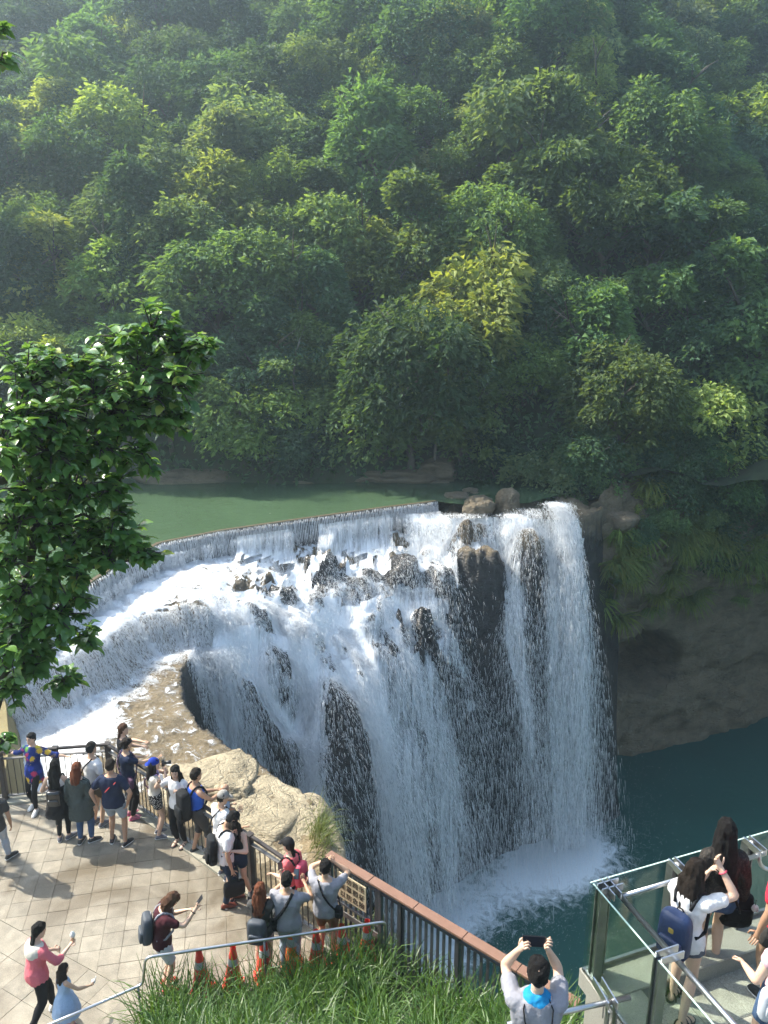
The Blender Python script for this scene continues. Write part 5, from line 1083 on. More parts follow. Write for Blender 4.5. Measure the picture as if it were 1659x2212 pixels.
    # hair / hat ------------------------------------------
    hk, hm = hair[0], (HAIRM[hair[1]] if isinstance(hair[1], str) else hair[1]); g = MB()
    if hk != 'bald':
        k = {'short': 1.0, 'curly': 1.14, 'bob': 1.08}.get(hk, 1.05)
        ring_loft(g, [(hc + qh @ V_((0, yo, z)), qh @ V_((a * k, 0, 0)), qh @ V_((0, b_ * k, 0))) for z, a, b_, yo in ((-.055, .050, .045, -.050), (-.02, .075, .070, -.036), (.03, .083, .088, -.022), (.07, .082, .098, -.008), (.105, .066, .080, -.006), (.132, .035, .045, -.012))], 14)
        lng = {'long': .34, 'verylong': .46, 'bob': .17, 'tail': .30, 'mid': .24, 'pony': .26}.get(hk, 0)
        if lng:
            up = qh @ V_((0, -.055, .0)); pts = [hc + qh @ V_((0, -.045, .02)), hc + qh @ V_((0, -.075, -.06)), hc + qn @ V_((0, -.105, -.16)), hc + qn @ V_((0, -.125, -.16 - (lng - .1) * .6)), hc + qn @ V_((0, -.13, -.10 - lng))]
            ws_ = [.08, .098, .112, .105, .045] if hk not in ('tail', 'pony') else [.05, .04, .038, .034, .012]; th = [.06, .055, .048, .042, .02] if hk not in ('tail', 'pony') else [.045, .035, .03, .028, .01]
            if hk == 'bob': ws_ = [.085, .10, .104, .09, .06]; th = [.075, .08, .075, .06, .03]
            ring_loft(g, [(p_, qn @ V_((w_, 0, 0)), qn @ V_((0, t_, 0))) for p_, w_, t_ in zip(pts, ws_, th)], 12)
            if hk in ('long', 'verylong', 'mid'):
                for sg in (-1, 1): ring_loft(g, [(hc + qh @ V_((sg * .072, .005, .02)), qh @ V_((.016, 0, 0)), qh @ V_((0, .04, 0))), (hc + qh @ V_((sg * .078, -.01, -.07)), qh @ V_((.018, 0, 0)), qh @ V_((0, .045, 0))), (hc + qn @ V_((sg * .085, -.03, -.17)), qn @ V_((.02, 0, 0)), qn @ V_((0, .05, 0))), (hc + qn @ V_((sg * .08, -.06, -.10 - lng * .8)), qn @ V_((.012, 0, 0)), qn @ V_((0, .03, 0)))], 8)
        obj('hair', remeshed('hair', g, min(vox, .011), 2, None, .022 if hk == 'curly' else .014, (16, 1) if hk in ('curly', 'short') else (24, .18)), hm, t)
    if len(hair) > 2:                                              # a cap over the hair
        cm, bdir = hair[2], hair[3]; g = MB(); k = 1.0
        ring_loft(g, [(hc + qh @ V_((0, yo - .006, z)), qh @ V_((a, 0, 0)), qh @ V_((0, b_, 0))) for z, a, b_, yo in ((.035, .088, .108, -.004), (.07, .088, .108, -.004), (.105, .074, .090, -.006), (.135, .046, .056, -.008), (.15, .015, .018, -.008))], 16)
        cap = g.build('cap', cm, t, True); g = MB(); sgb = 1 if bdir == 'front' else -1
        ring_loft(g, [(hc + qh @ V_((0, sgb * .085, .042)), qh @ V_((.075, 0, 0)), qh @ V_((0, 0, .008))), (hc + qh @ V_((0, sgb * .135, .034)), qh @ V_((.07, 0, 0)), qh @ V_((0, 0, .007))), (hc + qh @ V_((0, sgb * .172, .022)), qh @ V_((.045, 0, 0)), qh @ V_((0, 0, .005)))], 10)
        g.build('brim', cm, cap, True)
    if face:
        for sg in (-1, 1):
            g = MB(); ring_loft(g, [(hc + qh @ V_((sg * .031 + q, .090 - abs(q) * .25, .006)), qh @ V_((0, .004, 0)), qh @ V_((0, 0, r_))) for q, r_ in ((-.013, .002), (0, .0065), (.013, .002))], 8); g.build('eye', M_eye, t, True)
            MB().tube([hc + qh @ V_((sg * .015, .094, .028)), hc + qh @ V_((sg * .032, .092, .033)), hc + qh @ V_((sg * .048, .080, .028))], .0035, 5).build('eyebrow', HAIRM['black'], t, True)
        g = MB(); ring_loft(g, [(hc + qh @ V_((q, .088 - abs(q) * .3, -.058 + abs(q) * .12)), qh @ V_((0, .005, 0)), qh @ V_((0, 0, r_))) for q, r_ in ((-.022, .002), (0, .007), (.022, .002))], 8); g.build('mouth', M_lip, t, True)
    M = Matrix.Translation(loc) @ Matrix.Rotation(R(rz), 4, 'Z') @ Matrix.Scale(S, 4)
    PEOPLE[key] = dict(M=M, J=J, spine=spine, SH=SH, hc=hc, qh=qh, qn=qn, S=S, t=t, sw=sw, fat=fat, P0=P0, rz=rz, h=h)
    return t
# ------------------------------------------------------------------ the crowd on the terrace and the upper deck
C_ = cloth
white = C_('white_cotton', (.74, .73, .72)); navy = C_('navy_cotton', (.016, .024, .055)); black = C_('black_cotton', (.013, .013, .015)); grey = C_('grey_marl', (.27, .27, .30)); jeans = C_('blue_denim', (.055, .10, .19), .9, None, .3); ddenim = C_('dark_denim', (.018, .032, .062), .9, None, .4)
floral = C_('floral_print', (.012, .03, .16), .8, ('floral',)); stripe = C_('striped_knit', (.013, .015, .016), .9, ('stripes', (.22, .27, .25), 18, 'Z')); ltblue = C_('light_denim', (.30, .36, .42)); royal = C_('royal_blue', (.02, .085, .42)); grsh = C_('charcoal_cotton', (.060, .058, .056)); pinkw = C_('coral_pink', (.72, .15, .16)); rose = C_('rose_knit', (.66, .16, .19)); burg = C_('burgundy_cotton', (.055, .012, .018)); offw = C_('off_white_cotton', (.58, .58, .60)); dots = C_('dotted_cotton', (.016, .016, .018), .8, ('dots', (.75, .72, .65), 48)); khaki = C_('khaki_cotton', (.19, .125, .075)); cream = C_('cream_cotton', (.62, .58, .50)); babyb = C_('pale_blue_cotton', (.34, .47, .66)); lace = C_('black_lace', (.018, .016, .015), .7, ('dots', (.07, .06, .05), 70)); pinks = C_('pale_pink_cotton', (.62, .40, .44)); olive = C_('olive_cotton', (.11, .09, .065)); crimson = C_('crimson_cotton', (.60, .03, .06)); capblue = C_('cap_blue', (.012, .04, .30)); capgrey = C_('cap_grey', (.30, .28, .25)); pjeans = C_('pale_jeans', (.38, .44, .52)); gshort = C_('slate_cotton', (.10, .11, .14))
sh_black = plain('black_shoe', (.016, .016, .018), .6); sh_grey = plain('grey_shoe', (.12, .12, .14), .7); sh_red = plain('oxblood_leather', (.13, .028, .014), .35); sh_white = plain('white_shoe', (.68, .67, .64), .6); sh_pink = plain('pink_shoe', (.38, .12, .18), .6); sole_pink = plain('pink_sole', (.75, .12, .30), .6); strapb = plain('sandal_strap', (.03, .026, .022), .6); sole_dk = plain('dark_sole', (.05, .045, .04), .8); sh_redp = plain('bright_red_shoe', (.55, .05, .05), .6)
sn, sa = 'shoe', 'sandal'
person('floral', 'woman in blue floral tunic leaning back on the river railing, arms spread', None, 1.58, 172, ('tunic', floral, -.28), ('leggings', black), ('short', 'black'), (sn, sh_white), loc=(-6.72, 13.36, 0), lean=(-10, 0), pel=(0, -.02, -.02), hl=(-.68, -.20, 1.14), hr=(.66, -.20, 1.10), pl=(0, -.2, -1), pr=(0, -.2, -1), fl=(-.06, .16, 8), fr=(.10, -.02, -6), face=True, hd=(6, -14))
person('longhair', 'woman with long black hair, dark dress, leggings and black backpack by the railing', (115.8, 1645.7), 1.64, 3, ('tank', white), ('leggings', black), ('verylong', 'black'), (sn, sh_grey), hl=(-.24, .22, 1.02), hr=(.22, .26, 1.02), fl=(-.07, 0, 12), fr=(.08, .06, -35))
person('striped', 'woman with auburn bob, striped black cardigan and rolled jeans, seen from behind', (162.7, 1652), 1.63, -4, ('cardigan', stripe), ('jeans', jeans), ('bob', 'auburn'), (sn, sh_black), fat=1.16, fl=(-.08, 0, 0), fr=(.12, .05, -50))
person('whitetee', 'young man in white tee with tan sling bag watching the river', (193, 1607), 1.72, -28, ('tee', white), ('shorts', olive), ('short', 'black'), (sn, sh_grey), 'm', 2)
person('navy', 'man in navy shirt and pale blue shorts, hands on hips, seen from behind', (235.6, 1644.4), 1.73, -4, ('tee', navy), ('shorts', ltblue, .78), ('short', 'dark'), (sn, sh_black), 'm', 1, fat=1.10, hl=(-.27, -.09, .90), hr=(.27, -.05, .90), pl=(-1, -.35, .1), pr=(1, -.35, .1), fl=(-.13, .06, 14), fr=(.14, 0, -24))
person('ponytail', 'woman in black tee with brown ponytail at the railing corner', (261.6, 1566.3), 1.62, -70, ('tee', black), ('leggings', black), ('tail', 'brown'), (sn, sh_grey), 'f', 0, hl=(-.15, .35, 1.05), hr=(.25, .32, 1.05))
person('curly', 'curly haired person in navy tee pointing over the railing, pink sneakers', (268, 1599), 1.66, -58, ('tee', navy), ('pants', black), ('curly', 'dark'), (sn, sh_pink, sole_pink), 'f', 2, fat=1.05, hr=(.16, .50, 1.22), hl=(-.1, .36, 1.5), pr=(.5, -.2, -1))
person('camera', 'photographer in royal blue cap and dotted shorts holding a camera up', (328, 1641), 1.60, -72, ('crop', cream), ('shorts', dots, .42), ('mid', 'dark', capblue, 'back'), (sn, sh_grey), 'f', 0, hl=(-.10, .20, 1.47), hr=(.12, .22, 1.45), pl=(-.4, .3, -1), pr=(.6, .3, -1), curl=1.2)
person('selfie', 'woman in white top and black trousers photographing herself with a phone', (378.7, 1653.5), 1.62, 158, ('tee', white), ('pants', black), ('long', 'black'), (sa, strapb, sole_dk), 'f', 0, hr=(.17, .26, 1.50), hl=(-.18, .16, 1.28), pr=(.8, .1, -1), pl=(-.8, .1, -1), face=True, hd=(4, 22), curl=1.1)
person('tank', 'man in royal blue tank top with large black backpack', (419, 1664), 1.74, -52, ('tank', royal), ('knee', grsh), ('short', 'dark'), (sn, sh_black, sole_dk), 'm', 1, hl=(-.05, .40, 1.12), hr=(.10, .42, 1.14), hd=(0, 8), fl=(-.15, -.05, 0), fr=(.14, .05, -10))
person('capman', 'man in grey cap and white tee carrying a baby at the railing', (473.7, 1713), 1.66, -48, ('tee', white), ('pants', black), ('short', 'dark', capgrey, 'front'), (sn, sh_grey), 'm', 2, hl=(-.18, .26, 1.22), hr=(.02, .32, 1.16), hd=(14, -14))
person('jeans', 'young man in white printed tee and ripped dark jeans holding a black bag', (480, 1754.6), 1.74, -68, ('tee', white), ('jeans', ddenim), ('short', 'black'), (sn, sh_red, sole_dk), 'm', 1, hd=(34, -8), lean=(5, 0), hr=(.29, .05, .78), fl=(-.08, .10, -10), fr=(.09, -.06, -4), hl=(-.10, .30, 1.25))
person('phonegirl', 'woman in black vest and denim shorts looking down at her phone', (506, 1763), 1.60, 166, ('tank', black), ('denim', ddenim, .36), ('long', 'dark'), (sn, sh_black), 'f', 0, hd=(32, 14), hl=(-.06, .27, 1.22), hr=(.08, .27, 1.20), pl=(-1, -.1, -.8), pr=(1, -.1, -.8), fl=(-.14, -.16, 20), fr=(.10, .10, -6), face=True, curl=1.1)
person('pinkcap', 'woman in coral polo and black cap standing at the railing', (627, 1815), 1.60, 62, ('polo', pinkw), ('pants', black), ('tail', 'dark', black, 'front'), (sn, sh_grey), 'f', 0, hd=(6, 0), hl=(-.1, .30, 1.0))
person('brownhair', 'woman with long auburn hair and grey backpack raising a phone', (559.6, 1914), 1.58, -8, ('tee', grsh), ('shorts', pinks, .5), ('long', 'auburn'), (sn, sh_grey), 'f', 0, hr=(.24, .38, 1.58), pr=(1, .2, -1), hl=(.10, .34, 1.20), pl=(-1, 0, -.5), curl=1.0)
person('strapman', 'man in grey tee with a black strap bag across his back', (618, 1890.7), 1.72, -6, ('tee', grey), ('jeans', pjeans), ('short', 'black'), (sn, sh_black), 'm', 1, fat=1.08, hl=(-.08, .38, 1.30), hr=(.18, .38, 1.25), pl=(-1, 0, -.9), pr=(1, 0, -.9))
person('bronze', 'man in grey tee and khaki shorts with both hands at his face', (701.4, 1863.4), 1.73, -10, ('tee', grey), ('shorts', khaki, .75), ('short', 'black'), (sn, sh_black), 'm', 2, fat=1.03, hl=(-.08, .24, 1.52), hr=(.09, .24, 1.52), pl=(-1, .1, -.7), pr=(1, .1, -.7), curl=1.1)
person('burgundy', 'bent headed person in burgundy tee and white shorts filming with a phone', (340, 1931), 1.64, -68, ('tee', burg), ('shorts', offw, .80), ('mid', 'brown'), (sn, sh_redp, sole_dk), 'm', 0, hd=(40, 0), lean=(8, 0), hr=(.20, .48, 1.42), pr=(.4, -.2, -1), hl=(-.1, .40, 1.20), fat=1.05, curl=1.0)
person('pinktop', 'woman in rose and white top with black trousers walking with an ice cream', (65, 2006), 1.58, -38, ('tunic', rose, -.13), ('pants', black), ('pony', 'black'), (sn, sh_white), 'f', 0, hr=(.20, .42, 1.18), pr=(.8, -.3, -1), hl=(-.12, .34, 1.0), fl=(-.10, .22, 0), fr=(.10, -.26, -10, .05), hd=(6, -10), fat=1.1, lean=(6, 0), curl=1.1)
person('girl', 'small girl in pale blue dress holding a white spoon beside the woman', (131, 2087), 1.10, -40, ('dress', babyb), None, ('mid', 'dark'), (sn, sh_pink), 'f', 2, hr=(.30, .40, 1.08), pr=(.6, -.3, -1), hd=(8, -8), curl=1.0)
person('scarf', 'man in grey tee with bright blue scarf taking a picture, bottom centre', (1164.5, 2084), 1.64, -4, ('tee', grey), ('pants', olive), ('short', 'black'), (sn, sh_black), 'm', 0, zb=DZ, vox=.012, hl=(-.13, .20, 1.63), hr=(.10, .21, 1.63), pl=(-.45, .5, -1), pr=(.45, .5, -1), curl=1.1)
person('lace', 'woman with very long black hair, black lace top and denim shorts on the deck', (1573.6, 1779), 1.66, -6, ('long', lace, .0), ('denim', jeans, .34), ('verylong', 'black'), (sa, strapb, sole_dk), 'f', 0, zb=DZ, vox=.012, fl=(-.07, 0, 4), fr=(.07, .04, -14))
person('bluepack', 'woman in white tee with navy backpack fixing her hair on the deck', (1498.7, 1866), 1.60, -48, ('tee', white), ('shorts', gshort, .20), ('long', 'dark'), (sa, strapb, sole_dk), 'f', 0, zb=DZ, vox=.012, hr=(.16, .22, 1.62), pr=(1, .25, -1), hl=(.02, .27, 1.46), pl=(-.3, .3, -1), fl=(-.10, .12, 4), fr=(.12, -.12, -12), hd=(8, -6), curl=.8)
person('redshirt', 'person in crimson shirt cut off by the right edge', (1722, 1826), 1.68, 20, ('tee', crimson), ('shorts', grsh), ('short', 'black'), (sn, sh_black), 'm', 1, zb=DZ, fat=1.05)
person('denimskirt', 'person in denim skirt with a pale sling pack at the right edge', (1716, 1985), 1.60, 10, ('crop', pinks), ('denim', jeans, .7), ('short', 'dark'), (sn, sh_grey), 'f', 0, zb=DZ, vox=.012, hl=(-.20, .25, 1.02), pl=(-.6, -.6, -1))
person('leftedge', 'person in pale jeans cut off by the left edge of the terrace', (-52, 1690), 1.68, 30, ('tee', grsh), ('jeans', pjeans), ('short', 'dark'), (sn, sh_black), 'm', 1, loc=(-6.64, 11.62, 0), fr=(.16, .25, -60))
# baby held by the man in the cap
P = PEOPLE['capman']; q = P['M'] @ Vector((-.22, .22, 1.18)); baby = empty('person', q, R(-48)); tag(baby, 'bald baby held over the shoulder of the man in the grey cap', 'person')
g = MB(); V_ = Vector
ring_loft(g, [(V_((0, 0, .36 + z)), V_((a, 0, 0)), V_((0, b_, 0))) for z, a, b_ in ((-.10, .03, .03), (-.07, .055, .06), (-.02, .072, .080), (.03, .076, .085), (.07, .06, .065), (.092, .025, .03))], 14)
ring_loft(g, [(V_((0, 0, z)), V_((a, 0, 0)), V_((0, b_, 0))) for z, a, b_ in ((.0, .07, .06), (.12, .085, .065), (.20, .075, .055), (.26, .035, .035), (.30, .03, .03))], 12)
for sg in (-1, 1): limb(g, (sg * .07, 0, .20), (sg * .09, .13, .14), [(0, .028), (1, .02)]); limb(g, (sg * .05, 0, .02), (sg * .07, .13, -.06), [(0, .042), (1, .03)]); limb(g, (sg * .07, .13, -.06), (sg * .06, .12, -.18), [(0, .03), (1, .022)]); ring_loft(g, [(V_((sg * .076, -.005, .345)), V_((.006, 0, 0)), V_((0, .012, 0))), (V_((sg * .082, -.01, .365)), V_((.007, 0, 0)), V_((0, .014, 0))), (V_((sg * .076, -.01, .385)), V_((.005, 0, 0)), V_((0, .008, 0)))], 6)
obj('body', remeshed('body', g, .010, 2), SKIN[1], baby)
g = MB(); ring_loft(g, [(V_((0, 0, z)), V_((a, 0, 0)), V_((0, b_, 0))) for z, a, b_ in ((-.02, .09, .078), (.12, .10, .078), (.20, .09, .068), (.235, .06, .05))], 14); obj('romper', remeshed('romper', g, .012, 2), babyb, baby)
# ------------------------------------------------------------------ what they carry
def acc(key, name, label, cat, origin):
    P = PEOPLE[key]; e = bpy.data.objects.new(name, None); COL.objects.link(e); e.matrix_world = P['M'] @ Matrix.Translation(Vector(origin)); tag(e, label, cat); return e, P, Vector(origin)
def rbox(w, d, h, r_=.3, n=16, taper=.9):
    """soft box as a stack of squircle rings"""
    V = []; F = []; zs = [(-.5, .72), (-.46, .9), (-.38, 1), (0, 1.02), (.3, .98), (.42, taper), (.49, taper * .75), (.5, taper * .4)]
    for z, s in zs:
        for j in range(n):
            a = 2 * math.pi * j / n; c, q_ = math.cos(a), math.sin(a); e = .68; V.append(Vector((math.copysign(abs(c) ** e, c) * w / 2 * s, math.copysign(abs(q_) ** e, q_) * d / 2 * s, z * h)))
    for i in range(len(zs) - 1):
        for j in range(n): F.append((i * n + j, i * n + (j + 1) % n, (i + 1) * n + (j + 1) % n, (i + 1) * n + j))
    F.append(tuple(range(n - 1, -1, -1))); F.append(tuple((len(zs) - 1) * n + j for j in range(n)))
    return V, F
def backpack(key, label, mat, smat, w=.29, d=.16, h=.43, z=.25, tilt=0, dx=0, badge=None):
    c, q = PEOPLE[key]['spine'](z); off = .115 * PEOPLE[key]['fat'] + d / 2 + .012
    e, P, O = acc(key, 'backpack', label, 'backpack', c + q @ Vector((dx, -off, 0)))
    RM = q @ Matrix.Rotation(R(tilt), 3, 'X'); V, F = rbox(w, d, h); m = MB(); m.add([RM @ p for p in V], F); b_ = m.build('pack', mat, e, True)
    V, F = rbox(w * .78, d * .4, h * .42); m = MB(); m.add([RM @ (p + Vector((0, -d * .52, -h * .20))) for p in V], F); m.build('front_pocket', mat, b_, True)
    MB().tube([RM @ Vector((-.03, d * .35, h * .48)), RM @ Vector((-.02, d * .3, h * .55)), RM @ Vector((.02, d * .3, h * .55)), RM @ Vector((.03, d * .35, h * .48))], .007, 6).build('grab_loop', smat, b_, True)
    for sg in (-1, 1):
        pts = []
        f = P['fat']
        for zz, y, x in ((.38, -.12, .075), (.47, -.085, .095), (.505, -.01, .10), (.46, .095, .105), (.34, .150, .115), (.2, .135, .135), (.10, .04, .165), (.08, -.08, .13)):
            cc, qq = P['spine'](zz); pts.append(cc + qq @ Vector((sg * x * (.92 + .08 * f), y * f, 0)) - O)
        m = MB(); 
        for i in range(len(pts) - 1): m.tube([pts[i], pts[i + 1]], .017, 6)
        m.build('strap', smat, e, True)
    if badge: m = MB(); m.add([RM @ (p + Vector((0, -d * .52, h * .18))) for p in rbox(.05, .012, .05)[0]], rbox(.05, .012, .05)[1]); m.build('badge', badge, b_)
    return e
def phone(key, label, pos, up, nrm, mat=None, big=1.0, case=None):
    e, P, O = acc(key, 'phone', label, 'phone', pos); u = Vector(up).normalized(); n = Vector(nrm); n = (n - u * n.dot(u)).normalized(); s = u.cross(n); RM = Matrix((s, n, u)).transposed()
    MB().box((0, 0, 0), (.078 * big, .010, .155 * big), RM, .003).build('case', case or M_blackp, e); MB().box(RM @ Vector((0, .0062, 0)), (.068 * big, .002, .14 * big), RM).build('screen', mat or M_screen, e); return e
def sling(key, label, mat, bagm, side=1, size=(.20, .09, .16), drop=-.06, name='sling_bag', wid=.017, by=.0):
    """strap over one shoulder to a bag at the other hip (side +1: bag right)"""
    P = PEOPLE[key]; f = P['fat']; cc, qq = P['spine'](max(0, drop)); bo = cc + qq @ Vector((side * (.20 * f), by, drop if drop < 0 else 0)); e, P, O = acc(key, name, label, 'bag', bo)
    V, F = rbox(*size); m = MB(); m.add(V, F); b_ = m.build('pouch', bagm, e, True); V, F = rbox(size[0] * .8, size[1] * .3, size[2] * .4); m = MB(); m.add([p + Vector((0, -size[1] * .48, -.02)) for p in V], F); m.build('flap', bagm, b_, True)
    for fb in (1, -1):
        pts = []
        for tt in [i / 9 for i in range(10)]:
            z = drop + .02 + (.50 - drop) * tt; x = side * (.20 * (1 - tt) - .09 * tt) * f; cz, qz = P['spine'](z); dep = (.130 + .03 * math.sin(tt * 3.1)) * f * (1 - .55 * max(0, tt - .72) / .28) * (1 if tt > .05 else .5)
            k = math.sqrt(max(.15, 1 - (x / (.24 * f)) ** 2)); pts.append(cz + qz @ Vector((x, fb * dep * k * 1.05, 0)) - O)
        m = MB()
        for i in range(len(pts) - 1): m.tube([pts[i], pts[i + 1]], wid * .75, 6)
        m.build('strap', mat, e, True)
    return e
bkl = plain('black_nylon', (.013, .014, .016), .8, 0, .2, bump=.5, bscale=30); bkg = plain('slate_nylon', (.045, .055, .07), .6, bump=.2); bkb = plain('navy_nylon', (.018, .035, .095), .45, bump=.2); bkr = plain('coral_nylon', (.62, .07, .12), .6); tanc = plain('tan_canvas', (.42, .32, .19), .8); purple = plain('purple_canvas', (.075, .03, .075), .7, var=.4, scale=60); gold = plain('gold_badge', (.55, .40, .10), .4, .6); silverf = plain('silver_cloth', (.50, .54, .60), .5); patent = plain('patent_leather', (.012, .012, .014), .15, spec=.8)
backpack('longhair', 'small shiny black backpack worn by the woman with long black hair', patent, bkl, .27, .14, .30, .14, 0)
backpack('tank', 'large black backpack on the man in the blue tank top', bkl, bkl, .31, .20, .52, .20)
backpack('jeans', 'black backpack hanging low on the young man in ripped jeans', bkl, bkl, .28, .15, .46, .14)
backpack('pinkcap', 'coral backpack on the woman in the black cap', bkr, black, .27, .14, .40, .20)
backpack('brownhair', 'slate grey backpack on the woman with long auburn hair', bkg, bkl, .30, .16, .40, .12)
backpack('burgundy', 'dark blue and grey backpack on the person filming in burgundy', bkg, grey, .28, .16, .44, .22)
backpack('bluepack', 'navy backpack with gold badge on the woman in the white tee', bkb, bkl, .30, .17, .44, .14, 0, 0, gold)
sling('whitetee', 'tan sling bag across the back of the young man in the white tee', black, tanc, -1, (.16, .08, .24), .10, by=-.12)
sling('curly', 'purple shoulder bag at the hip of the curly haired person', purple, purple, 1, (.24, .09, .20), -.02)
sling('strapman', 'flat black strap bag at the left hip of the man in grey', bkl, bkl, -1, (.26, .06, .20), -.02, wid=.03, by=-.08)
sling('bronze', 'small black pouch at the right hip of the man in khaki shorts', bkl, bkl, 1, (.12, .10, .18), .0, by=-.05)
sling('capman', 'thin dark strap bag over the white tee of the man with the baby', bkl, bkl, -1, (.16, .06, .14), -.02)
sling('camera', 'purple camera pouch at the hip of the blue capped photographer', purple, purple, -1, (.15, .10, .24), -.04, by=-.08)
sling('lace', 'big black shoulder bag at the right side of the woman in lace', bkl, bkl, 1, (.30, .14, .36), -.20, by=.04)
sling('denimskirt', 'pale silver sling pack on the person at the right edge', C_('teal_strap', (.02, .22, .30)), silverf, -1, (.22, .12, .30), .08, by=-.14)
def hand(key, s): return PEOPLE[key]['J']['h' + s]
phone('selfie', 'white phone held up by the woman in the white top', hand('selfie', 'r') + Vector((-.03, .03, .04)), (0, .1, 1), (0, -1, .2), None, .95, plain('white_phone', (.75, .73, .75), .3))
phone('phonegirl', 'dark red phone in the hands of the woman in the black vest', (hand('phonegirl', 'l') + hand('phonegirl', 'r')) / 2 + Vector((0, .01, .02)), (0, .6, .7), (0, -.7, .7), None, .9, plain('red_phone', (.12, .02, .03), .3))
phone('brownhair', 'phone raised by the woman with long auburn hair', hand('brownhair', 'r') + Vector((0, 0, .07)), (0, 0, 1), (0, -1, .1), plain('dim_screen', (.10, .06, .06), .2))
phone('burgundy', 'phone held up by the person in burgundy', hand('burgundy', 'r') + Vector((0, .02, .07)), (.1, .55, .8), (0, -.8, .5))
phone('scarf', 'phone held level in both hands by the man with the blue scarf', (hand('scarf', 'l') + hand('scarf', 'r')) / 2 + Vector((0, .02, .01)), (1, 0, 0), (0, -1, .2), None, 1.15)
phone('strapman', 'blue grey phone held in front of the man with the strap bag', (hand('strapman', 'l') + hand('strapman', 'r')) / 2 + Vector((-.02, .02, .03)), (0, .3, .9), (0, -1, .3), plain('blue_screen', (.12, .17, .22), .2))
# camera of the photographer
e, P, O = acc('camera', 'camera', 'black camera with long lens at the eye of the blue capped photographer', 'camera', (hand('camera', 'l') + hand('camera', 'r')) / 2 + Vector((0, .0, .05)))
MB().box((0, 0, 0), (.13, .06, .09), None, .012).build('camera_body', M_blackp, e); MB().tube([(0, .03, 0), (0, .12, -.005), (0, .15, -.005)], [.034, .036, .039], 12).build('lens', M_blackp, e, True); MB().box((0, -.005, .055), (.05, .05, .03), None, .008).build('viewfinder', M_blackp, e)
g = MB(); pl_ = PEOPLE['camera']; nkc = pl_['spine'](.46)[0]; g.tube([nkc + Vector((.09 * math.cos(a), .075 * math.sin(a) + .01, .01 + .01 * math.sin(3 * a))) for a in [i * math.pi / 6 for i in range(13)]], .026, 8); lil = C_('lilac_cotton', (.38, .30, .55)); sc_o = g.build('neck_scarf', lil, pl_['t'], True)
g = MB(); limb(g, nkc + Vector((.05, .09, 0)), nkc + Vector((.07, .12, -.16)), [(0, .03), (.6, .04), (1, .03)]); g.build('scarf_end', lil, sc_o, True)
# scarf of the man at the bottom
pl_ = PEOPLE['scarf']; nkc = pl_['spine'](.485)[0]; g = MB(); ring_loft(g, [(nkc + Vector((0, yo, z)), Vector((a, 0, 0)), Vector((0, b_, .0)) + Vector((0, 0, tl_))) for z, a, b_, yo, tl_ in ((-.035, .125, .098, -.012, .0), (-.005, .118, .092, -.008, .0), (.03, .088, .076, .0, .0), (.045, .070, .066, .0, .0))], 20); obj('scarf', remeshed('scarf', g, .008, 2, None, .012), C_('bright_blue_cotton', (.012, .22, .46), .7), pl_['t'])
for sg in (-1, 1):
    m = MB(); pts = [pl_['spine'](z)[0] + Vector((sg * x, y, 0)) for z, x, y in ((.50, .075, -.02), (.46, .11, -.10), (.38, .10, -.142), (.25, .065, -.142), (.12, .03, -.135))]
    m.tube(pts, .006, 6); m.build('cord', M_blackc, pl_['t'], True)
# striped pale yoke and details
P = PEOPLE['pinktop']; g = MB(); cc, qq = P['spine'](.45); ring_loft(g, [(P['spine'](z)[0] + qq @ Vector((0, -.012, 0)), qq @ Vector((a, 0, 0)), qq @ Vector((0, b_, 0))) for z, a, b_ in ((.31, .150, .143), (.38, .182, .142), (.44, .185, .125), (.485, .15, .10), (.50, .085, .075))], 18); obj('white_yoke', remeshed('white_yoke', g, .012, 2), cream, P['t'])
P = PEOPLE['longhair']; g = MB(); z1 = P['spine'](.30)[0]; ring_loft(g, [(z1 + Vector((0, 0, z)), Vector((a, 0, 0)), Vector((0, b_, 0))) for z, a, b_ in ((0, .158, .13), (-.15, .142, .116), (-.26, .18, .14), (-.40, .225, .19), (-.62, .27, .235))], 20); obj('dress', remeshed('dress', g, .013, 2, None, .016), black, P['t'])
# red strap buckle on the navy shirt
P = PEOPLE['navy']; m = MB(); cc, qq = P['spine'](.34); fat_ = P['fat']
m.bar(cc + Vector((.03, -.148 * fat_, .02)), cc + Vector((-.05, -.146 * fat_, -.07)), .012, .04, up=(0, -1, 0)); m.bar(cc + Vector((.13, -.130, .10)), cc + Vector((.10, -.138, .07)), .012, .035, up=(0, -1, 0)); m.build('strap', plain('red_strap', (.60, .06, .06), .6), P['t'])
# prints
def print_on(key, text, z, y, size, mat, rx=90, rzz=180, x=0, name='print'):
    cu = bpy.data.curves.new('t', 'FONT'); cu.body = text; cu.size = size; cu.align_x = 'CENTER'; cu.extrude = .004; o = bpy.data.objects.new('t', cu); me = o.to_mesh().copy(); bpy.data.objects.remove(o); me.materials.clear()
    P = PEOPLE[key]; o = obj(name, me, mat, P['t']); c, q = P['spine'](z); o.location = c + q @ Vector((x, y, 0)); o.rotation_euler = (R(rx), 0, R(rzz)); return o
print_on('jeans', 'UNION', .30, .142, .075, M_blackc)
print_on('ponytail', 'MIAMI', .28, -.142, .06, offw, 90, 0)
# hand bag of the young man
e, P, O = acc('jeans', 'handbag', 'black handbag hanging from the hand of the young man in jeans', 'bag', hand('jeans', 'r') + Vector((0, 0, -.25)))
m = MB(); V, F = rbox(.14, .34, .24, taper=.95); m.add(V, F); m.build('bag_body', bkl, e, True)
for sg in (-1, 1): MB().tube([(sg * .03, -.08, .10), (sg * .02, -.05, .22), (0, 0, .26), (sg * .02, .05, .22), (sg * .03, .08, .10)], .008, 6).build('handle', bkl, e, True)
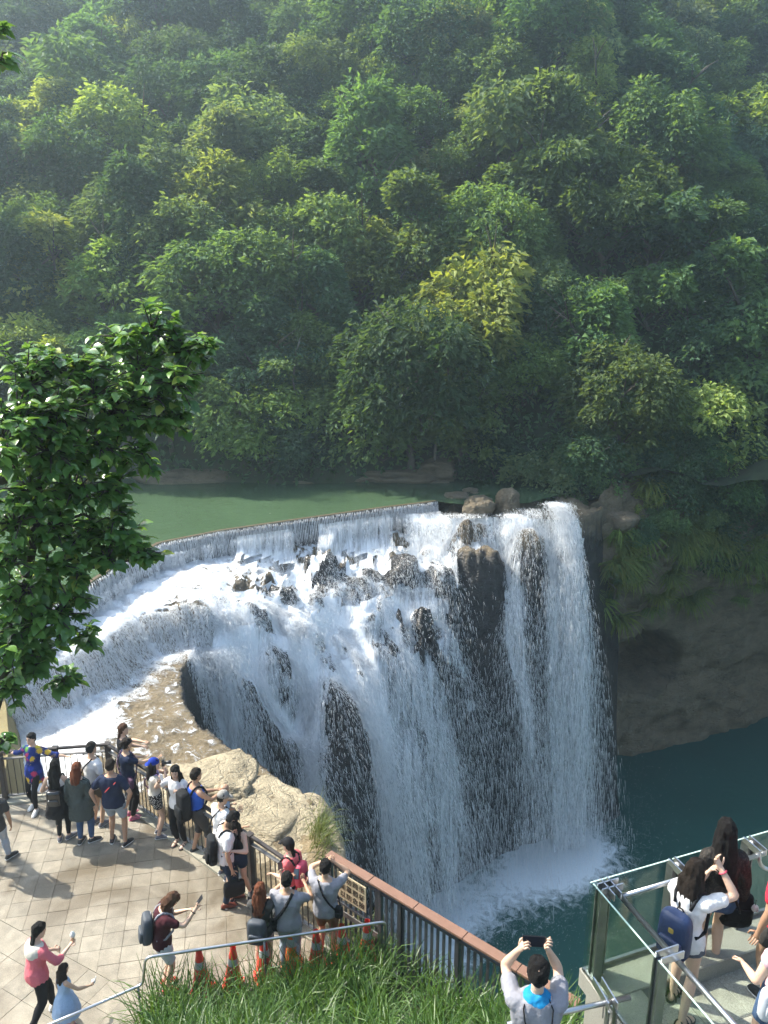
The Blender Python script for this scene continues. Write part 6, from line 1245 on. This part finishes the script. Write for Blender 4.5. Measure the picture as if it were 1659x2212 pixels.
# ice cream and spoon
e, P, O = acc('pinktop', 'ice_cream', 'white soft ice cream cone in the hand of the woman in rose', 'ice cream', hand('pinktop', 'r') + Vector((0, .01, .06)))
MB().tube([(0, 0, -.08), (0, 0, .03)], [.008, .028], 10).build('cone', tanc, e, True); m = MB()
ring_loft(m, [(V_((0, 0, z)), V_((r_, 0, 0)), V_((0, r_, 0))) for z, r_ in ((.02, .03), (.04, .04), (.07, .036), (.09, .026), (.11, .012), (.118, .003))], 12); m.build('scoop', plain('ice_cream', (.8, .78, .72), .5), e, True)
e, P, O = acc('girl', 'spoon', 'white plastic spoon held by the small girl', 'spoon', hand('girl', 'r') + Vector((0, .02, .04))); MB().tube([(0, -.03, -.05), (0, .05, .12)], [.006, .010], 6).build('spoon_handle', sh_white, e, True); MB().tube([(-.03, 0, -.04), (-.03, 0, .03)], [.03, .045], 12).build('cup', sh_white, e, True)
# phone of the woman on the deck
phone('bluepack', 'small brown cased phone at the face of the woman with the navy backpack', hand('bluepack', 'l') + Vector((.02, .04, .0)), (0, .2, 1), (0, -1, 0), None, .8, plain('tan_case', (.35, .18, .06), .4))
for key in ('burgundy', 'selfie', 'bluepack'):
    P = PEOPLE[key]; w, e_ = P['J']['wr'], P['J']['er']; d = (w - e_).normalized(); c = w - d * .03; u = d.orthogonal().normalized(); v = d.cross(u); MB().tube([c + (u * math.cos(a) + v * math.sin(a)) * .033 for a in [i * math.pi / 6 for i in range(13)]], .007, 6).build('bracelet', M_blackc if key != 'bluepack' else bkr, P['t'], True)
P = PEOPLE['girl']; MB().box(P['hc'] + Vector((-.085, -.03, 0)), (.02, .03, .05), None, .005).build('hair_clip', plain('yellow_clip', (.8, .65, .1), .4), P['t'])
e, P, O = acc('lace', 'pompom_charm', 'small white pompom charm hanging on the big black bag', 'charm', PEOPLE['lace']['P0'] + Vector((.34, -.02, -.13)))
m = MB(); ring_loft(m, [(V_((0, 0, z)), V_((r_, 0, 0)), V_((0, r_, 0))) for z, r_ in ((-.035, .008), (-.025, .027), (0, .036), (.025, .027), (.035, .008))], 10); m.build('pompom', plain('fluff', (.75, .70, .62), .9, bump=.6), e, True); MB().tube([(0, 0, .03), (0, 0, .10)], .004, 5).build('cord', M_blackp, e)
# ------------------------------------------------------------------ traffic cones
M_cone = plain('cone_red', (.68, .055, .035), .55, var=.12, scale=8); M_cone_o = plain('cone_orange', (.75, .17, .03), .55, var=.12); M_band = plain('reflective_band', (.40, .44, .42), .4)
def cone(px, py, label, mat, h=.70, tilt=0):
    p = G(px * .54, py * .54, h); t = empty('traffic_cone', (p.x, p.y, 0), random.uniform(0, 6)); tag(t, label, 'traffic cone', 'traffic cones along the pipe handrail'); s = h / .70; t.scale = (s, s, s); t.rotation_euler.x = tilt
    prof = [(.03, .155), (.12, .130), (.40, .082), (.56, .058), (.68, .040), (.70, .036)]
    m = MB(); m.tube([(0, 0, z) for z, _ in prof], [r_ for _, r_ in prof], 20, cap=False); m.tube([(0, 0, z) for z, _ in prof[::-1]], [r_ - .006 for _, r_ in prof[::-1]], 20, cap=False); m.tube([(0, 0, .688), (0, 0, .703)], [.043, .043], 16, cap=False); m.build('cone_shell', mat, t, True)
    MB().box((0, 0, .016), (.30, .30, .03), None, .012).build('base', mat, t); m = MB(); m.tube([(0, 0, .42), (0, 0, .53)], [.0815, .065], 20, cap=False); m.build('reflective_band', M_band, t, True)
where = ['first from the left', 'second from the left', 'third from the left', 'the plain orange one', 'fifth from the left', 'sixth, standing clear by the railing', 'seventh, next to the slate railing']
for i, (x, y) in enumerate([(799, 3801), (923, 3789), (1049, 3756), (1164, 3703), (1267, 3720), (1371, 3705), (1468, 3684)]):
    cone(x, y, ('orange' if i == 3 else 'red') + ' traffic cone behind the pipe handrail, ' + where[i], M_cone_o if i == 3 else M_cone, .78 if i == 3 else .70, random.uniform(-.05, .05))
# ------------------------------------------------------------------ planted bed with long grass
bed_pts = [(-3.35, 8.72), (.05, 9.36), (1.2, 8.5), (2.3, 7.4), (1.75, 6.2), (.6, 5.2), (-1.2, 5.6), (-2.7, 7.2)]
def bed_z(x, y): return .12 + np.clip(8.6 + .13 * x - y, 0, 9) * .60 + np.clip(x - .6, 0, 3) * .05
m = MB(); V = []; n = len(bed_pts)
cx_, cy_ = -.3, 7.6
for k, s in enumerate((1., .75, .5, .25)):
    for x, y in bed_pts: X, Y = cx_ + (x - cx_) * s, cy_ + (y - cy_) * s; V.append((X, Y, float(bed_z(X, Y))))
V.append((cx_, cy_, float(bed_z(cx_, cy_)))); F = []
for k in range(3):
    for j in range(n): F.append((k * n + (j + 1) % n, k * n + j, (k + 1) * n + j, (k + 1) * n + (j + 1) % n))
for j in range(n): F.append((3 * n + (j + 1) % n, 3 * n + j, 4 * n))
V += [(x, y, -3) for x, y in bed_pts]; b0 = 4 * n + 1
for j in range(n): F.append((j, (j + 1) % n, b0 + (j + 1) % n, b0 + j))
m.add(V, F); tag(m.build('planting_bed', plain('bed_soil', (.045, .04, .022), .95, bump=.5)), kind='structure')
def blades(name, pts, L0, L1, w, arch, mat, lean=(0, 0), seed=4):
    r = np.random.default_rng(seed); n = len(pts); a = r.uniform(0, 2 * np.pi, n); el = r.uniform(.75, 1.5, n); L = r.uniform(L0, L1, n); d = np.column_stack([np.cos(a) * np.cos(el) + lean[0], np.sin(a) * np.cos(el) + lean[1], np.sin(el)]); d = unit(d)
    s = unit(np.column_stack([-np.sin(a), np.cos(a), np.zeros(n)]) + r.normal(size=(n, 3)) * .25); p = pts.copy(); rows = []; arc_ = r.uniform(.25, 1.15, n) * arch
    for j in range(5):
        t_ = j / 4; ww = (w * r.uniform(.8, 1.2) * (1 - t_ ** 2.2) + .0012) * (L / L1)[:, None] ** .5 * np.ones((n, 1)); rows.append(p - s * ww); rows.append(p + s * ww)
        dd_ = unit(d + np.column_stack([np.zeros(n), np.zeros(n), -arc_ * t_ * 1.5])); p = p + dd_ * (L / 4)[:, None]
    V = np.stack(rows, 1).reshape(-1, 3); b_ = (np.arange(n) * 10)[:, None]; F = np.concatenate([b_ + np.array([[2 * j, 2 * j + 1, 2 * j + 3, 2 * j + 2]]) for j in range(4)], 0)
    me = mesh_np(name, V, F, True); pattr(me, 'leaf', np.repeat(np.clip(r.normal(.5, .28, n), 0, 1), 10)); return me
M_grass = leaf_material('long_grass', (.030, .085, .016), (.105, .19, .035), .35, .42, .5, .0, (1, 1))
bp_ = np.array(bed_pts); gp = RNG.uniform([-3.4, 5.2], [2.3, 9.5], (30000, 2)); gp = gp[inside(gp, bp_)]; cl_ = fbm(np.column_stack([gp, np.zeros(len(gp))]), 1.6, 3, 8); gp = gp[RNG.random(len(gp)) < .35 + .9 * cl_][:9000]
# clumps of blades
seeds = gp[RNG.integers(0, len(gp), 420)]; gp = seeds[RNG.integers(0, 420, 10500)] + RNG.normal(size=(10500, 2)) * .085
u_ = RNG.random(900); gp = np.vstack([gp, np.column_stack([-3.25 + 3.3 * u_, 8.74 + .62 * u_]) + RNG.normal(size=(900, 2)) * [.05, .10] - [0, .22]])
gpts = np.column_stack([gp, bed_z(gp[:, 0], gp[:, 1]) - .02])
tag(obj('long_grass', blades('long_grass', gpts, .35, .95, .0085, 1.0, M_grass), M_grass), 'long green grass filling the bed in front of the handrail', kind='stuff')
# grass on the rock edge beside the slate railing and under it
ep = np.array([G(px, py, z) for px, py, z in [(x, y, -.5) for x, y in zip(RNG.normal(688, 12, 280), RNG.normal(1805, 32, 280))]]); ep[:, 2] = samp(HZ, ep[:, 0], ep[:, 1])
M_sedge = leaf_material('edge_grass', (.07, .11, .025), (.17, .19, .06), .35, .5, .4, .0, (1, 1))
tag(obj('edge_grass', blades('edge_grass', ep, .35, .85, .006, 1.5, M_sedge, (.35, .1), 9), M_sedge), 'pale grass overhanging the rock edge above the falls', kind='stuff')
wp_ = np.array([A_ + (B_ - A_) * t_ + Vector((-.25 * a, .25 * b, -.55)) for t_, a, b in zip(RNG.uniform(0, 1, 1600), RNG.uniform(-1.5, .2, 1600), RNG.uniform(-.2, 1.5, 1600))])
tag(obj('weeds', blades('weeds', wp_, .25, .6, .008, .7, M_sedge, (0, 0), 12), M_sedge), 'yellow green weeds growing below the slate railing', kind='stuff')
bk_ = MB(); bk_.add([(-1.1, 10.6, -.55), (2.6, 7.6, -.55), (3.2, 8.2, -1.1), (-.5, 11.3, -1.1), (3.2, 8.2, -6), (-.5, 11.3, -6)], [(0, 1, 2, 3), (3, 2, 4, 5)]); tag(bk_.build('rock_bank', MATS['cliff_rock']), kind='structure')
# ------------------------------------------------------------------ boulders
M_pale = rock_material('pale_rock', (.2, .15, .1), (.46, .39, .27), False, .8, 1.6, .2); M_bould = rock_material('river_boulder', (.1, .08, .05), (.21, .17, .115), False, .6, 1.3, .3)
def boulder(label, loc, dim, seed, mat, rz=0, name='boulder', group=None, rough=.5):
    bm = bmesh.new(); bmesh.ops.create_icosphere(bm, subdivisions=4, radius=1)
    off = Vector((seed * 3.7, -seed * 1.9, seed * .7))
    for v in bm.verts:
        c = v.co; f = mnoise.fractal(c * .9 + off, .9, 2, 4); k = 1 + rough * f; q_ = c * k
        q_ = Vector([math.copysign(abs(t_) ** .7, t_) for t_ in q_]); v.co = Vector((q_.x * dim[0], q_.y * dim[1], q_.z * dim[2])) + c * .05 * mnoise.fractal(c * 4 + off, .8, 2, 3)
    me = bpy.data.meshes.new(name); bm.to_mesh(me); bm.free(); me.polygons.foreach_set('use_smooth', [True] * len(me.polygons)); o = obj(name, me, mat); o.location = loc; o.rotation_euler = (0, 0, rz); tag(o, label, 'rock', group); return o
boulder('big pale boulder behind the man in the blue tank top', G(450, 1700, -.6), (1.05, .9, .32), 1, M_pale, .4)
boulder('broad cream rock slab behind the woman in the black vest', G(560, 1760, -.6), (1.3, 1.0, .26), 2, M_pale, -.6)
boulder('cracked cream rock slab nearest the falls edge', G(625, 1790, -.7), (.9, 1.2, .28), 3, M_pale, .3)
boulder('pale rock below the diagonal railing behind the woman in coral', G(600, 1850, -.7), (.85, .7, .28), 4, M_pale, 1.0)
boulder('low pale rock between the railing and the cliff edge', G(665, 1850, -.8), (.75, .8, .25), 5, M_pale, .2)
boulder('small pale stone beside the grey cap', G(505, 1720, -.45), (.42, .35, .28), 6, M_pale, .2)
boulder('rounded boulder at the right end of the weir', GD(1035, 1095, 31.6), (.6, .55, .35), 7, M_bould)
boulder('tall rounded boulder splitting the right hand streams', GD(1095, 1092, 31.9), (.45, .5, .55), 8, M_bould, .4)
boulder('flat stone in the shallow water above the falls', GD(985, 1075, 33.4), (.6, .5, .22), 9, M_bould)
boulder('low stone near the far bank above the falls', GD(1020, 1068, 34.2), (.5, .4, .2), 10, M_bould)
boulder('brown rock between the two right hand streams', GD(1165, 1215, 31.2), (.55, .6, .75), 11, M_bould, .2)
boulder('slanting grey slab on the right of the falls head', GD(1310, 1120, 34.2), (1.2, .8, .5), 12, M_bould, -.5)
boulder('square brown block under the slanting slab', GD(1290, 1200, 34.0), (1.0, .8, .55), 13, M_bould, .3)
boulder('dark rock at the far right of the falls lip', GD(1235, 1105, 33.6), (.5, .6, .4), 14, M_bould, .3)
boulder('pale long rock on the far bank at the left', GD(395, 1036, 36.2), (1.9, .7, .42), 15, M_bould, .05, rough=.75)
boulder('reddish bank rock in the middle of the far shore', GD(640, 1038, 36.3), (2.0, .7, .4), 16, M_bould, 0, rough=.75)
boulder('bank rock under the dark trees left of the falls head', GD(860, 1040, 36.3), (1.8, .7, .45), 17, M_bould, 0, rough=.75)
boulder('round bank rock straight behind the weir end', GD(945, 1022, 36.2), (.9, .7, .6), 18, M_bould, 0, rough=.75)
# ------------------------------------------------------------------ foreground tree on the left
M_gloss, N, L, b = nodes('glossy_leaf')
at = N.new('ShaderNodeAttribute'); at.attribute_name = 'leaf'; oi = N.new('ShaderNodeObjectInfo')
ad = N.new('ShaderNodeMath'); ad.operation = 'ADD'; L.new(at.outputs['Fac'], ad.inputs[0]); L.new(oi.outputs['Random'], ad.inputs[1]); fr2 = N.new('ShaderNodeMath'); fr2.operation = 'FRACT'; L.new(ad.outputs[0], fr2.inputs[0])
rp = ramp(N, [(0, (.05, .13, .04)), (.6, (.10, .21, .05)), (.92, (.16, .30, .07)), (1, (.34, .38, .07))]); L.new(fr2.outputs[0], rp.inputs[0]); L.new(rp.outputs[0], b.inputs['Base Color']); b.inputs['Roughness'].default_value = .24; b.inputs['Specular IOR Level'].default_value = .6
tl = N.new('ShaderNodeBsdfTranslucent'); tl.inputs[0].default_value = (.22, .40, .05, 1); ms = N.new('ShaderNodeMixShader'); ms.inputs[0].default_value = .30; L.new(b.outputs[0], ms.inputs[1]); L.new(tl.outputs[0], ms.inputs[2]); L.new(ms.outputs[0], N['Material Output'].inputs[0])
def big_leaf():
    """one ovate leaf along +y, folded along its rib and curling down"""
    V = []; F = []
    st_ = [(0, 0), (.12, .20), (.32, .34), (.55, .33), (.78, .19), (1.0, 0)]
    for t_, w_ in st_:
        z = -.34 * t_ ** 2; V += [(-w_, t_, z + w_ * .28), (0, t_, z), (w_, t_, z + w_ * .28)]
    for i in range(5):
        for j in range(2): a = i * 3 + j; F.append((a, a + 1, a + 4, a + 3))
    return V, F
LV, LF = big_leaf(); me_leaf = bpy.data.meshes.new('leaf'); me_leaf.from_pydata(LV, [], LF); me_leaf.materials.append(M_gloss); me_leaf.polygons.foreach_set('use_smooth', [True] * len(LF)); me_leaf.update()
LVn, LFn = np.array(LV), np.array(LF)
rt = random.Random(3)
def leafy_tree(label, twigs, trunk_parts, origin, n_single, leafs=.135, name='broadleaf_tree'):
    """twigs: list of (centre Vector, radius, count)"""
    t = empty(name, origin); tag(t, label, 'tree'); O = Vector(origin)
    m = MB()
    for pts, rad in trunk_parts: m.tube([Vector(p) - O for p in pts], rad, 7)
    m.build('trunk', M_bark_dark, t, True)
    specs = []; tw = MB()
    for c, r_, cnt in twigs:
        ntw = max(1, cnt // 9)
        for k in range(ntw):
            d = Vector((rt.gauss(0, 1), rt.gauss(0, 1), rt.gauss(.1, .8))).normalized(); tip = c + d * r_ * rt.uniform(.35, 1.0); tw.tube([c + d * r_ * .1 - O, (c + tip) / 2 + Vector((0, 0, .03)) - O, tip - O], [.009, .007, .004], 4)
            for q in range(9):
                a = q * 2.4 + rt.uniform(-.4, .4); b_ = tip - d * rt.uniform(0, .16); hd_ = Vector((math.cos(a), math.sin(a), rt.uniform(-.55, .35))) + d * .6; hd_.normalize(); specs.append((b_, hd_, Vector((rt.gauss(0, .35), rt.gauss(0, .35), 1)).normalized(), leafs * rt.choice([rt.uniform(.55, .9), rt.uniform(.85, 1.3)])))
    tw.build('twigs', M_bark_dark, t, True)['kind'] = 'stuff'
    rt.shuffle(specs); V = []; F = []; tone = []
    specs.sort(key=lambda s: 0 if on_frame(s[0]) else 1)
    cnt = 0; Vs = []; k = 0
    for i, (p, y, up, s) in enumerate(specs):
        x = y.cross(up).normalized(); z = x.cross(y); M3 = Matrix((x, y, z)).transposed()
        if cnt < n_single and on_frame(p):
            o = bpy.data.objects.new('leaf', me_leaf); COL.objects.link(o); o.parent = t; Mx = (M3 * s).to_4x4(); Mx.translation = p - O; o.matrix_basis = Mx; cnt += 1
        else:
            Vs.append((LVn * s) @ np.array(M3).T + np.array(p - O)); tone += [rt.random()] * len(LVn); F.append(LFn + k); k += len(LVn)
    if Vs:
        me = mesh_np('foliage', np.vstack(Vs), np.vstack(F), True); pattr(me, 'leaf', tone); o = obj('foliage', me, M_gloss, t); o['kind'] = 'stuff'
    return len(specs)
tws = []
for (px, py, D, r_, c) in [(330, 720, 7.4, .32, 80), (400, 760, 7.4, .30, 70), (260, 740, 7.5, .30, 60), (440, 755, 7.3, .20, 40), (300, 800, 7.4, .36, 90), (380, 830, 7.2, .30, 70), (170, 800, 7.2, .36, 90), (110, 780, 7.2, .28, 50), (60, 830, 6.9, .40, 90), (200, 860, 7.1, .40, 90), (130, 900, 6.8, .42, 100), (40, 900, 6.6, .42, 90), (270, 900, 7.2, .38, 90), (350, 900, 7.3, .30, 60), (10, 960, 6.4, .40, 80),
                           (110, 980, 6.7, .40, 90), (220, 970, 7.0, .36, 70), (300, 980, 7.2, .28, 50), (60, 1050, 6.7, .38, 70), (160, 1060, 6.9, .36, 70), (240, 1060, 7.0, .28, 40), (30, 1130, 6.6, .36, 60), (120, 1140, 6.8, .34, 60), (200, 1140, 7.0, .28, 50), (270, 1160, 7.0, .28, 60), (310, 1200, 7.0, .20, 40), (230, 1210, 6.9, .26, 50), (20, 1220, 6.5, .36, 70), (110, 1230, 6.7, .32, 60), (170, 1240, 6.8, .20, 30), (50, 1310, 6.6, .34, 70), (120, 1340, 6.7, .30, 60), (180, 1380, 6.8, .20, 40), (20, 1400, 6.5, .32, 60), (90, 1420, 6.7, .28, 50), (140, 1470, 6.8, .17, 30), (20, 1490, 6.5, .18, 26), (10, 1600, 6.6, .10, 14),
                           (160, 1000, 6.9, .4, 60), (60, 1100, 6.7, .4, 60), (170, 1180, 6.9, .34, 50), (250, 1120, 7.0, .26, 36), (60, 1270, 6.6, .36, 50), (150, 1300, 6.8, .24, 40), (40, 1360, 6.6, .34, 50), (330, 860, 7.3, .3, 40), (370, 900, 7.3, .24, 36), (60, 1450, 6.6, .24, 40), (0, 130, 6.0, .10, 12), (2, 60, 6.2, .07, 8)]:
    tws.append((GD(px, py, D), r_ * 1.05, int(c * 2.9)))
b0 = GD(-420, 1500, 7.0)
tp_ = [([(b0.x, b0.y, -.5), GD(-380, 1300, 7.0), GD(-200, 1080, 6.9)], [.2, .16, .11]), ([GD(-200, 1080, 6.9), GD(0, 1030, 6.8), GD(90, 1005, 6.9), GD(150, 985, 7.0)], [.10, .075, .065, .05]), ([GD(150, 985, 7.0), GD(230, 900, 7.2), GD(300, 850, 7.3), GD(330, 760, 7.4)], [.045, .03, .024, .012]), ([GD(300, 850, 7.3), GD(370, 845, 7.3), GD(420, 770, 7.3)], [.02, .015, .008]),
       ([GD(230, 900, 7.2), GD(170, 830, 7.2), GD(110, 790, 7.2)], [.02, .016, .008]), ([GD(0, 1030, 6.8), GD(60, 940, 6.8), GD(60, 850, 6.9)], [.03, .02, .01]), ([GD(-60, 1700, 6.5), GD(40, 1350, 6.7), GD(75, 1150, 6.8), GD(95, 1010, 6.85)], [.06, .05, .042, .03]), ([GD(75, 1150, 6.8), GD(180, 1110, 6.9), GD(270, 1160, 7.0)], [.02, .014, .008]), ([GD(60, 1230, 6.75), GD(180, 1230, 6.85), GD(310, 1205, 7.0)], [.02, .014, .007]), ([GD(45, 1330, 6.7), GD(110, 1360, 6.7), GD(170, 1390, 6.8)], [.018, .012, .007])]
nl = leafy_tree('glossy leaved tree reaching into the picture from the left edge', tws, tp_, (b0.x, b0.y, -.5), 300, .112)
# a second tree of the kind, left of the frame, whose shade lies on the terrace
tw2 = []
for i in range(14):
    c = Vector((-12.2 + rt.uniform(-2.2, 2.3), 15.4 + rt.uniform(-1.6, 1.8), 6.2 + rt.uniform(-1.5, 1.7))); tw2.append((c, .55, 36))
tp2 = [([(-13.2, 15.6, -.3), (-12.9, 15.5, 2.5), (-12.4, 15.4, 5)], [.22, .18, .12])] + [([(-12.7, 15.45, 3.6), tuple((Vector((-12.5, 15.4, 4.6)) + c) / 2), tuple(c)], [.06, .04, .015]) for c, _, _ in tw2[:12]]
leafy_tree('glossy leaved tree left of the frame shading the terrace', tw2, tp2, (-13.2, 15.6, -.3), 0, .17)
print('near leaves', nl)
# ------------------------------------------------------------------ tell look-alikes apart by their order in view
ORD = ['first', 'second', 'third', 'fourth', 'fifth', 'sixth', 'seventh', 'eighth', 'ninth', 'tenth']
by_label = {}
for o in list(bpy.data.objects):
    if o.parent is None and o.get('label') and o.get('group'): by_label.setdefault(o['label'], []).append(o)
for lab, os_ in by_label.items():
    if len(os_) > 1:
        os_.sort(key=lambda o: o.location.x / max(o.location.y, 1))
        for i, o in enumerate(os_[:10]): o['label'] = f'{lab}, {ORD[i]} from left'
# ------------------------------------------------------------------ haze: one even, pale volume round everything
m, N, L, b = nodes('haze_air'); N.remove(b)
vp = N.new('ShaderNodeVolumePrincipled'); vp.inputs['Color'].default_value = (.70, .87, 1, 1); vp.inputs['Density'].default_value = .0023; vp.inputs['Anisotropy'].default_value = .72
L.new(vp.outputs[0], N['Material Output'].inputs['Volume'])
h = MB().box((0, 60, 35), (460, 420, 104)).build('haze', m); tag(h, kind='stuff')
